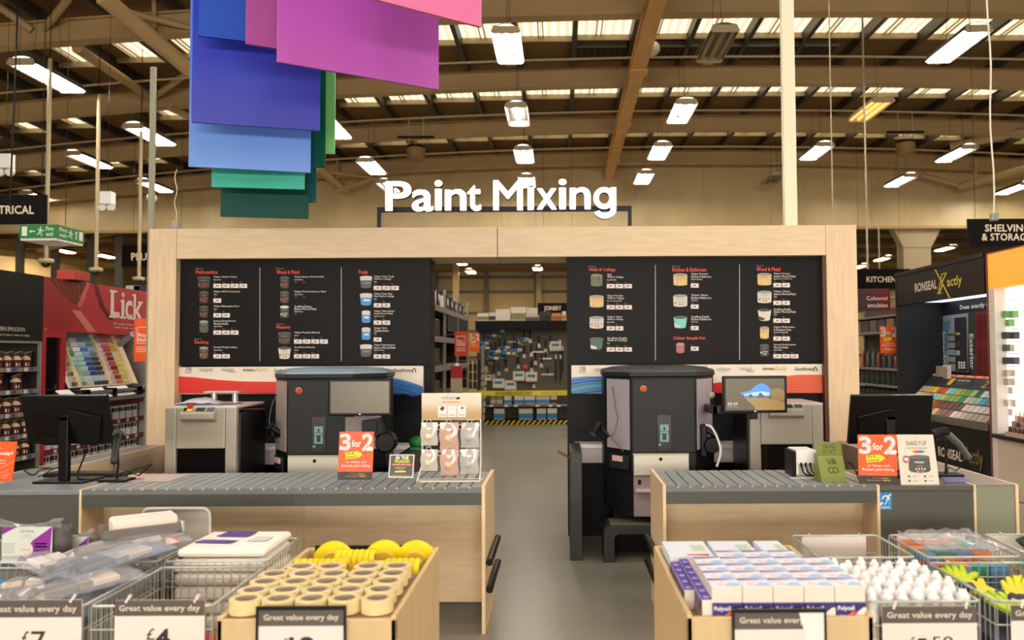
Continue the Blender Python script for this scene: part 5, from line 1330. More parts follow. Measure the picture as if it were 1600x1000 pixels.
text_x(m, 'We make unique, high-quality paint', 176, 505.5, 240, 510, xx, wt, .0, 1); text_x(m, 'with their own personality', 178, 511, 236, 515.5, xx, wt, .0, 1)
text_x(m, 'lick', 68.5, 511, 72.5, 516, xx, wt, .0, 1)
m.make('lettering', t)
redf = M('frame_red', (176, 38, 44), .4)
ye = YL(103)
m = MB(); m.box(XL - .5, XL, y0 + .006, y0 + .06, 0, zl0, redf).box(XL - .3, XL, ye - .06, ye, .0, zl0, redf).box(XL - .3, XL, y0 + .06, ye - .06, zl0 - .06, zl0, redf)
m.make('red_frame', t)
MB().box(XL - .05, XL - .03, y0 + .06, ye - .06, .9, zl0 - .06, M('opening_shade', (16, 10, 10), .08)).make('shade_panel', t)  # dark sheet standing in for the shade inside the frame's opening
MB().box(XL - .62, XL - .6, y0, y1, 0, zl1, M('bay_back', (70, 60, 52), .6)).box(XL - .6, XL - .12, y0 + .004, y1, zl1 - .02, zl1, M('bay_back', (0, 0, 0))).make('back_panel', t)
# leaning colour-card board
zb0, zb1 = ZL(603, 165, XL + .08), ZL(521, 150, XL - .18)
xb0, xb1 = XL + .06, XL - .2
ys0, ys1 = ye + .0, 9.95
bd = M('card_board', (226, 218, 206), .5)
MB().prism([(xb0, ys0, zb0), (xb1, ys0, zb1), (xb1 - .03, ys0, zb1), (xb0 - .03, ys0, zb0)], (0, ys1 - ys0, 0), bd).make('card_board', t)
def bp(y, v, d=0): return Vector((xb0 + (xb1 - xb0) * v + d * .9, y, zb0 + (zb1 - zb0) * v + d * .35))
divs = [YL(122, xb0), YL(170, xb0), YL(203, xb0)]
for y, w in ((divs[0], .02), (divs[1], .02), (divs[2], .1)):
    MB().prism([bp(y, 0), bp(y, 1), bp(y, 1, .05), bp(y, 0, .05)], (0, w, 0), birch).make('divider_panel', t)
cols_ = {0: [[(226, 160, 140), (216, 120, 100), (70, 74, 80), (60, 62, 66), (54, 60, 58), (66, 80, 84), (220, 170, 150), (190, 150, 120), (130, 110, 96), (210, 190, 170), (80, 70, 66)],
             [(120, 150, 110), (70, 140, 80), (60, 100, 70), (150, 160, 120), (76, 80, 70), (160, 170, 130), (110, 130, 90), (190, 196, 160), (90, 100, 70), (180, 180, 150), (110, 110, 84)]],
         1: [[(96, 130, 120), (130, 150, 150), (140, 160, 150), (130, 166, 120), (70, 140, 84), (170, 210, 200), (150, 200, 196), (170, 206, 190), (160, 196, 150), (190, 210, 170), (140, 150, 110)],
             [(200, 220, 196), (236, 234, 244), (230, 236, 246), (240, 240, 246), (206, 222, 226), (150, 214, 206), (160, 216, 210), (176, 224, 214), (130, 180, 190), (214, 226, 230), (196, 210, 220)],
             [(176, 206, 232), (120, 150, 190), (190, 216, 236), (60, 116, 200), (130, 180, 230), (50, 90, 190), (34, 60, 150), (40, 66, 160), (30, 50, 130), (180, 200, 230), (50, 60, 90)],
             [(140, 200, 196), (100, 176, 176), (70, 170, 176), (150, 176, 190), (106, 130, 150), (40, 60, 76), (26, 40, 66), (20, 34, 60), (60, 74, 90), (190, 204, 214), (40, 44, 56)]],
         2: [[(240, 220, 220), (240, 214, 216), (236, 210, 216), (240, 222, 226), (236, 216, 222), (230, 200, 204), (226, 196, 200), (224, 190, 196), (230, 206, 206), (220, 190, 186), (226, 206, 200)],
             [(236, 150, 150), (232, 110, 140), (216, 120, 140), (196, 60, 60), (200, 40, 46), (110, 30, 44), (214, 70, 60), (96, 26, 40), (222, 90, 50), (140, 60, 40), (226, 120, 60)],
             [(240, 170, 150), (240, 150, 130), (226, 196, 60), (210, 170, 50), (236, 226, 180), (214, 210, 120), (226, 206, 80), (240, 226, 120), (232, 216, 110), (226, 200, 100), (236, 230, 170)]]}
def cname(c):
    import colorsys
    h, l, s = colorsys.rgb_to_hls(*[v / 255 for v in c])
    hue = ['red', 'orange', 'yellow', 'lime', 'green', 'teal', 'aqua', 'blue', 'indigo', 'violet', 'pink', 'rose'][int(h * 12 + .5) % 12] if s > .14 else 'grey'
    return ('pale ' if l > .72 else 'dark ' if l < .3 else 'mid ') + hue
for b, (yA, yB_) in {0: (ys0 + .01, divs[0]), 1: (divs[0] + .02, divs[1]), 2: (divs[1] + .02, divs[2])}.items():
    nc = len(cols_[b])
    for c in range(nc):
        for r in range(11):
            col = cols_[b][c][r]; wy = (yB_ - yA) / nc; v0 = 1 - (r + 1) / 11.3
            ybase = yA + c * wy + .006
            mt = M('card_colour_%d_%d_%d' % col, col, .5)
            m = MB(); o = bp(ybase, v0, .012); u = Vector((0, wy - .01, 0)); v = (bp(0, v0 + .062, .026) - bp(0, v0, .012)); v.y = 0
            m.slab(o, u, v, -.004, mt)
            hue = 'left' if b == 0 else ('middle' if b == 1 else 'right')
            single('colour_card', m, '%s colour card, %s section of the leaning board, %s row down, %s column' % (cname(col), hue, ordn[r], ordn[c]), 'colour card', 'colour cards on the leaning board')
# ledge with information cards
zl = ZL(606, 160, XL + .1)
MB().box(XL - .1, XL + .22, ye, 10.15, zl - .05, zl - .02, rail_grey).prism([(XL + .06, ye, zl - .02), (XL + .22, ye, zl - .11), (XL + .22, ye, zl - .14), (XL + .06, ye, zl - .05)], (0, 10.15 - ye, 0), rail_grey).make('ledge', t)
LX = XL + .16
for i, (a, b) in enumerate(((98, 118), (136, 168), (177, 205))):
    yA, yB_ = YL(a, LX), YL(b, LX); m = MB()
    o = Vector((LX + .06, yA, zl - .1)); m.slab(o, (0, yB_ - yA, 0), (-.13, 0, .1), .012, white)
    q = o + Vector((.008, 0, .012))
    for j in range(3 + i): m.quad(q + Vector((-.05, (yB_ - yA) * (.2 + .12 * j), .04)), q + Vector((-.05, (yB_ - yA) * (.24 + .12 * j), .04)), q + Vector((-.075, (yB_ - yA) * (.24 + .12 * j), .06)), q + Vector((-.075, (yB_ - yA) * (.2 + .12 * j), .06)), grey_txt)
    m.make('information_card', t)
for a, b in ((120, 134), (168, 176), (206, 216)):
    yA, yB_ = YL(a, LX), YL(b, LX); MB().box(LX - .1, LX + .06, yA, yB_ + .0, zl - .1, zl + .0, satin_black).make('card_holder', t, bevel=.005)
# white tin shelves
SL = [.955, .75, .54, .33]
MB().box(XL - .5, XL, ye - .4, 10.2, 1.13, 1.17, maroon).make('rail', t)
for z in SL:
    MB().box(XL - .5, XL - .004, y0 + .06, 10.2, z - .02, z - .004, rail_grey).box(XL - .004, XL + .01, y0 + .06, 10.2, z - .05, z + .0, maroon).make('shelf', t)
    for i in range(9): MB().box(XL + .01, XL + .012, y0 + .2 + i * .2, y0 + .25 + i * .2, z - .042, z - .008, M('ticket_white', (214, 210, 206), .5)).make('price_ticket', t)
MB().box(XL - .5, XL + .02, 10.2, 10.24, 0, zl0, M('end_frame', (170, 158, 150), .4)).make('side_frame', t)
wtin = M('tin_white', (222, 220, 214), .4)
def lick_mark(t, r, h):
    m = MB(); R = r * 1.02; n = 6
    for i in range(n):
        a0, a1 = -1.3 + 2.0 * i / n, -1.3 + 2.0 * (i + 1) / n
        m.quad(*[(R * math.cos(a), R * math.sin(a), z) for a, z in ((a0, h * .56), (a1, h * .52), (a1, h * .82), (a0, h * .84))], tlid)
    R = r * 1.04
    m.quad(*[(R * math.cos(a), R * math.sin(a), z) for a, z in ((-.75, h * .5), (-.15, h * .5), (-.15, h * .92), (-.75, h * .92))], M('tin_tag_white', (236, 232, 226), .5))
    R = r * 1.06
    m.quad(*[(R * math.cos(a), R * math.sin(a), z) for a, z in ((-.55, h * .56), (-.38, h * .56), (-.38, h * .86), (-.55, h * .86))], tlid)
    m.make('label', t, local=True)
lp = None
for si, z in enumerate(SL):
    for i in range(13):
        y = 10.1 - i * .142
        if y < y0 + .12: continue
        lab = 'white paint tin on the %s shelf of the red bay, %s from the right' % (['top', 'second', 'third', 'bottom'][si], ordn[i])
        loc = (XL - .085, y, z - .004)
        if lp is None: lp = tin_proto('paint_tin', lab, 'white tins in the red bay', .058, .16, wtin, lick_mark, wtin); lp.location = loc
        else: dup(lp, loc, label=lab)
# orange price card at the kiosk post
Yc = 8.6
a, b = at(209, 565, Yc), at(246, 497.5, Yc)
t = thing('price_card', 'tall orange price card half hidden behind the left birch post', 'sign', ((a.x + b.x) / 2, Yc, a.z)); k = Card(t, [(a.x, Yc, a.z), (b.x, Yc, a.z), (b.x, Yc, b.z), (a.x, Yc, b.z)])
m = MB(); k.slab(m, orange); m.make('card', t); m = MB()
k.text(m, 'Price', .18, .56, .6, .66, white, .02); k.text(m, 'Nailed', .18, .46, .72, .55, white, .02)
for u0, v0, u1, v1 in ((.12, .42, .14, .80), (.12, .42, .8, .43), (.12, .79, .8, .80), (.79, .42, .8, .80)): k.rect(m, u0, v0, u1, v1, white)
m.prism([k.P(.55, .72, .002), k.P(.7, .84, .002), k.P(.75, .80, .002), k.P(.6, .68, .002)], (0, -.003, 0), black)
for v in (.32, .27, .22): k.rect(m, .1, v, .75, v + .025, M('card_pinkline', (250, 190, 160), .5))
m.make('lettering', t)
MB().tube([(b.x - .03, Yc + .01, b.z), (b.x + .3, Yc + .02, b.z + .02), (b.x + .3, Yc + .02, 0)], .012, galv, 6).make('pole', t)
p0, p1 = at(187, 538, 9.6), at(208, 522, 9.4)
single('spot_lamp', MB().tube([p0, p1], .035, M('lamp_tube_steel', (150, 154, 160), .3, metal=.5), 10).tube([p1, p1 + Vector((.4, 0, .3))], .012, galv, 6), 'silver tube lamp over the colour cards, beside the orange price card', 'lamp')
# boxes standing on the bays
for (px0, px1, py0, py1, X, c, lab) in ((44, 67, 423, 436, -5.6, (176, 60, 40), 'red box on top of the black emulsion bay'), (168, 200, 441, 450, -5.9, (170, 176, 176), 'pale tray on top of the red bay'), (216, 228, 448, 457, -5.8, (30, 34, 60), 'dark blue box on top of the red bay by the post')):
    A, B = onX(px0, py1, X), onX(px1, py0, X)
    z0 = (zt if X == -5.6 else zl1)
    single('top_box', MB().box(X + .3, X + .48, min(A.y, 10.5), min(A.y, 10.5) + .3, z0 + .001, z0 + .1, M('boxcol%d%d' % c[:2], c, .5)), lab, 'box', bevel=.004)

# ---------------------------------------------------------------- wall displays along the right side
XR_ = 3.95
def face_x(m, px0, py0, px1, py1, X, mat):
    """panel of constant X between two pixel columns, top and bottom level"""
    pc = (px0 + px1) / 2; z0, z1 = ZL(py1, pc, X), ZL(py0, pc, X)
    return m.quad((X, YL(px0, X), z0), (X, YL(px1, X), z0), (X, YL(px1, X), z1), (X, YL(px0, X), z1), mat)
yf, yn = YL(1402, XR_), YL(1541, XR_)
zT, zB = ZL(428, 1402, XR_), ZL(477.5, 1402, XR_)
dkb = M('display_brown', (32, 22, 17), .5, spec=.2); slate = M('display_slate', (32, 34, 36), .5, spec=.25)
t = thing('stain_display', 'dark wood-stain display with swatches, right of the kiosk', 'display', (XR_ + .3, (yf + yn) / 2, 0))
m = MB().box(XR_, XR_ + .06, yn, yf, zB, zT, dkb).box(XR_ - .01, XR_ + .6, yn, yf + .02, zT - .03, zT + .01, dkb); m.make('header', t)
MB().box(XR_, XR_ + .6, yf - .02, yf + .02, 0, zT - .03, slate).make('side_panel', t)
MB().box(XR_ + .54, XR_ + .6, yn, yf, 0, zT - .03, slate).make('back_panel', t)
MB().box(XR_ + .08, XR_ + .5, yn + .05, yf - .1, zB + .03, zB + .05, M('shelf_glow', (226, 232, 240), .5, emit=1.3)).make('strip_light', t)
m = MB(); yel = M('xactly_yellow', (206, 186, 40), .45); rw_ = M('ronseal_white', (214, 200, 184), .45)
XX = XR_ - .003
def tx(m, s, p0, y0, p1, y1, dyl, X, mat, bold=.02, res=3):
    """lettering on the right wall plane, given pixel box; dyl = rise of the line in pixels"""
    O = onX(p0, y1, X); O.x = X; E = onX(p1, y1 + dyl, X); E.x = X; T = onX(p0, y0, X); T.x = X
    U = E - O; U.z = 0; V = Vector((0, 0, T.z - O.z)); m.text(s, O, U, V, mat, bold, res)
tx(m, 'RONSEAL', 1429.5, 443, 1464, 457, -7, XX, rw_, .03)
tx(m, 'actly', 1480, 433, 1503, 452.5, -4, XX, yel, .02)
def px_(px, py, d=0): p = onX(px, py, XX - d); return (XX - d, p.y, p.z)
for q in ([(1460, 421), (1462, 421), (1485.5, 466), (1483, 466)], [(1471, 427.5), (1480, 425.5), (1480, 427), (1471.5, 429)], [(1478, 426), (1480, 425.5), (1472.5, 442), (1471, 440)], [(1471.5, 444), (1473, 446.5), (1468, 459), (1466, 459.5)], [(1464.5, 458.5), (1472, 456.8), (1472, 458.2), (1464.5, 460)], [(1471, 428), (1472.5, 428), (1466.5, 459), (1465, 459)]):
    m.poly([px_(*p) for p in q], yel)
m.make('lettering', t)
# poster wall inside
xb_ = XR_ + .535
def pxb(px, py, d=.0): p = onX(px, py, xb_ - d); return (xb_ - d, p.y, p.z)
m = MB()
m.poly([pxb(*q) for q in ((1469, 494), (1513, 489), (1513, 582), (1469, 578))], M('poster_pale', (150, 156, 166), .5))
m.poly([pxb(*q, .002) for q in ((1470, 505), (1485, 500), (1480, 545), (1472, 578), (1469, 578))], M('poster_dress', (90, 130, 146), .5))
for i in range(5): m.poly([pxb(*q, .003) for q in ((1482, 522 + i * 11), (1492, 522 + i * 11), (1492, 524 + i * 11), (1482, 524 + i * 11))], black)
m.poly([pxb(*q, .003) for q in ((1491, 497), (1510, 495), (1512, 581), (1493, 579))], M('poster_dark', (44, 42, 46), .5))
for i, cc in enumerate(((140, 180, 170), (90, 60, 50), (190, 170, 60))): m.poly([pxb(*q, .005) for q in ((1493, 548 - i * 14), (1500, 547.5 - i * 14), (1500, 555 - i * 14 - (i == 2) * 4), (1493, 555 - i * 14 - (i == 2) * 4))], M('poster_sw%d' % i, cc, .5))
for i in range(3):
    for j in range(3): m.poly([pxb(*q, .005) for q in ((1497 + i * 4, 565 + j * 4), (1500 + i * 4, 565 + j * 4), (1500 + i * 4, 568 + j * 4), (1497 + i * 4, 568 + j * 4))], white)
m.poly([pxb(*q) for q in ((1514, 488), (1524, 487), (1524, 586), (1514, 582))], M('poster_leaf', (38, 54, 34), .6, noise=.6, scale=30))
m.poly([pxb(*q) for q in ((1524, 487), (1548, 485), (1548, 592), (1524, 586))], M('poster_door', (120, 24, 28), .45))
for q in ([(1527, 492), (1534, 491.5), (1534, 530), (1527, 530)], [(1537, 491), (1545, 490.5), (1545, 530), (1537, 530)], [(1527, 545), (1534, 545), (1534, 585), (1527, 583)], [(1537, 545), (1545, 545), (1545, 588), (1537, 586)]): m.poly([pxb(*p, .003) for p in q], M('poster_door_deep', (92, 16, 20), .45))
m.make('poster', t)
m = MB(); tx(m, 'Does exactly what it says', 1500, 477, 1580, 486, -3, xb_ - .002, white, .02, 2)
for s, p0, p1, yb0, yt0 in (('Interior', 1471, 1477, 577, 519), ('Exterior', 1514.5, 1521, 577, 522)):   # upright lettering running down
    O = pxb(p0, yt0, .006); E = pxb(p0, yb0, .006); S = pxb(p1, yt0, .006)
    O, E, S = Vector(O), Vector(E), Vector(S); U = Vector((0, 0, E.z - O.z)); V = Vector((0, S.y - O.y, 0)); m.text(s, O, U, V, white, .02, 3)
m.make('wall_lettering', t)
# sloping swatch bench
xs0, zs0, xs1, zs1 = XR_ + .0, 1.02, XR_ + .42, 1.44
MB().prism([(xs0, yn, zs0), (xs1, yn, zs1), (xs1, yn, zs1 - .1), (xs0, yn, zs0 - .06)], (0, yf - .03 - yn, 0), M('bench_slate', (50, 52, 58), .45)).make('bench', t)
MB().box(xs0 + .0, xs1 + .1, yn, yf - .03, 0, zs0 - .05, black).box(xs0 - .02, xs0 + .01, yn, yf - .03, zs0 - .06, zs0 - .005, M('bench_edge', (96, 86, 70), .4)).make('cabinet', t)
def sb(y, v, d=.0): return Vector((xs0 + (xs1 - xs0) * v - d * .7, y, zs0 + (zs1 - zs0) * v + d * .7))
m = MB(); y = yn
while y < yf - .1:
    m.quad(sb(y, .93, .004), sb(y + .2, .93, .004), sb(y + .2, .99, .004), sb(y, .99, .004), (orange if True else 0)); m.text('NEW', sb(y + .17, .94, .007), (0, -.13, 0), sb(0, .98) - sb(0, .94), white, .02, 1); y += .2
for c, ch in ((yn + 1.45, '1'), (yn + .72, '2')):
    m.text(ch, sb(c, .73, .005), (0, -.1, 0), sb(0, .9) - sb(0, .73), yel, -.01); m.text('CHOOSE YOUR', sb(c - .16, .84, .005), (0, -.26, 0), (sb(0, .88) - sb(0, .84)), white, .01, 1)
    for v in (.77, .8): m.text('COLOUR OR FINISH', sb(c - .16, v, .005), (0, -.2, 0), (sb(0, .79) - sb(0, .77)), grey_txt, 0, 1)
m.make('bench_lettering', t)
rows = [(.52, .66, [(190, 180, 160), (196, 190, 176), (206, 190, 60), (226, 200, 40), (200, 100, 40), (206, 80, 30), (170, 200, 190), (120, 196, 190), (180, 180, 50), (120, 160, 90), (100, 150, 70), (160, 180, 130), (40, 90, 60), (206, 206, 196), (150, 196, 200), (120, 180, 190), (40, 130, 176), (60, 120, 150)]),
        (.36, .50, [(206, 200, 190), (190, 180, 60), (214, 120, 50), (214, 90, 40), (130, 190, 196), (150, 200, 190), (200, 196, 70), (110, 170, 110), (150, 160, 100), (110, 160, 80), (60, 120, 70), (190, 180, 170), (170, 176, 170), (130, 170, 176), (70, 150, 170), (90, 110, 120), (60, 100, 130), (30, 90, 140)]),
        (.19, .33, [(160, 110, 60), (170, 100, 50), (150, 90, 50), (180, 130, 60), (190, 110, 40), (180, 80, 40), (150, 70, 40), (120, 60, 36), (110, 60, 40), (96, 56, 40), (90, 50, 36), (84, 54, 44), (206, 190, 170), (196, 184, 170), (200, 190, 180), (190, 180, 172), (180, 172, 164), (186, 176, 168)]),
        (.02, .16, [(190, 140, 60), (200, 150, 70), (196, 90, 50), (206, 100, 60), (150, 80, 40), (130, 70, 40), (150, 90, 50), (206, 176, 110), (120, 70, 50), (110, 70, 50), (100, 64, 50), (206, 186, 166), (196, 174, 156), (170, 150, 136), (160, 140, 128), (150, 130, 120), (160, 140, 130), (150, 130, 120)])]
for v0, v1, cs in rows:
    w = (yf - .1 - yn) / len(cs)
    for i, c in enumerate(cs):
        y = yf - .06 - (i + 1) * w
        MB().slab(sb(y + .006, v0), (0, w - .012, 0), sb(0, v1) - sb(0, v0), -.006, M('swatch_%d_%d_%d' % c, c, .45)).make('swatch', t)
m = MB(); XX = XR_ - .024; m2 = m
tx(m, 'RONSEAL', 1466, 697, 1503, 712, 4, XX, rw_, .03); tx(m, 'Xactly', 1505, 697, 1536, 728, 2, XX, M('xactly_dark', (150, 120, 30), .5), -.005)
m.make('cabinet_lettering', t)
a = sb(yf - .35, .9, .02)
single('leaflet_pile', MB().box(a.x, a.x + .02, a.y - .16, a.y, a.z - .02, a.z + .13, cream).box(a.x - .03, a.x - .012, a.y - .1, a.y + .1, a.z - .0, a.z + .12, M('leaflet_grey', (150, 140, 120), .5)), 'small stack of leaflets at the far corner of the swatch bench', 'leaflet')

# --- lit white display at the right edge
XN = XR_ - .03
y1_, y0_ = YL(1546, XN), 5.2
zt_, zo = ZL(397, 1546, XN), ZL(451.5, 1546, XN)
t = thing('lit_paint_display', 'tall white lit display with orange header at the right edge', 'display', (XN + .3, (y0_ + y1_) / 2, 0))
oh = M('header_orange_yellow', (255, 176, 60), .45, emit=.3)
MB().box(XN, XN + .4, y0_, y1_ - .012, zo, zt_, oh).make('header', t)
MB().box(XN - .006, XN + .42, y1_ - .012, y1_ + .012, 0, zt_ + .01, M('edge_brown', (120, 60, 40), .45)).box(XN - .004, XN + .4, y0_, y1_, zt_, zt_ + .012, M('edge_brown', (0, 0, 0))).make('edge_trim', t)
MB().box(XN + .1, XN + .12, y0_, YL(1552, XN + .1), 0, zo, M('panel_glow', (246, 242, 244), .5, emit=.85)).make('lit_panel', t)
MB().box(XN, XN + .1, YL(1556, XN), y1_ - .012, 0, zo, M('display_white', (224, 216, 206), .5)).make('side_upright', t)
zc_ = ZL(677, 1556, XN)
MB().box(XN - .05, XN + .12, y0_, YL(1554, XN), zc_ - .035, zc_, slate).make('ledge', t, bevel=.003)
for z0, z1 in ((.05, .40), (.41, zc_ - .04)): MB().box(XN, XN + .1, y0_, YL(1556, XN), z0, z1 - .0, M('drawer_cream', (214, 200, 182), .45)).make('drawer_front', t, bevel=.004)
MB().box(XN + .4, XN + .42, y0_, y1_, 0, zt_, white).make('back_panel', t)
for px, py, c in ((1577, 491, (110, 170, 90)), (1588.5, 491, (116, 176, 96)), (1582, 504.5, (120, 176, 100)), (1577, 524, (60, 52, 46)), (1590, 524, (56, 54, 56)), (1578, 543.5, (66, 96, 70)), (1590, 543.5, (226, 222, 216)),
                  (1578, 563.5, (58, 50, 46)), (1590, 563.5, (70, 70, 74)), (1579, 583, (206, 190, 170)), (1591, 583, (236, 230, 222)), (1580, 596.5, (200, 184, 164)), (1591, 596.5, (240, 234, 226)), (1587, 610, (236, 230, 220)), (1580, 629, (226, 218, 196)), (1592, 630, (240, 232, 216)), (1587, 644, (240, 236, 230))):
    p = onX(px, py, XN + .1); MB().box(XN + .05, XN + .1, p.y - .034, p.y + .034, p.z - .03, p.z + .03, M('chip_%d_%d' % c[:2], c, .5)).make('paint_chip', t, bevel=.003)
m = MB()
for py in (470, 481, 514, 534, 553, 573): 
    p = onX(1584, py, XN + .097); m.quad((XN + .097, p.y + .1, p.z), (XN + .097, p.y - .12, p.z), (XN + .097, p.y - .12, p.z + .004), (XN + .097, p.y + .1, p.z + .004), grey_txt)
m.make('caption', t)
p = onX(1590, 668, XN)
t = thing('tester_stand', 'small wooden stepped stand of tester bottles on the ledge of the white display', 'stand', (XN + .02, p.y, zc_))
for i in range(4): MB().box(-.06 + i * .03, -.03 + i * .03 if i < 3 else .06, -.2, .13, 0, .04 + i * .045, M('stand_wood', (196, 170, 140), .5)).make('step', t, local=True)
bc = [(40, 36, 44), (44, 30, 40), (150, 110, 90), (206, 170, 150), (230, 214, 196), (60, 50, 70)]
bp_ = None; q = 0
for i in range(4):
    for j in range(4):
        loc = (XN + .02 - .045 + i * .03, p.y - .14 + j * .07, zc_ + .04 + i * .045)
        lab = 'tester bottle on the %s step of the stand, %s from the far end' % (['lowest', 'second', 'third', 'top'][i], ordn[3 - j])
        m = MB(); c = bc[(i + (j % 2)) % 6]; m.lathe([(.013, 0), (.013, .03), (.008, .034), (.008, .045), (0, .045)], (0, 0, 0), M('bottle_%d%d' % c[:2], c, .3), 10)
        o = m.make('tester_bottle'); o.location = loc; tag(o, lab, 'bottle', 'tester bottles on the stepped stand')
# --- dark gondola between kiosk and stain display
XG = 4.45
t = thing('shelving_run', 'dark shelving run seen between the kiosk and the stain display', 'shelving', (XG + .3, 11.7, 0))
MB().box(XG + .5, XG + .54, 10.2, 13.2, 0, 2.35, M('gondola_back', (70, 58, 46), .6)).make('back_panel', t)
GZ = [(.98, .0), (1.24, 0), (1.47, 0), (1.98, 0), (2.2, 0)]
for z, _ in GZ: MB().box(XG, XG + .5, 10.2, 13.2, z - .03, z, M('gondola_shelf', (120, 112, 104), .4)).make('shelf', t)
for y in (10.2, 11.2, 13.18): MB().box(XG + .46, XG + .5, y, y + .03, 0, 2.4, galv).make('upright', t)
MB().box(XG - .02, XG + .45, 10.2, 10.24, .3, 1.55, M('gondola_end', (40, 32, 28), .5)).make('end_panel', t)
gd = M('tin_green_black', (34, 44, 42), .35); gm = M('tin_label_grey', (120, 136, 130), .5)
def g_mark(t, r, h):
    m = MB(); R = r * 1.03
    m.quad(*[(-R * math.cos(a), R * math.sin(a), z) for a, z in ((-.5, h * .3), (.5, h * .3), (.5, h * .6), (-.5, h * .6))], gm); m.make('label', t, local=True)
gp = None
for si, z in enumerate((.98, 1.24)):
    for i in range(12):
        loc = (XG + .09, 10.4 + i * .19, z); lab = 'dark green tin on the %s shelf of the dark run, %s from the near end' % (['lower', 'upper'][si], ordn[i])
        if gp is None: gp = tin_proto('paint_tin', lab, 'dark tins in the shelving run', .075, .2, gd, g_mark, black); gp.location = loc
        else: dup(gp, loc, label=lab)
for i in range(9):
    c = [(96, 80, 60), (70, 50, 40), (120, 100, 70), (60, 56, 60)][i % 4]
    single('carton', MB().box(XG + .03, XG + .35, 10.35 + i * .3, 10.6 + i * .3, 1.981, 2.15, M('carton_%d' % c[0], c, .6)), 'brown carton on the upper shelf of the dark run, %s from the near end' % ordn[i], 'box', 'cartons on the dark run')
for i in range(10):
    single('spray_can', MB().lathe([(.03, 0), (.03, .19), (.012, .21), (.012, .24), (0, .24)], (XG + .08, 10.4 + i * .2, 1.471), M('spray_%d' % (i % 3), ((120, 30, 26), (70, 66, 60), (40, 60, 56))[i % 3], .35), 10), 'spray can on the middle shelf of the dark run, %s from the near end' % ordn[i], 'can', 'spray cans on the dark run')
# cards in front of it
Yc = 10.0
a, b = at(1330, 486.5, Yc), at(1390.5, 451, Yc)
t = thing('aisle_sign', 'dark red coloured emulsion sign under the kitchen sign', 'sign', ((a.x + b.x) / 2, Yc, a.z)); k = Card(t, [(a.x, Yc, a.z), (b.x, Yc, a.z), (b.x, Yc, b.z), (a.x, Yc, b.z)])
m = MB(); k.slab(m, gradient_mat('aisle_red', [(44, 30, 32), (84, 30, 36), (128, 28, 38)], 'X', -.2, .25, .45)); m.make('panel', t, bevel=.004); m = MB()
k.text(m, 'Coloured', .40, .49, .93, .67, cream, .01); k.text(m, 'emulsion', .42, .17, .93, .36, cream, .01); m.make('lettering', t)
MB().tube([(b.x - .05, Yc + .01, b.z - .03), (b.x - .05, 10.22, 2.37), (XG + .48, 10.22, 2.37)], .01, galv, 5).make('bracket', t)
def tail(t, k):
    m = MB(); k.text(m, '-big', .22, .10, .56, .20, white, .03); k.text(m, 'deal', .56, .11, .74, .19, white, 0)
    m.make('big_lettering', t); m = MB(); k.rect(m, .02, -.10, .98, -.0, dark_band, .0); k.rect(m, .18, -.07, .8, -.03, M('tail_gold', (150, 120, 80), .5)); m.make('lower_band', t)
t, k = three_for_two('promo_card', 'orange three for two card hanging on the dark shelving run at right', ((1376, 552), (1402.5, 552), (1401.5, 509.5), (1374.5, 509.5)), 9.9, 0, band=False, small=True, extra=tail)
MB().box(k.P(.9, 1).x, k.P(.9, 1).x + .02, 9.9, 10.3, k.P(.5, 1).z - .02, k.P(.5, 1).z, galv).make('bracket', t)
# ---------------------------------------------------------------- through the doorway: racking, tool wall, tape
XA = -2.05
t = thing('pallet_racking', 'tall grey racking along the left of the aisle beyond the doorway', 'racking', (XA - .3, 14, 0))
RZ = [.35, .95, 1.5, 2.0, 2.52]
for y in (10.4, 12.6, 14.6, 16.4, 18.2):
    m = MB().box(XA - .04, XA, y, y + .07, 0, 2.85, galv)
    for j in range(22): m.box(XA, XA + .001, y + .02, y + .05, .2 + j * .12, .25 + j * .12, M('slot_dark', (60, 58, 54), .6))
    m.box(XA - .6, XA - .56, y, y + .07, 0, 2.85, galv); m.make('upright', t)
for z in RZ:
    MB().box(XA - .6, XA - .005, 10.4, 18.2, z - .02, z, M('rack_deck', (150, 124, 84), .6)).box(XA - .02, XA + .01, 10.4, 18.2, z - .1, z - .015, rail_grey).make('shelf', t)
MB().box(XA - .62, XA - .6, 8.6, 19.6, 0, 2.75, M('rack_back', (44, 36, 28), .7)).box(XA - .6, XA - .02, 18.27, 18.3, 0, 2.5, M('rack_back', (0, 0, 0))).make('back_panel', t)
MB().box(XA - .03, XA - .01, 15.0, 18.2, 2.12, 2.50, M('rack_fascia', (34, 30, 26), .5)).make('fascia', t)
random.seed(11)
gt = [M('tub_%d' % i, c, .4) for i, c in enumerate(((60, 52, 40), (80, 68, 44), (48, 44, 40), (96, 84, 60)))]
tp = None
def plain_mark(t, r, h): 
    m = MB(); R = r * 1.03
    m.quad(*[(R * math.cos(a), R * math.sin(a), z) for a, z in ((-1, h * .25), (.3, h * .25), (.3, h * .65), (-1, h * .65))], M('tub_label', (120, 108, 76), .5)); m.make('label', t, local=True)
for si, z in enumerate(RZ[:4]):
    for i in range(16):
        loc = (XA - .13, 10.65 + i * .23, z)
        lab = 'dark paint tub in the aisle racking, %s shelf up, %s from the near end' % (ordn[si], ordn[i])
        if tp is None: tp = tin_proto('paint_tub', lab, 'tubs in the aisle racking', .1, .3, gt[0], plain_mark, gt[2]); tp.location = loc
        else: dup(tp, loc, label=lab)
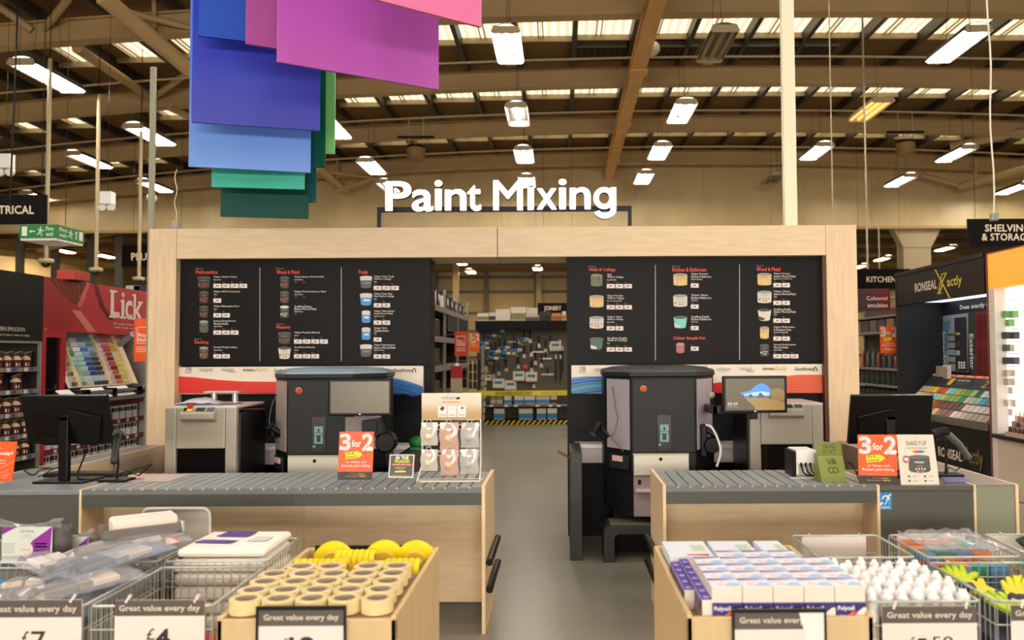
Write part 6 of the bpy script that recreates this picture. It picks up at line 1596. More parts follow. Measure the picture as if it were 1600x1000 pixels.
tops = [(12.3, .24, .3, (190, 40, 40), 'red'), (12.75, .2, .26, (226, 216, 206), 'white'), (13.1, .22, .24, (230, 226, 220), 'white'), (13.5, .2, .24, (214, 196, 170), 'cream'), (13.9, .22, .3, (40, 44, 70), 'navy'), (14.5, .22, .22, (226, 220, 210), 'white'),
        (15.0, .26, .28, (34, 40, 66), 'navy'), (15.6, .24, .26, (38, 44, 70), 'navy'), (16.2, .22, .22, (60, 56, 60), 'grey'), (16.9, .26, .24, (30, 34, 54), 'navy'), (17.5, .2, .2, (52, 50, 52), 'grey')]
for i, (y, d, h, c, nm) in enumerate(tops):
    q = MB().box(XA - .26, XA - .03, y, y + d, 2.521, 2.521 + h, M('topbox_%s' % nm, c, .5)).box(XA - .03, XA - .028, y + .04, y + d - .04, 2.521 + h * .3, 2.521 + h * .7, cream)
    single('carton', q, '%s carton on top of the aisle racking, %s from the near end' % (nm, ordn[i]), 'box', 'cartons on top of the aisle racking')
# sign cards on the racking
Yc = 14.4
a, b = at(710.5, 556.5, Yc), at(730, 518, Yc)
t = thing('price_card', 'small orange price card on the racking, seen through the doorway', 'sign', ((a.x + b.x) / 2, Yc, a.z)); k = Card(t, [(a.x, Yc, a.z), (b.x, Yc, a.z), (b.x, Yc, b.z), (a.x, Yc, b.z)])
m = MB(); k.slab(m, M('card_red_orange', (220, 66, 26), .4)); m.make('card', t); m = MB()
k.text(m, 'Price', .22, .56, .7, .66, white, .02); k.text(m, 'Nailed', .22, .46, .78, .55, white, .02)
for u0, v0, u1, v1 in ((.14, .42, .17, .82), (.14, .42, .86, .44), (.14, .80, .86, .82), (.83, .42, .86, .82)): k.rect(m, u0, v0, u1, v1, white)
for v in (.32, .26, .20): k.rect(m, .12, v, .88, v + .025, M('card_pinkline', (250, 190, 160), .5))
m.make('lettering', t); MB().tube([(a.x, Yc + .01, b.z - .05), (XA - .02, Yc + .2, b.z - .05)], .01, galv, 5).make('bracket', t)
t, k = three_for_two('promo_card', 'small red three for two card seen through the doorway', ((732.5, 550), (749.5, 550), (749, 520), (732, 520)), 16.2, 0, band=False, small=True)
MB().tube([k.P(.1, .95, -.01), (XA - .005, 16.43, k.P(.1, .95).z), (XA - .03, 16.43, k.P(.1, .95).z)], .012, galv, 5).make('bracket', t)
# hanging brush pack and dark brushes at the racking's far half
p = at(713, 612, 14.6); m = MB()
m.box(p.x - .1, p.x + .1, p.y, p.y + .06, p.z + .0, p.z + .24, M('pack_pale', (196, 176, 146), .5)).box(p.x - .1, p.x + .1, p.y - .004, p.y + .06, p.z + .24, p.z + .46, M('pack_red', (196, 44, 40), .45)).lathe([(.06, 0), (.02, .05)], (p.x, p.y + .03, p.z + .46), white, 10).tube([(p.x, p.y + .03, p.z + .5), (XA - .01, p.y + .03, p.z + .5)], .008, galv, 4)
single('brush_pack', m, 'red and cream brush pack hanging from the aisle racking', 'brush pack')
m = MB()
for i in range(9):
    p = at(735 + (i % 3) * 7, 606 - (i // 3) * 14, 16.6); m = MB()
    m.box(p.x - .03, p.x + .03, p.y, p.y + .05, p.z - .02, p.z + .12, M('brush_black', (24, 22, 22), .5)).tube([(p.x, p.y + .02, p.z + .12), (p.x, p.y + .02, p.z + .2)], .015, black, 6).tube([(p.x, p.y + .03, p.z + .19), (XA - .01, p.y + .03, p.z + .19)], .006, galv, 4)
    single('paint_brush', m, 'black brush on the far racking, %s column from the left, %s row up' % (ordn[i % 3], ordn[i // 3]), 'brush', 'black brushes on the far racking')
p = at(752, 560, 18.4); t = thing('rail_stand', 'stand of pale leaning shelf rails left of the tool wall', 'stand', (p.x, 18.5, 0))
MB().box(p.x - .03, p.x + .03, 18.72, 18.78, 0, 1.9, galv).make('post', t)
for i in range(8):
    p = at(752 + .6 * i, 660 - i * 11, 18.4); MB().prism([(p.x - .05, p.y, p.z), (p.x + .05, p.y, p.z + .05), (p.x + .04, p.y, p.z + .16), (p.x - .06, p.y, p.z + .1)], (0, .35, 0), M('ledge_pale', (176, 160, 130), .5)).make('price_rail', t)
# tool wall
YW = 20.0
x0, x1 = AX(745, YW), .75
t = thing('tool_wall', 'grey pegboard fixture of decorating tools at the end of the aisle', 'display', ((x0 + x1) / 2, YW, 0))
pg = M('pegboard', (86, 77, 60), .5, noise=.06, scale=30)
z_f0, z_f1 = AZ(515, YW), AZ(502, YW)
MB().box(x0, x1, YW, YW + .05, 0, z_f0, pg).make('pegboard', t)
MB().box(x0, x1, YW - .35, YW + .05, z_f0, z_f1, black).make('fascia', t)
zs, zs2 = AZ(632, YW - .4), AZ(656, YW - .4)
MB().box(x0, x1, YW - .4, YW, zs - .03, zs, black).box(x0, x1, YW - .41, YW - .4, zs - .05, zs, rail_grey).make('shelf', t)
MB().box(x0, x1, YW - .4, YW, 0, zs2, black).make('base_shelf', t)
hz = MB(); hzb, hzt = AZ(664, YW - .42), AZ(657, YW - .42)
hz.box(x0 - .3, x1, YW - .42, YW - .41, hzb, hzt, black); x = x0 - .3; hh = hzt - hzb
while x < x1 - .1: hz.poly([(x, YW - .422, hzb), (x + .055, YW - .422, hzb), (x + .055 + hh * .9, YW - .422, hzt), (x + hh * .9, YW - .422, hzt)], M('hazard_yellow', (222, 186, 20), .45)); x += .125
hz.make('hazard_tape', t)
for px in (770, 782, 800, 820, 838, 860, 880): pass
m = MB()
for i, px in enumerate((768, 791, 806, 825, 840, 860, 873)):
    a, b = at(px - 3, 635.5, YW - .413), at(px + 3, 632.5, YW - .413); m.quad((a.x, a.y, a.z), (b.x, a.y, a.z), (b.x, a.y, b.z), (a.x, a.y, b.z), redw if i == 3 else cream)
m.make('price_ticket', t)
m = MB()
for zz in (1.0, 1.35, 1.7, 2.05): m.box(x0, x1, YW - .003, YW, zz, zz + .008, M('peg_groove', (70, 62, 50), .6))
m.make('board_groove', t)
# tools
hblk = M('tool_handle', (26, 24, 24), .45); hblue = M('tool_blue', (40, 120, 176), .5); hwhite = M('tool_white', (214, 204, 186), .6); hmet = M('tool_metal', (170, 164, 150), .3, metal=.6)
def tool(kind):
    m = []
    if kind == 'roller':
        m.append(('sleeve', MB().lathe([(.035, -.12), (.04, -.1), (.04, .02)], (0, -.05, .16), hblue, 10, axis='X').lathe([(.04, .02), (.04, .1), (.035, .12)], (0, -.05, .16), hwhite, 10, axis='X')))
        m.append(('frame', MB().tube([(-.12, -.05, .16), (-.16, -.05, .16), (-.16, -.05, .06), (0, -.05, .03), (0, -.05, -.02)], .008, hmet, 5)))
        m.append(('handle', MB().tube([(0, -.05, -.02), (0, -.05, -.2)], .02, hblk, 6)))
    elif kind == 'scraper':
        m.append(('handle', MB().tube([(0, -.04, 0), (0, -.04, .2)], .022, hblk, 6, r1=.028)))
        m.append(('blade', MB().prism([(-.02, -.04, 0), (-.05, -.04, -.1), (.05, -.04, -.1), (.02, -.04, 0)], (0, -.006, 0), hmet)))
    elif kind == 'pole':
        m.append(('shaft', MB().tube([(0, -.04, -.34), (0, -.04, .2)], .02, hblk, 6))); m.append(('grip', MB().tube([(0, -.04, .2), (0, -.04, .3)], .026, hwhite, 6)))
    elif kind == 'pack':
        m.append(('card', MB().box(-.14, .14, -.06, -.0, -.12, .12, hwhite))); m.append(('label', MB().box(-.09, .09, -.065, -.06, -.0, .06, hblue)))
        m.append(('sleeve', MB().lathe([(.045, -.13), (.045, .13)], (0, -.08, -.08), hwhite, 8, axis='X')))
    elif kind == 'knife':
        m.append(('handle', MB().tube([(0, -.04, -.02), (0, -.04, .14)], .018, hblk, 6))); m.append(('blade', MB().box(-.15, .15, -.05, -.04, -.06, -.02, hmet)))
    return m
TP = {}
def put_tool(kind, zx, zy, lab, cat, name, sc=1):
    p = at(660 + zx / 3.846, 420 + zy / 3.846, YW - .01); loc = (p.x, YW - .0, p.z)
    if kind not in TP:
        t = thing(name, lab, cat, loc, group='tools on the pegboard')
        for n_, mb in tool(kind): mb.make(n_, t, local=True)
        TP[kind] = t; t.scale = (sc,) * 3
    else: dup(TP[kind], loc, label=lab, sc=(sc,) * 3)
def where(zx, zy):
    px, py = 660 + zx / 3.846, 420 + zy / 3.846
    return px, py
T_ = [('roller', [(465, 412), (415, 440), (370, 487), (375, 517), (435, 538), (495, 513), (502, 548), (428, 577), (610, 462), (570, 528)], 'blue paint roller', 'roller', 'paint_roller'),
      ('scraper', [(372, 440), (465, 475), (440, 490), (497, 470), (648, 420), (700, 450), (550, 490), (568, 478), (740, 480), (655, 502), (680, 552), (715, 568), (577, 575), (505, 592), (430, 632), (460, 615), (388, 600), (657, 595), (612, 412), (612, 510), (770, 450), (670, 692)], 'black handled scraper', 'scraper', 'scraper'),
      ('pole', [(802, 590), (828, 500), (842, 540), (830, 590)], 'black extension pole', 'pole', 'extension_pole'),
      ('pack', [(458, 690), (530, 700), (580, 645), (800, 465), (655, 650), (395, 655)], 'roller sleeve pack', 'roller pack', 'roller_pack'),
      ('knife', [(752, 625), (690, 490), (740, 530), (550, 430)], 'wide filling knife', 'filling knife', 'filling_knife')]
for kind, pts, nm, cat, name in T_:
    order = sorted(range(len(pts)), key=lambda i: pts[i][1])
    for rank, i in enumerate(order):
        zx, zy = pts[i]; side = 'far left' if zx < 450 else 'left middle' if zx < 560 else 'middle' if zx < 660 else 'right middle' if zx < 750 else 'far right'
        put_tool(kind, zx, zy, '%s at the %s of the tool wall, %s highest of its kind' % (nm, side, (ordn + ['seventeenth', 'eighteenth', 'nineteenth', 'twentieth', 'twenty-first', 'twenty-second'])[rank]), cat, name, .62 if kind == 'pack' and zx == 395 else 1)
p = at(660 + 620 / 3.846, 420 + 592 / 3.846, YW - .01); single('orange_tool', MB().ball((p.x, YW - .06, p.z), .06, M('tool_orange', (214, 84, 40), .45), 10, 6, (1.2, .8, 1)), 'small orange tool in the middle of the tool wall', 'tool')
# stock on its shelves
def stock(zx0, zx1, zy0, zy1, c1, c2, lab, i, Y=YW - .36, z=None):
    a, b = at(660 + zx0 / 3.846, 420 + zy1 / 3.846, Y), at(660 + zx1 / 3.846, 420 + zy0 / 3.846, Y)
    H = b.z - a.z
    m = MB().box(a.x, b.x, Y, Y + .25, z, z + H, M('stock_%d_%d_%d' % c1, c1, .5)).box(a.x - .001, b.x + .001, Y - .002, Y + .1, z + .02, z + H * .55, M('stock_%d_%d_%d' % c2, c2, .5))
    single('tool_box', m, lab, 'box', 'boxed stock under the tool wall')
pal, blu, grn, wht, drk = (196, 180, 150), (46, 130, 190), (140, 128, 80), (222, 210, 190), (50, 46, 42)
for i, (a, b, c, d) in enumerate(((410, 442, grn, pal), (446, 482, grn, pal), (490, 535, wht, blu), (553, 608, wht, blu), (614, 676, wht, blu), (684, 764, pal, blu), (772, 808, pal, drk), (814, 860, drk, drk))):
    stock(a, b, 758, 806, c, d, 'boxed tools on the shelf below the tool wall, %s from the left' % ordn[i], i, z=zs + .001)
for i, (a, b, c, d) in enumerate(((430, 492, wht, blu), (580, 662, wht, blu), (688, 742, wht, blu), (752, 808, wht, blu))):
    stock(a, b, 840, 906, c, d, 'boxed tools on the bottom shelf of the tool wall, %s from the left' % ordn[i], i, z=zs2 + .001)
top_txt = {2: 'FILLER', 3: 'SEALER'}
for i, (a, b, y0, y1, c, d) in enumerate(((330, 398, 265, 312, wht, grn), (402, 438, 262, 312, wht, drk), (440, 528, 243, 312, wht, wht), (532, 620, 230, 312, wht, grn), (625, 690, 208, 275, wht, wht), (622, 700, 288, 312, (120, 116, 110), drk), (704, 772, 258, 312, drk, (24, 24, 24)), (778, 836, 268, 312, (190, 130, 60), (150, 90, 40)), (840, 863, 258, 312, wht, (190, 110, 40)))):
    if i == 4:
        stock(a, b, 208, 288, c, d, 'tall white carton behind the grey one on top of the tool wall', i, Y=YW - .1, z=z_f1 + .001); continue
    stock(a, b, y0, y1, c, d, 'carton on top of the tool wall, %s from the left' % ordn[i if i < 4 else i - 1], i, Y=YW - .34, z=z_f1 + .001)
# access tape
Yt = 17.6
ta, tb2 = at(750, 618.5, Yt), at(889, 618.5, Yt); z0, z1 = ta.z, AZ(610.5, Yt)
yt = M('tape_yellow', (232, 214, 30), .4)
t = thing('barrier_tape', 'yellow authorised access tape stretched across the aisle', 'tape', ((ta.x + tb2.x) / 2, Yt, z0))
MB().box(XA, .75, Yt, Yt + .004, z0, z1, yt).make('band', t)
m = MB(); m.text_px('AUTHORISED ACCESS ONLY', 774, 611.8, 832, 617.2, Yt - .003, M('tape_ink', (30, 28, 10), .5), .015, 2); m.make('lettering', t); m = MB(); m.text_px('AUTHORISED ACCESS ONLY', 846, 611.5, 904, 616.8, Yt - .003, M('tape_ink_faint', (170, 156, 40), .5), 0, 2); m.make('lettering', t)
MB().box(.70, .76, Yt - .03, Yt + .03, 0, 1.2, galv).box(.55, .9, Yt - .15, Yt + .15, 0, .03, galv).make('post', t)
# ---------------------------------------------------------------- plywood dump bins in the foreground
ZB = .75
def bin_(lab, x0, x1, y0, y1):
    t = thing('dump_bin', lab, 'bin', ((x0 + x1) / 2, (y0 + y1) / 2, 0)); w = .02
    MB().box(x0, x1, y0, y0 + w, 0, ZB - .01, bin_wood).make('front_panel', t, bevel=.003)
    MB().box(x0, x1, y1 - w, y1, 0, ZB, bin_wood).make('back_panel', t, bevel=.003)
    MB().box(x0, x0 + w, y0, y1 - w, 0, ZB, bin_wood).make('side_panel', t, bevel=.003)
    MB().box(x1 - w, x1, y0, y1 - w, 0, ZB, bin_wood).make('side_panel', t, bevel=.003)
    MB().box(x0 + w, x1 - w, y0 + w, y1 - w, .45, .47, bin_wood).make('false_floor', t)
    return t
def price_card(lab, px0, px1, py0, py1, Y, price, band0, ptxt, corner=False, pence=None, shift=0):
    """grey headed price card; pixel box of the card, continuing below the picture's edge"""
    a, b = at(px0, py0, Y), at(px1, py0, Y); W = b.x - a.x; H = W * .75; z1 = a.z
    t = thing('price_card', lab, 'price card', ((a.x + b.x) / 2, Y, z1 - H)); k = Card(t, [(a.x, Y, z1 - H), (b.x, Y, z1 - H), (b.x, Y, z1), (a.x, Y, z1)])
    m = MB(); k.slab(m, M('price_white', (244, 232, 222), .4)); k.rect(m, 0, .77 if not corner else .75, 1, 1, M('price_grey', (96, 86, 80), .4), .0006); m.make('card', t)
    m = MB(); k.text(m, 'Great value every day', .05 if not corner else .06, .815, .95 if not corner else .94, .93, M('price_cream', (230, 216, 200), .4), .03, res=3); m.make('heading_lettering', t); m = MB()
    for s, u0, u1, v0, v1, bd in ptxt: k.text(m, s, u0, v0, u1, v1, M('price_dark', (58, 42, 40), .45), bd, res=5)
    m.make('price_lettering', t)
    if corner:
        if price == 'glare': MB().poly([k.P(.72, 1, .003), k.P(1, 1, .003), k.P(1, .1, .003), k.P(.92, 0, .003)], M('glare_white', (250, 244, 236), .3)).make('painted_glare', t)  # white triangle painted over the card as glare on its plastic
        f = MB(); z = k.P(0, 0).z; x0_, x1_ = a.x - .008, b.x + .008
        f.box(x0_, x1_, Y - .006, Y + .006, z1 - .0, z1 + .012, satin_black).box(x0_, a.x, Y - .006, Y + .006, z, z1, satin_black).box(b.x, x1_, Y - .006, Y + .006, z, z1, satin_black); f.make('frame', t)
    else:
        m = MB()
        for u in (.12, .88): p = k.P(u, 1.0); m.tube([(p.x - .0, Y, p.z - .01), (p.x + .015, Y + .012, p.z + .018)], .006, M('clip_clear', (230, 224, 206), .25), 6)
        m.make('clip', t)
    return t
XT0, XT1, YT0, YT1 = -1.25, -.60, 3.0, 4.06
bin_('plywood dump bin full of tape rolls, left of the aisle', XT0, XT1, YT0, YT1)
tapeb = M('tape_buff', (238, 218, 160), .3, noise=.05, scale=30, coat=.2); tcore = M('tape_core', (150, 128, 104), .6); core_in = M('tape_core_in', (176, 156, 136), .6)
def roll_proto(name, lab, cat, group, r, h, ri, mat, core, coat=True):
    t = thing(name, lab, cat, group=group)
    MB().lathe([(ri, 0), (r, 0), (r, h), (ri, h)], (0, 0, 0), mat, 28, smooth=False).make('tape', t, local=True)
    c = MB(); c.lathe([(ri, h * .99), (ri - .004, h * .99), (ri - .004, .001), (ri, .001)], (0, 0, 0), core, 24); c.make('core', t, local=True)
    return t
def roll_make(name, lab, cat, group, r, h, ri, mat, core):
    t = thing(name, lab, cat, group=group)
    m = MB(); n = 30; prof = [(ri, 0), (r - .001, 0), (r, .001), (r, h - .001), (r - .001, h), (ri, h), (ri, 0)]
    vv = [(rr * math.cos(2 * PI * q / n), rr * math.sin(2 * PI * q / n), z) for rr, z in prof for q in range(n)]
    m.add(vv, [(i * n + q, i * n + (q + 1) % n, (i + 1) * n + (q + 1) % n, (i + 1) * n + q) for i in range(len(prof) - 1) for q in range(n)], mat)
    o = m.make('tape', t, local=True)
    for p in o.data.polygons: p.use_smooth = False
    m = MB(); prof = [(ri, h - .001), (ri - .004, h - .001), (ri - .004, .0), (ri, 0)]
    vv = [(rr * math.cos(2 * PI * q / n), rr * math.sin(2 * PI * q / n), z) for rr, z in prof for q in range(n)]
    m.add(vv, [(i * n + q, i * n + (q + 1) % n, (i + 1) * n + (q + 1) % n, (i + 1) * n + q) for i in range(len(prof) - 1) for q in range(n)], core)
    m.make('core', t, local=True)
    return t
# support boards inside so that the rolls are carried
single('packing_board', MB().box(XT0 + .021, XT1 - .021, YT0 + .021, 3.62, .47, .738, M('packing', (150, 120, 84), .7)), 'cardboard packing under the buff tape rolls', 'packing')
single('packing_board', MB().box(XT0 + .021, XT1 - .021, 3.63, YT1 - .021, .47, .60, M('packing', (150, 120, 84), .7)).box(XT0 + .021, XT1 - .021, 3.63, 3.925, .60, .66, M('packing', (150, 120, 84), .7)), 'cardboard packing under the yellow tape rolls', 'packing')
rp = None; r = .0605
ROWS = [(3.088, .742, 5, 0), (3.195, .744, 5, -.018), (3.303, .746, 5, .01), (3.41, .748, 5, -.012), (3.517, .75, 4, .02)]
for ri_, (y, z, n_, dx) in enumerate(ROWS):
    for i in range(n_):
        x = XT1 - .088 - i * .1225 - abs(dx) * .6 - (.04 if ri_ == 4 and i > 1 else 0)
        lab = 'buff tape roll in the bin, %s row from the front, %s from the right' % (ordn[ri_], ordn[i])
        h = .052
        if rp is None: rp = roll_make('tape_roll', lab, 'tape roll', 'buff tape rolls in the plywood bin', r, h, .041, tapeb, core_in); rp.location = (x, y, z)
        else: dup(rp, (x, y, z), label=lab)
# lower layer seen at the right edge
# yellow rolls at the back
ytape = M('tape_yellow_bright', (255, 226, 10), .4); ywh = M('tape_white_core', (236, 222, 150), .5)
kraft = M('kraft_card', (196, 140, 74), .6)
def tray(lab, x0, x1, y0, y1, z0, z1, zbk):
    t = thing('card_tray', lab, 'tray', ((x0 + x1) / 2, (y0 + y1) / 2, z0)); w = .004
    MB().box(x0, x1, y0, y1, z0, z0 + w, kraft).make('base', t); MB().box(x0, x1, y1 - w, y1, z0, zbk, kraft).make('back', t)
    for x in (x0, x1 - w): MB().prism([(x, y0, z0), (x, y1, z0), (x, y1, zbk), (x, y0, z1)], (w, 0, 0), kraft).make('side', t)
    return t
zy = .662
tray('brown card tray of yellow tape rolls at the back left of the bin', -1.215, -.955, 3.66, 3.86, zy, .70, .735)
tray('brown card tray of yellow tape rolls at the back right of the bin', -.80, -.625, 3.66, 3.86, zy, .70, .735)
yp = None
def yroll(x, y, z, lab, rz=0, face=False, sc=1):
    global yp
    if yp is None:
        yp = thing('tape_roll', lab, 'tape roll', group='yellow tape rolls at the back of the bin')
        m = MB(); n = 24; R, ri, h = .055, .038, .024
        prof = [(ri, -h / 2), (R - .004, -h / 2), (R, -h / 4), (R, h / 4), (R - .004, h / 2), (ri, h / 2), (ri, -h / 2)]
        vv = [(zx, rr * math.cos(2 * PI * q / n), rr * math.sin(2 * PI * q / n)) for rr, zx in prof for q in range(n)]
        m.add(vv, [(i * n + q, i * n + (q + 1) % n, (i + 1) * n + (q + 1) % n, (i + 1) * n + q) for i in range(len(prof) - 1) for q in range(n)], ytape, False); m.make('tape', yp, local=True)
        m = MB(); prof = [(ri, -h / 2), (ri - .004, -h / 2), (ri - .004, h / 2), (ri, h / 2)]
        vv = [(zx, rr * math.cos(2 * PI * q / n), rr * math.sin(2 * PI * q / n)) for rr, zx in prof for q in range(n)]
        m.add(vv, [(i * n + q, i * n + (q + 1) % n, (i + 1) * n + (q + 1) % n, (i + 1) * n + q) for i in range(len(prof) - 1) for q in range(n)], ywh); m.make('core', yp, local=True)
        yp.location = (x, y, z); yp.rotation_euler.z = rz; yp.scale = (sc,) * 3
    else: dup(yp, (x, y, z), rz, lab, sc=(sc,) * 3)
for i in range(9): yroll(-1.19 + i * .0265, 3.735, zy + .06, 'yellow tape roll standing in the left card tray, %s from the left' % ordn[i])
for i in range(6): yroll(-.783 + i * .0265, 3.735, zy + .06, 'yellow tape roll standing in the right card tray, %s from the left' % ordn[i])
for i in range(7): yroll(-1.05 + i * .0265, 3.905, zy + .06, 'yellow tape roll standing behind the left card tray, %s from the left' % ordn[i])
ydome = M('yellow_dome', (255, 226, 0), .38)
def dome(x, y, z, lab, rr=.085):
    t = thing('yellow_reel', lab, 'reel', (x, y, z), group='big yellow reels at the back of the bin')
    MB().lathe([(rr * .97, -.02), (rr, -.014), (rr, .014), (rr * .97, .02)], (0, 0, rr), ydome, 30, axis='Y').make('flange', t, local=True, bevel=.002)
    MB().lathe([(rr * .5, -.027), (rr * .6, -.02)], (0, 0, rr), M('dome_core', (240, 206, 60), .45), 24, axis='Y').make('hub', t, local=True)
dome(-1.1, 3.985, .602, 'yellow reel standing at the back left of the tape bin', .098)
dome(-.855, 3.985, .602, 'yellow reel standing at the back centre of the tape bin', .1)
dome(-.70, 3.975, .602, 'yellow reel standing at the back right of the tape bin', .1)
for i, (x, y, z) in enumerate(((-.875, 3.69, .661), (-.875, 3.80, .661), (-.875, 3.69, .699), (-.87, 3.82, .699))):
    m = MB().box(x - .065, x + .065, y - .05, y + .05, z, z + .036, ytape).quad((x - .03, y - .04, z + .0365), (x + .0, y - .04, z + .0365), (x + .0, y + .03, z + .0365), (x - .03, y + .03, z + .0365), M('pack_print', (70, 66, 60), .5)).quad((x + .008, y - .04, z + .0365), (x + .045, y - .04, z + .0365), (x + .045, y + .03, z + .0365), (x + .008, y + .03, z + .0365), M('pack_pink', (240, 214, 206), .5))
    single('yellow_packet', m, 'flat yellow packet between the card trays, %s %s one' % (('lower', 'upper')[i // 2], ('front', 'back')[i % 2]), 'packet', 'yellow packets in the tape bin', bevel=.004)
MB_ = MB().box(-1.2, -.64, 4.018, 4.036, .6, .768, satin_black)
single('black_divider', MB_, 'black divider board at the back of the tape bin', 'board')
price_card('framed price card of twelve pounds on the tape bin', 404, 537.5, 953, 1000, YT0 - .012, '12', .8, [('£', .27, .35, .42, .565, .0), ('12', .36, .67, .30, .585, .03)], corner=True)

# right bin with filler boxes
XP0, XP1 = .455, 1.13
bin_('plywood dump bin full of blue and white filler boxes, right of the aisle', XP0, XP1, YT0, YT1)
pwhite = M('box_white', (234, 240, 252), .4); pcream = M('box_cream', (244, 230, 212), .45); pblue = M('box_purple', (86, 66, 176), .4); pdark = M('box_indigo', (52, 36, 120), .4)
skyb = M('box_sky', (176, 206, 240), .4); por = M('box_orange', (246, 150, 40), .4); pre = M('box_red', (226, 70, 40), .4); pye = M('box_yellow', (250, 206, 40), .4)
BW, BD, BH = .110, .105, .058
def filler(name='filler_box'):
    t = thing(name, 'x', 'box', group='filler boxes in the right bin')
    MB().box(-BW / 2, BW / 2, -BD / 2, BD / 2, 0, BH, pcream).box(-BW / 2 - .0004, BW / 2 + .0004, -BD / 2 + .001, BD / 2, BH, BH + .0006, pwhite).make('carton', t, local=True)
    m = MB(); z = BH + .0012
    m.poly([(-BW / 2, BD / 2, z), (-BW / 2, BD * .3, z), (BW / 2, BD * .44, z), (BW / 2, BD / 2, z)], pblue)
    m.poly([(-BW * .1, -BD * .4, z), (BW * .45, -BD * .45, z), (BW * .45, -BD * .1, z), (BW * .2, -BD * .02, z)], skyb)
    m.poly([(-BW * .3, -BD * .25, z), (-BW * .1, -BD * .3, z), (-BW * .02, -BD * .16, z), (-BW * .25, -BD * .1, z)], M('box_faded_orange', (246, 200, 160), .4))
    m.poly([(-BW * .42, BD * .18, z), (BW * .2, BD * .28, z), (BW * .2, BD * .34, z), (-BW * .42, BD * .25, z)], M('box_faded_red', (236, 170, 170), .4))
    m.make('top_print', t, local=True)
    return t
def filler_front():
    t = thing('filler_box', 'x', 'box', group='filler boxes in the right bin')
    MB().box(-BW / 2, BW / 2, -BD / 2, BD / 2, 0, BH, pdark).make('carton', t, local=True)
    m = MB(); y = -BD / 2 - .001
    def q(u, v): return (-BW / 2 + BW * u, y, BH * v)
    m.poly([q(.55, .0), q(1, .0), q(1, .75), q(.9, .75), q(.65, .4)], pcream)
    m.poly([q(.05, .02), q(.3, .02), q(.35, .28), q(.12, .3)], pye); m.poly([q(.3, .02), q(.5, .02), q(.72, .45), q(.62, .5)], pre); m.poly([q(.22, .02), q(.32, .02), q(.62, .5), q(.55, .5)], por)
    m.text('Polycell', Vector(q(.05, .5)) + Vector((0, -.0006, 0)), (BW * .55, 0, 0), (0, 0, BH * .36), white, .03, 2)
    m.make('front_print', t, local=True)
    return t
def purple_box():
    t = thing('filler_box', 'x', 'box', group='purple filler boxes in the right bin')
    MB().box(-.0185, .0185, -BD * .38, BD * .38, 0, .075, pcream).box(-.0188, .0188, -BD * .38, BD * .38, .075, .0765, pblue).make('carton', t, local=True)
    m = MB(); z = .0772
    m.poly([(-.010, -.02, z), (.010, -.024, z), (.011, -.004, z), (-.008, 0, z)], M('lilac_print', (214, 200, 240), .4)); m.make('top_print', t, local=True)
    m = MB(); x = -.0192
    m.poly([(x, BD * .36, .005), (x, -BD * .36, .005), (x, -BD * .36, .07), (x, BD * .36, .07)], pdark); m.poly([(x - .0005, BD * .2, .01), (x - .0005, -BD * .2, .01), (x - .0005, -BD * .1, .04)], por); m.make('side_print', t, local=True)
    return t
single('packing_board', MB().box(XP0 + .021, XP1 - .021, YT0 + .021, YT1 - .021, .47, .705, M('packing2', (170, 150, 120), .7)), 'cardboard packing under the filler boxes', 'packing')
x0f = .612
ff = filler_front(); first = True
for i in range(5):
    loc = (x0f + i * .113 - .004, YT0 + .022 + BD / 2 + .004, .722); lab = 'blue fronted filler box at the front of the right bin, %s from the left' % ordn[i]
    if first: ff.location = loc; ff['label'] = lab; first = False
    else: dup(ff, loc, label=lab)
fb = filler(); first = True
ZU = .722 + BH + .001
single('packing_board', MB().box(.556, XP1 - .022, YT0 + .14, YT1 - .4, .7055, .7795, M('packing3', (206, 186, 170), .7)), 'lower filler cartons bundled behind the blue fronted ones', 'carton')
for r_ in range(5):
    for i in range(5):
        loc = (x0f + i * .113 - .004, YT0 + .09 + r_ * .109, ZU); lab = 'white topped filler box, right bin, %s row from the front, %s from the left' % (ordn[r_], ordn[i])
        if r_ == 4 and i in (0, 4): continue
        if first: fb.location = loc; fb['label'] = lab; first = False
        else: dup(fb, loc, label=lab)
pb = purple_box(); first = True
for r_ in range(7):
    for c in range(2):
        if c == 0 and r_ < 2: continue
        loc = (.496 + c * .0385, YT0 + .075 + r_ * .085, .7055 + (.012 if c else 0)); lab = 'purple topped filler box, right bin, %s from the front in the %s column' % (ordn[r_], ('left', 'right')[c])
        if loc[0] + .03 > .56 and False: continue
        if first: pb.location = loc; pb['label'] = lab; first = False
        else: dup(pb, loc, label=lab)
for i, (x, w) in enumerate(((.585, .2), (.80, .19), (.985, .12))):
    z = .7055; m = MB().box(x - w / 2, x + w / 2, 3.69, 3.98, z, z + .085, pwhite).quad((x - w * .1, 3.70, z + .0856), (x + w * .4, 3.69, z + .0856), (x + w * .4, 3.73, z + .0856), (x - w * .1, 3.72, z + .0856), M('print_multi', (230, 110, 90), .5)).quad((x + w * .1, 3.78, z + .0856), (x + w * .4, 3.78, z + .0856), (x + w * .4, 3.9, z + .0856), (x + w * .1, 3.9, z + .0856), M('print_green', (200, 220, 190), .5))
    single('flat_carton', m, 'flat white carton at the back of the right bin, %s from the left' % ordn[i], 'box', 'flat white cartons in the right bin', bevel=.003)
for i, (a, b) in enumerate(((1086, 1136), (1141, 1190))):
    xa, xb = AX(a, 4.03, 855), AX(b, 4.03, 855); single('black_divider', MB().box(xa, xb, 4.024, 4.039, .6, .757, satin_black), 'black divider board at the back of the right bin, %s one' % ('left', 'right')[i], 'board')
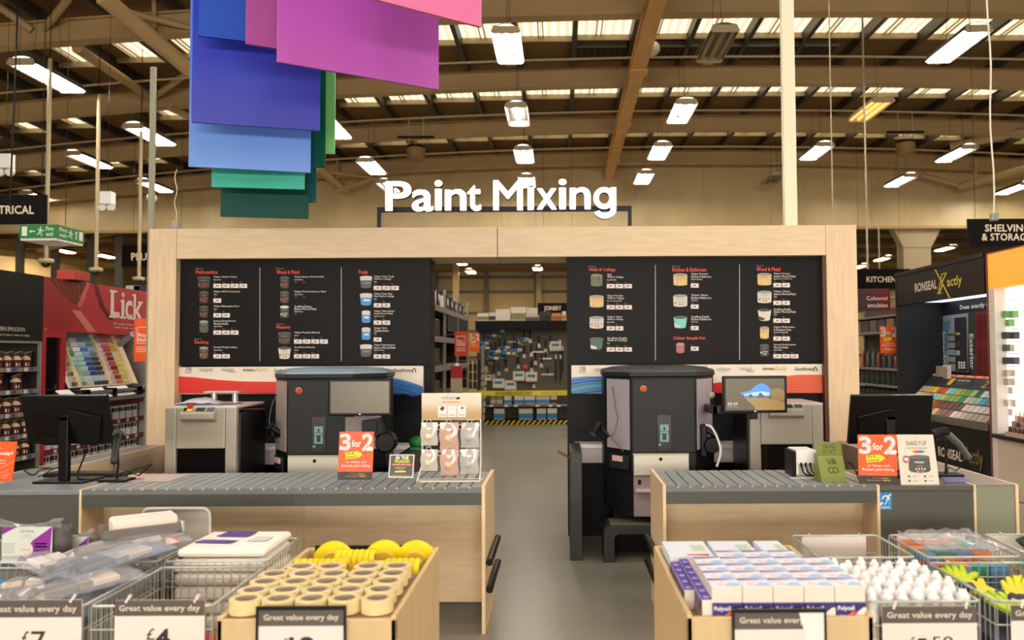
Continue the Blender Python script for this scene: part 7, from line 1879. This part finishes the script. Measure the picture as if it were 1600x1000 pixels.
price_card('price card with a folded corner on the right bin', 1147, 1287, 957, 1000, YT0 - .012, 'glare', .8, [('£', .22, .30, .42, .56, .0), ('8', .34, .50, .30, .56, .03), ('.00', .52, .78, .42, .57, -.01)], corner=True)  # the "folded corner" is glare painted on as a white triangle

# ---------------------------------------------------------------- wire baskets
wire = M('basket_wire', (196, 200, 190), .3, metal=.45)
def basket(lab, x0, x1, y0, y1, zt=ZB, zb=.42, front_dip=0, n_step=.038, plinth=True):
    t = thing('wire_basket', lab, 'basket', ((x0 + x1) / 2, (y0 + y1) / 2, 0), group='wire baskets of the promotion stand')
    r = .004
    rim = MB(); c = .015
    zf = zt - front_dip
    rim.tube([(x0 + c, y0, zf), (x1 - c, y0, zf), (x1, y0 + c, zf), (x1, y1 - c, zt), (x1 - c, y1, zt), (x0 + c, y1, zt), (x0, y1 - c, zt), (x0, y0 + c, zf), (x0 + c, y0, zf)], .0058, wire, 8)
    for x in (x0 + .09, x1 - .09): rim.ball((x, y1, zt + .006), .008, wire, 8, 5)
    rim.make('rim', t)
    m = MB()
    n = round((x1 - x0) / n_step)
    for i in range(n + 1):
        x = x0 + .006 + (x1 - x0 - .012) * i / n
        m.tube([(x, y0, zf), (x, y0, zb)], .0022, wire, 4, caps=False); m.tube([(x, y1, zt), (x, y1, zb), (x, y0, zb)], .0022, wire, 4, caps=False)
    n = round((y1 - y0) / n_step)
    for i in range(n + 1):
        y = y0 + .006 + (y1 - y0 - .012) * i / n; z = zf + (zt - zf) * i / n
        for x in (x0, x1): m.tube([(x, y, z), (x, y, zb)], .0022, wire, 4, caps=False)
    for z in (zt - .09, zb + .1, zb):
        m.tube([(x0, y0, z), (x1, y0, z), (x1, y1, z), (x0, y1, z), (x0, y0, z)], .003, wire, 5)
    for y in (y0 + .12, y1 - .12): m.tube([(x0, y, zb), (x1, y, zb)], .003, wire, 5)
    m.make('wire_mesh', t)
    leg = MB()
    for x in (x0 + .01, x1 - .01):
        for y in (y0 + .01, y1 - .01): leg.tube([(x, y, zb), (x, y, 0)], .008, wire, 6)
    leg.make('stand', t)
    return t
YA, YBm, YC = 3.22, 3.80, 4.26
BL = [(-2.36, -1.87, 'far left'), (-1.835, -1.355, 'left')]
basket('front left wire basket of wrapped brushes with the seven pound card', -2.36, -1.865, YA, YBm, zt=.725)
basket('back left wire basket of wrapped roller kits', -2.36, -1.865, YBm + .005, YC)
basket('front wire basket with the four pound card, nearly empty', -1.835, -1.36, YA, YBm, zt=.725)
basket('back wire basket stacked with white and purple dust sheets', -1.835, -1.36, YBm + .005, YC)
basket('wire basket at the far left edge holding purple packs', -2.9, -2.39, YBm + .005, YC)
basket('front wire basket at the far left corner with blue packs', -2.9, -2.39, YA, YBm, zt=.725)
basket('front right wire basket of white bottles with the one fifty card', 1.19, 1.63, YA, YBm, zt=.725)
basket('back right wire basket, empty with a white backing card', 1.19, 1.63, YBm + .005, YC)
basket('front wire basket of yellow gloves near the right edge', 1.69, 2.12, YA, YBm, zt=.725)
basket('back wire basket of coloured sponges near the right edge', 1.69, 2.12, YBm + .005, YC)
basket('back wire basket cut by the right edge', 2.18, 2.62, YBm + .005, YC)
price_card('seven pound price card on the left front basket', -26, 128, 938, 1000, YA - .012, '7', .8, [('£', .40, .475, .42, .585, -.005), ('7', .495, .64, .30, .585, .0)])
price_card('four pound price card on the front basket beside the tape bin', 179.5, 320, 938, 1000, YA - .012, '4', .8, [('£', .36, .45, .42, .585, -.005), ('4', .455, .62, .30, .585, .03)])
price_card('one fifty price card on the right front basket', 1378, 1526, 948, 1000, YA - .012, '1.50', .8, [('£', .28, .34, .44, .58, -.01), ('1', .37, .46, .32, .56, .03), ('.', .47, .49, .44, .47, 0), ('50', .52, .74, .44, .585, -.02)])
price_card('price card cut by the right edge on the glove basket', 1579, 1716, 946, 1000, YA - .012, '2', .8, [('£', .28, .36, .44, .58, -.01), ('2', .37, .52, .32, .56, .03)])
# ---- dust sheets
random.seed(5)
pv = M('film_purple', (92, 60, 150), .3); fw_ = M('fabric_white', (248, 240, 226), .6, noise=.05, scale=12); film_w = M('film_clear', (236, 234, 238), .12, alpha=.35, coat=.4)
def soft_pack(w, d, h, mat, sag=.01, nx=8, ny=6, z_noise=.006):
    m = MB(); vv = []
    for s in (0, 1):
        for j in range(ny + 1):
            for i in range(nx + 1):
                u, v = i / nx * 2 - 1, j / ny * 2 - 1
                e = (1 - abs(u) ** 6) * (1 - abs(v) ** 6)
                zz = h * (.5 + (.5 if s else -.5) * (e ** .35)) + (random.uniform(-z_noise, z_noise) if s else 0)
                vv.append((u * w / 2 + random.uniform(-.003, .003), v * d / 2 + random.uniform(-.003, .003), max(0, zz)))
    n = (nx + 1) * (ny + 1); q = lambda s, i, j: s * n + j * (nx + 1) + i
    fs = []
    for j in range(ny):
        for i in range(nx):
            fs.append((q(1, i, j), q(1, i + 1, j), q(1, i + 1, j + 1), q(1, i, j + 1))); fs.append((q(0, i, j + 1), q(0, i + 1, j + 1), q(0, i + 1, j), q(0, i, j)))
    for i in range(nx): fs.append((q(0, i, 0), q(0, i + 1, 0), q(1, i + 1, 0), q(1, i, 0))); fs.append((q(0, i + 1, ny), q(0, i, ny), q(1, i, ny), q(1, i + 1, ny)))
    for j in range(ny): fs.append((q(0, 0, j + 1), q(0, 0, j), q(1, 0, j), q(1, 0, j + 1))); fs.append((q(0, nx, j), q(0, nx, j + 1), q(1, nx, j + 1), q(1, nx, j)))
    return m.add(vv, fs, mat, True)
names = ['bottom', 'second', 'third', 'fourth', 'top']
zz = .43; random.seed(4)
for i in range(6):
    h = .058 if i < 5 else .04; t = thing('dust_sheet_pack', 'folded white dust sheet, %s of the stack in the back basket' % (['lowest', 'second', 'third', 'fourth', 'fifth', 'topmost'][i]), 'dust sheet', (-1.60 + (.01 * (i % 2)), 4.03, zz), group='dust sheets in the back basket')
    MB().box(-.215 + .006 * (i % 3), .215 - .004 * (i % 2), -.2 + .008 * (i % 2), .2, 0, h, fw_).make('folded_sheet', t, bevel=.018, local=True)
    if i > 2:
        m = MB(); zt_ = h + .004
        m.prism([(-.17, -.12 + .05 * (i % 2), zt_), (.0, -.14 + .05 * (i % 2), zt_), (.03, -.04, zt_), (-.15, -.02, zt_)], (0, 0, .003), pv); m.prism([(-.12, .06, zt_), (.04, .05, zt_), (.05, .15, zt_), (-.1, .16, zt_)], (0, 0, .003), pv)
        m.prism([(.07, -.04, zt_), (.16, -.05, zt_), (.17, .04, zt_), (.09, .05, zt_)], (0, 0, .002), M('print_pale', (214, 208, 204), .5)); m.make('label', t, local=True)
    zz += h + .0075
single('red_sheet_pack', soft_pack(.4, .3, .05, M('pack_red2', (196, 60, 40), .4)).xf(Matrix.Translation((-1.6, 3.55, .426))), 'red pack lying low in the four pound basket', 'pack')
single('blue_sheet_pack', soft_pack(.22, .2, .06, M('pack_blue2', (90, 170, 214), .4)).xf(Matrix.Translation((-1.49, 3.36, .426))), 'pale blue pack low at the front of the four pound basket', 'pack')
# ---- wrapped brushes and roller kits heaped in the left baskets
film_m = M('film_wrap', (214, 212, 214), .1, alpha=.3, coat=.5, spec=.6); film_2 = M('film_wrap_blue', (176, 186, 204), .1, alpha=.35, coat=.5)
grey_hand = M('brush_handle_grey', (120, 112, 104), .35); bristle = M('bristle_pale', (222, 206, 190), .6); sleeve_m = M('roller_sleeve', (236, 218, 206), .8, bump=.3, scale=90)
single('basket_liner', MB().box(-2.35, -1.88, YA + .02, YC - .02, .425, .60, M('liner_grey', (120, 112, 106), .7)), 'grey liner card under the wrapped brushes', 'liner')
single('basket_liner', MB().box(-2.88, -2.41, YA + .02, YC - .02, .425, .60, M('liner_grey', (0, 0, 0))), 'grey liner card under the packs in the far left basket', 'liner')
def brush_pack(lab, x, y, z, rz, tilt, L=.4, W=.13, col=bristle, fm=film_m, band=None, slack=.0):
    t = thing('wrapped_brush_set', lab, 'brush set', (x, y, z), rz, 'wrapped brush sets heaped in the left baskets', rx=tilt)
    m = MB()
    for dx in (-W * .25, W * .25): m.tube([(dx, -L * .45, .022), (dx, -L * .1, .024)], .010, grey_hand, 8, r1=.015)
    m.make('handle', t, local=True)
    m = MB()
    for dx in (-W * .25, W * .25): m.box(dx - W * .2, dx + W * .2, -L * .1, L * .02, .01, .034, M('ferrule', (190, 186, 176), .25, metal=.6)).prism([(dx - W * .2, L * .02, .011), (dx + W * .2, L * .02, .011), (dx + W * .22, L * .26, .016), (dx - W * .22, L * .26, .016)], (0, 0, .02), col)
    m.make('brush_head', t, local=True)
    if band: MB().box(-W * .55, W * .55, L * .28, L * .42, .004, .012, band).make('header_card', t, local=True)
    f = MB(); n, k2 = 9, 5; vv = []
    for s in (0, 1):
        for j in range(n + 1):
            for i in range(k2 + 1):
                u, v = i / k2 * 2 - 1, j / n * 2 - 1
                vv.append((u * W * .62 + random.uniform(-.004, .004), v * L * .52, (.0 if s == 0 else .046 * (1 - abs(u) ** 3) * (1 - abs(v) ** 6) + .004) + (random.uniform(-.004, .007) if s else 0)))
    nn = (n + 1) * (k2 + 1)
    f.add(vv, [(s * nn + j * (k2 + 1) + i, s * nn + j * (k2 + 1) + i + 1, s * nn + (j + 1) * (k2 + 1) + i + 1, s * nn + (j + 1) * (k2 + 1) + i) for s in (0, 1) for j in range(n) for i in range(k2)], fm, False)
    f.make('film', t, local=True)
    return t
L_ = 'wrapped brush set with grey handles'
brush_pack(L_ + ' lying at the front right of the left heap', -1.97, 3.42, .745, -.75, .05, .42, .15)
brush_pack(L_ + ' lying across the middle of the left heap', -2.03, 3.66, .785, -.9, .12, .46, .14, fm=film_2)
brush_pack('wrapped brush set with an orange header across the heap', -2.02, 3.86, .80, -1.0, .05, .5, .13, band=M('header_coral', (226, 120, 90), .4))
brush_pack(L_ + ' lying flat at the front left of the heap', -2.22, 3.40, .72, .5, .0, .36, .16)
brush_pack(L_ + ' leaning on the right rail of the heap', -1.94, 3.62, .80, -.55, .1, .44, .14, fm=film_2)
brush_pack('wrapped brush set with pale bristles at the left of the heap', -2.24, 3.66, .76, 1.1, .1, .4, .15, col=M('bristle_white', (236, 230, 222), .6))
brush_pack('wrapped brush set low in the middle of the heap', -2.12, 3.52, .70, .2, .0, .42, .16, fm=film_2)
brush_pack('wrapped brush set half buried at the back of the heap', -2.2, 4.0, .76, -.4, .1, .4, .16)
# filling under the heap
single('film_heap', soft_pack(.44, .95, .14, film_2, z_noise=.02, nx=12, ny=18).xf(Matrix.Translation((-2.115, 3.74, .60))), 'crumpled clear wrapping under the brush sets', 'wrapping')
# roller tray kit with two white sleeves, and the clear tray standing behind
t = thing('roller_kit', 'wrapped roller tray kit with two white sleeves on top of the left heap', 'roller kit', (-2.03, 3.98, .84), -.95, rx=.0)
trm = M('tray_grey', (120, 112, 108), .35)
MB().prism([(-.09, -.17, 0), (.09, -.17, 0), (.09, .17, 0), (-.09, .17, 0)], (0, 0, .012), trm).box(-.09, -.084, -.17, .17, 0, .05, trm).box(.084, .09, -.17, .17, 0, .05, trm).make('tray', t, local=True, bevel=.003)
for dx in (-.04, .04): MB().lathe([(.03, -.13), (.038, -.12), (.038, .14), (.03, .15)], (dx, 0, .052), sleeve_m, 14, axis='Y').make('roller_sleeve', t, local=True)
MB().tube([(.0, .15, .05), (.09, .17, .05), (.1, .17, .0), (.1, .05, -.02)], .008, chrome, 6).make('roller_frame', t, local=True)
t = thing('paint_tray', 'clear plastic tray standing upright at the back of the left basket', 'tray', (-1.965, 4.20, .60), .0)
trc = M('tray_clear', (206, 202, 190), .15, alpha=.8, coat=.4)
def rrect(w, h, r, z, y, n=5):
    pts = []
    for cx, cz, a0 in ((w / 2 - r, h - r, 0), (-w / 2 + r, h - r, 90), (-w / 2 + r, r, 180), (w / 2 - r, r, 270)):
        pts += [(cx + r * math.cos(math.radians(a0 + 90 * i / n)), y, cz + r * math.sin(math.radians(a0 + 90 * i / n))) for i in range(n + 1)]
    return pts
A, B, C_ = rrect(.345, .32, .04, 0, 0), rrect(.30, .275, .03, 0, .035), None
B = [(x, y, z + .022) for x, y, z in B]; n = len(A); m = MB(); m.add(A + B, [(i, (i + 1) % n, n + (i + 1) % n, n + i) for i in range(n)] + [tuple(range(n, 2 * n))], trc); m.make('shell', t, local=True)
MB().tube(A + [A[0]], .008, M('tray_rim', (196, 192, 184), .15), 6).make('rim', t, local=True)
# black metal roller arm poking over the rail
p0, p1 = at(250, 877, 3.9), at(283, 872, 3.86)
single('metal_rod', MB().tube([p0 + Vector((-.05, .05, 0)), p0, p1], .006, chrome, 6).ball(p1, .014, black, 8, 6), 'metal roller arm poking over the rail beside the dust sheets', 'roller arm')
# purple packs at the far left
vio = M('pack_violet', (150, 50, 160), .4); pale = M('pack_palegreen', (226, 232, 220), .45)
def purple_pack(lab, px0, py0, px1, py1, Y, z0, txt):
    a, b = at(px0, py1, Y), at(px1, py0, Y); W, H = b.x - a.x, b.z - a.z
    t = thing('duvet_pack', lab, 'pack', ((a.x + b.x) / 2, Y, a.z), group='purple packs at the left edge')
    soft = soft_pack(W * 1.2, H * 1.0, .10, M('pack_inside', (86, 78, 74), .5)); soft.xf(Matrix.Translation((0.03, .11, H * .5)) @ Matrix.Rotation(PI / 2, 4, 'X')); soft.make('contents', t, local=True)
    k = Card(t, [(a.x, Y - .012, a.z), (b.x, Y - .012, a.z), (b.x, Y - .012, b.z), (a.x, Y - .012, b.z)])
    m = MB(); k.slab(m, pale); k.poly(m, [(0, .78), (.3, 1), (0, 1)], vio); k.poly(m, [(.62, .62), (1, 1), (.95, 0), (.28, 0), (.4, .2)], vio); k.poly(m, [(.0, 0), (.28, 0), (.2, .05), (.1, .05)], pale)
    m.make('label_card', t)
    m = MB()
    if txt:
        k.text(m, 'revive', .36, .84, .64, .93, grey_txt, 0); k.text(m, 'complete', .42, .74, .58, .78, vio, 0, res=1); k.text(m, 'decorating kit', .36, .68, .66, .72, grey_txt, 0, res=1)
        k.poly(m, [(.48 + .15 * math.cos(2 * PI * i / 20), .36 + .22 * math.sin(2 * PI * i / 20)) for i in range(20)], cream, .002); k.text(m, '3 pieces', .38, .33, .58, .39, grey_txt, 0, d=.003)
    for v in (.52, .46, .40, .34, .28): k.rect(m, .03, v, .26, v + .012, grey_txt)
    for v in (.5, .42, .3): k.rect(m, .66, v, .9, v + .04, M('pack_lilac', (214, 160, 220), .4))
    m.make('lettering', t)
    # film tail
    f = MB(); vv = []; random.seed(9)
    for j in range(4):
        for i in range(9): vv.append((-W * .6 + W * 1.3 * i / 8, -.01 + random.uniform(-.015, .015), H + (.0 if j == 0 else .012 * j * (abs(i - 4) / 4 + .2)) + random.uniform(-.006, .006)))
    f.add(vv, [(j * 9 + i, j * 9 + i + 1, (j + 1) * 9 + i + 1, (j + 1) * 9 + i) for j in range(3) for i in range(8)], film_m); f.make('film', t, local=True)
purple_pack('purple and white pack standing upright at the left edge', 5, 822, 84, 878, 4.0, 0, True)
purple_pack('second purple pack behind, right of the upright one', 104, 838, 140, 870, 4.14, 0, False)
single('blue_pack', soft_pack(.3, .26, .10, M('pack_skyblue', (60, 150, 214), .3, noise=.5, scale=14), z_noise=.015).xf(Matrix.Translation((-2.62, 3.62, .601))), 'sky blue wrapped pack in the far left front basket', 'pack')
single('grey_pack', soft_pack(.34, .3, .10, film_2, z_noise=.02).xf(Matrix.Translation((-2.6, 3.36, .601))), 'clear wrapped pack at the bottom left corner', 'pack')
# ---- white bottles
bt = thing('squeeze_bottle', 'x', 'bottle', group='white bottles in the right front basket')
MB().lathe([(.024, 0), (.026, .006), (.026, .12), (.018, .14), (.018, .145)], (0, 0, 0), M('bottle_white', (240, 236, 232), .4), 12).make('body', bt, local=True)
MB().lathe([(.021, .145), (.022, .15), (.022, .172), (.016, .182), (.012, .184), (.010, .196), (0, .198)], (0, 0, 0), M('cap_white', (250, 246, 244), .35), 10).make('nozzle', bt, local=True)
MB().lathe([(.0263, .03), (.0263, .09)], (0, 0, 0), M('bottle_label', (200, 190, 186), .45), 12).make('label', bt, local=True)
single('bottle_carton', MB().box(1.2, 1.62, YA + .015, YBm - .012, .425, .52, M('packing', (0, 0, 0))), 'cardboard packing under the white bottles', 'packing')
first = True
for r_ in range(10):
    for c in range(7):
        loc = (1.228 + c * .0605 + (.012 if r_ % 2 else -.004), YA + .04 + r_ * .0545, .55 + .005 * ((r_ * 7 + c * 3) % 5)); lab = 'white capped bottle, right front basket, %s row from the front, %s from the left' % (ordn[r_], ordn[c])
        if first: bt.location = loc; bt['label'] = lab; first = False
        else: dup(bt, loc, label=lab)
# ---- backing cards
for i, (x0, x1) in enumerate(((1.24, 1.57), (1.73, 2.08), (2.2, 2.55))):
    single('backing_card', MB().box(x0, x1, YC - .016, YC - .010, .45, .748, M('backing_white', (236, 224, 214), .5)), 'pale backing card inside the %s right back basket' % ('left', 'middle', 'right')[i], 'card')
single('grey_pack', soft_pack(.3, .24, .08, M('foil_grey', (120, 116, 112), .25, noise=.5, scale=30), z_noise=.02).xf(Matrix.Translation((1.42, 3.98, .426))), 'crumpled grey pack low in the empty back right basket', 'pack')
# ---- sponges
single('basket_liner', MB().box(1.71, 2.1, YBm + .03, YC - .03, .425, .58, M('packing', (0, 0, 0))), 'cardboard packing under the sponges', 'packing')
scol = [(96, 176, 176), (226, 120, 70), (110, 170, 190), (216, 96, 80), (60, 130, 110), (236, 160, 120), (90, 140, 190)]
for r_ in range(5):
    for c in range(4):
        cc = scol[(r_ * 3 + c * 2) % 7]; m = MB().box(-.044, .044, -.034, .034, 0, .11, M('sponge_%d' % cc[0], cc, .7, bump=.2, scale=60)).box(-.0442, .0442, -.0342, .0342, .1102, .125, M('sponge_%d' % scol[(r_ * 3 + c * 2 + 3) % 7][0], scol[(r_ * 3 + c * 2 + 3) % 7], .7, bump=.2, scale=60))
        m.xf(Matrix.Translation((1.77 + c * .09, YBm + .075 + r_ * .074, .581 + .008 * r_)) @ Matrix.Rotation(random.uniform(-.03, .03), 4, 'Z'))
        single('sponge', m, '%s based sponge, back basket, %s row from the front, %s from the left' % (cname(cc), ordn[r_], ordn[c]), 'sponge', 'sponges in the back basket', bevel=.006)
single('film_bag', soft_pack(.38, .36, .05, film_m, z_noise=.012, nx=12, ny=10).xf(Matrix.Translation((1.905, 4.02, .752))), 'clear film bag over the coloured sponges', 'wrapping')
# ---- gloves
glv = M('glove_yellow', (236, 214, 10), .5); gl2 = M('glove_lime', (190, 216, 30), .5); gdk = M('glove_dark', (44, 40, 66), .5)
single('basket_liner', MB().box(1.71, 2.1, YA + .02, YBm - .02, .425, .56, gdk), 'dark packing under the yellow gloves', 'packing')
for i, (x, y, z, rz, rx, mt) in enumerate(((1.83, 3.62, .66, .5, .35, glv), (1.96, 3.55, .665, -.4, .2, glv), (1.86, 3.42, .64, .2, .1, gl2), (2.03, 3.68, .64, -.8, .3, gl2), (1.99, 3.38, .63, .9, .1, glv), (1.78, 3.70, .68, -.2, .5, gl2))):
    t = thing('work_glove', ('yellow', 'lime')[mt is gl2] + ' work glove in the right edge basket, ' + ['left one of the top pair', 'right one of the top pair', 'front left one', 'back right one', 'front right one', 'back left one'][i], 'glove', (x, y, z - .02), rz, 'work gloves in the right basket', rx * .15)
    m = MB().prism([(-.05, -.06, .004), (.045, -.06, .004), (.05, .0, .01), (.095, .045, .02), (.08, .065, .02), (.048, .045, .012), (.05, .11, .03), (.03, .118, .03), (.024, .07, .014), (.018, .135, .035), (-.004, .137, .035), (-.006, .07, .014), (-.014, .13, .03), (-.034, .125, .03), (-.032, .066, .014), (-.042, .1, .02), (-.058, .092, .02), (-.054, .03, .01)], (0, 0, .02), mt)
    m.make('hand', t, local=True, bevel=.005)
    soft_pack(.095, .06, .03, gdk).xf(Matrix.Translation((0, -.08, 0))).make('cuff', t, local=True)
single('green_pack', soft_pack(.3, .25, .1, M('pack_green', (96, 190, 110), .35), z_noise=.012).xf(Matrix.Translation((2.42, 4.02, .60))), 'green wrapped pack in the back basket cut by the right edge', 'pack')
single('basket_liner', MB().box(2.2, 2.6, YBm + .03, YC - .03, .425, .599, M('packing', (0, 0, 0))), 'cardboard packing under the green pack', 'packing')
single('dark_bundle', soft_pack(.3, .24, .1, M('pack_darkgreen', (26, 60, 44), .4), z_noise=.012).xf(Matrix.Translation((2.42, 4.0, .70))), 'dark green bundle on the green pack at the right edge', 'pack')
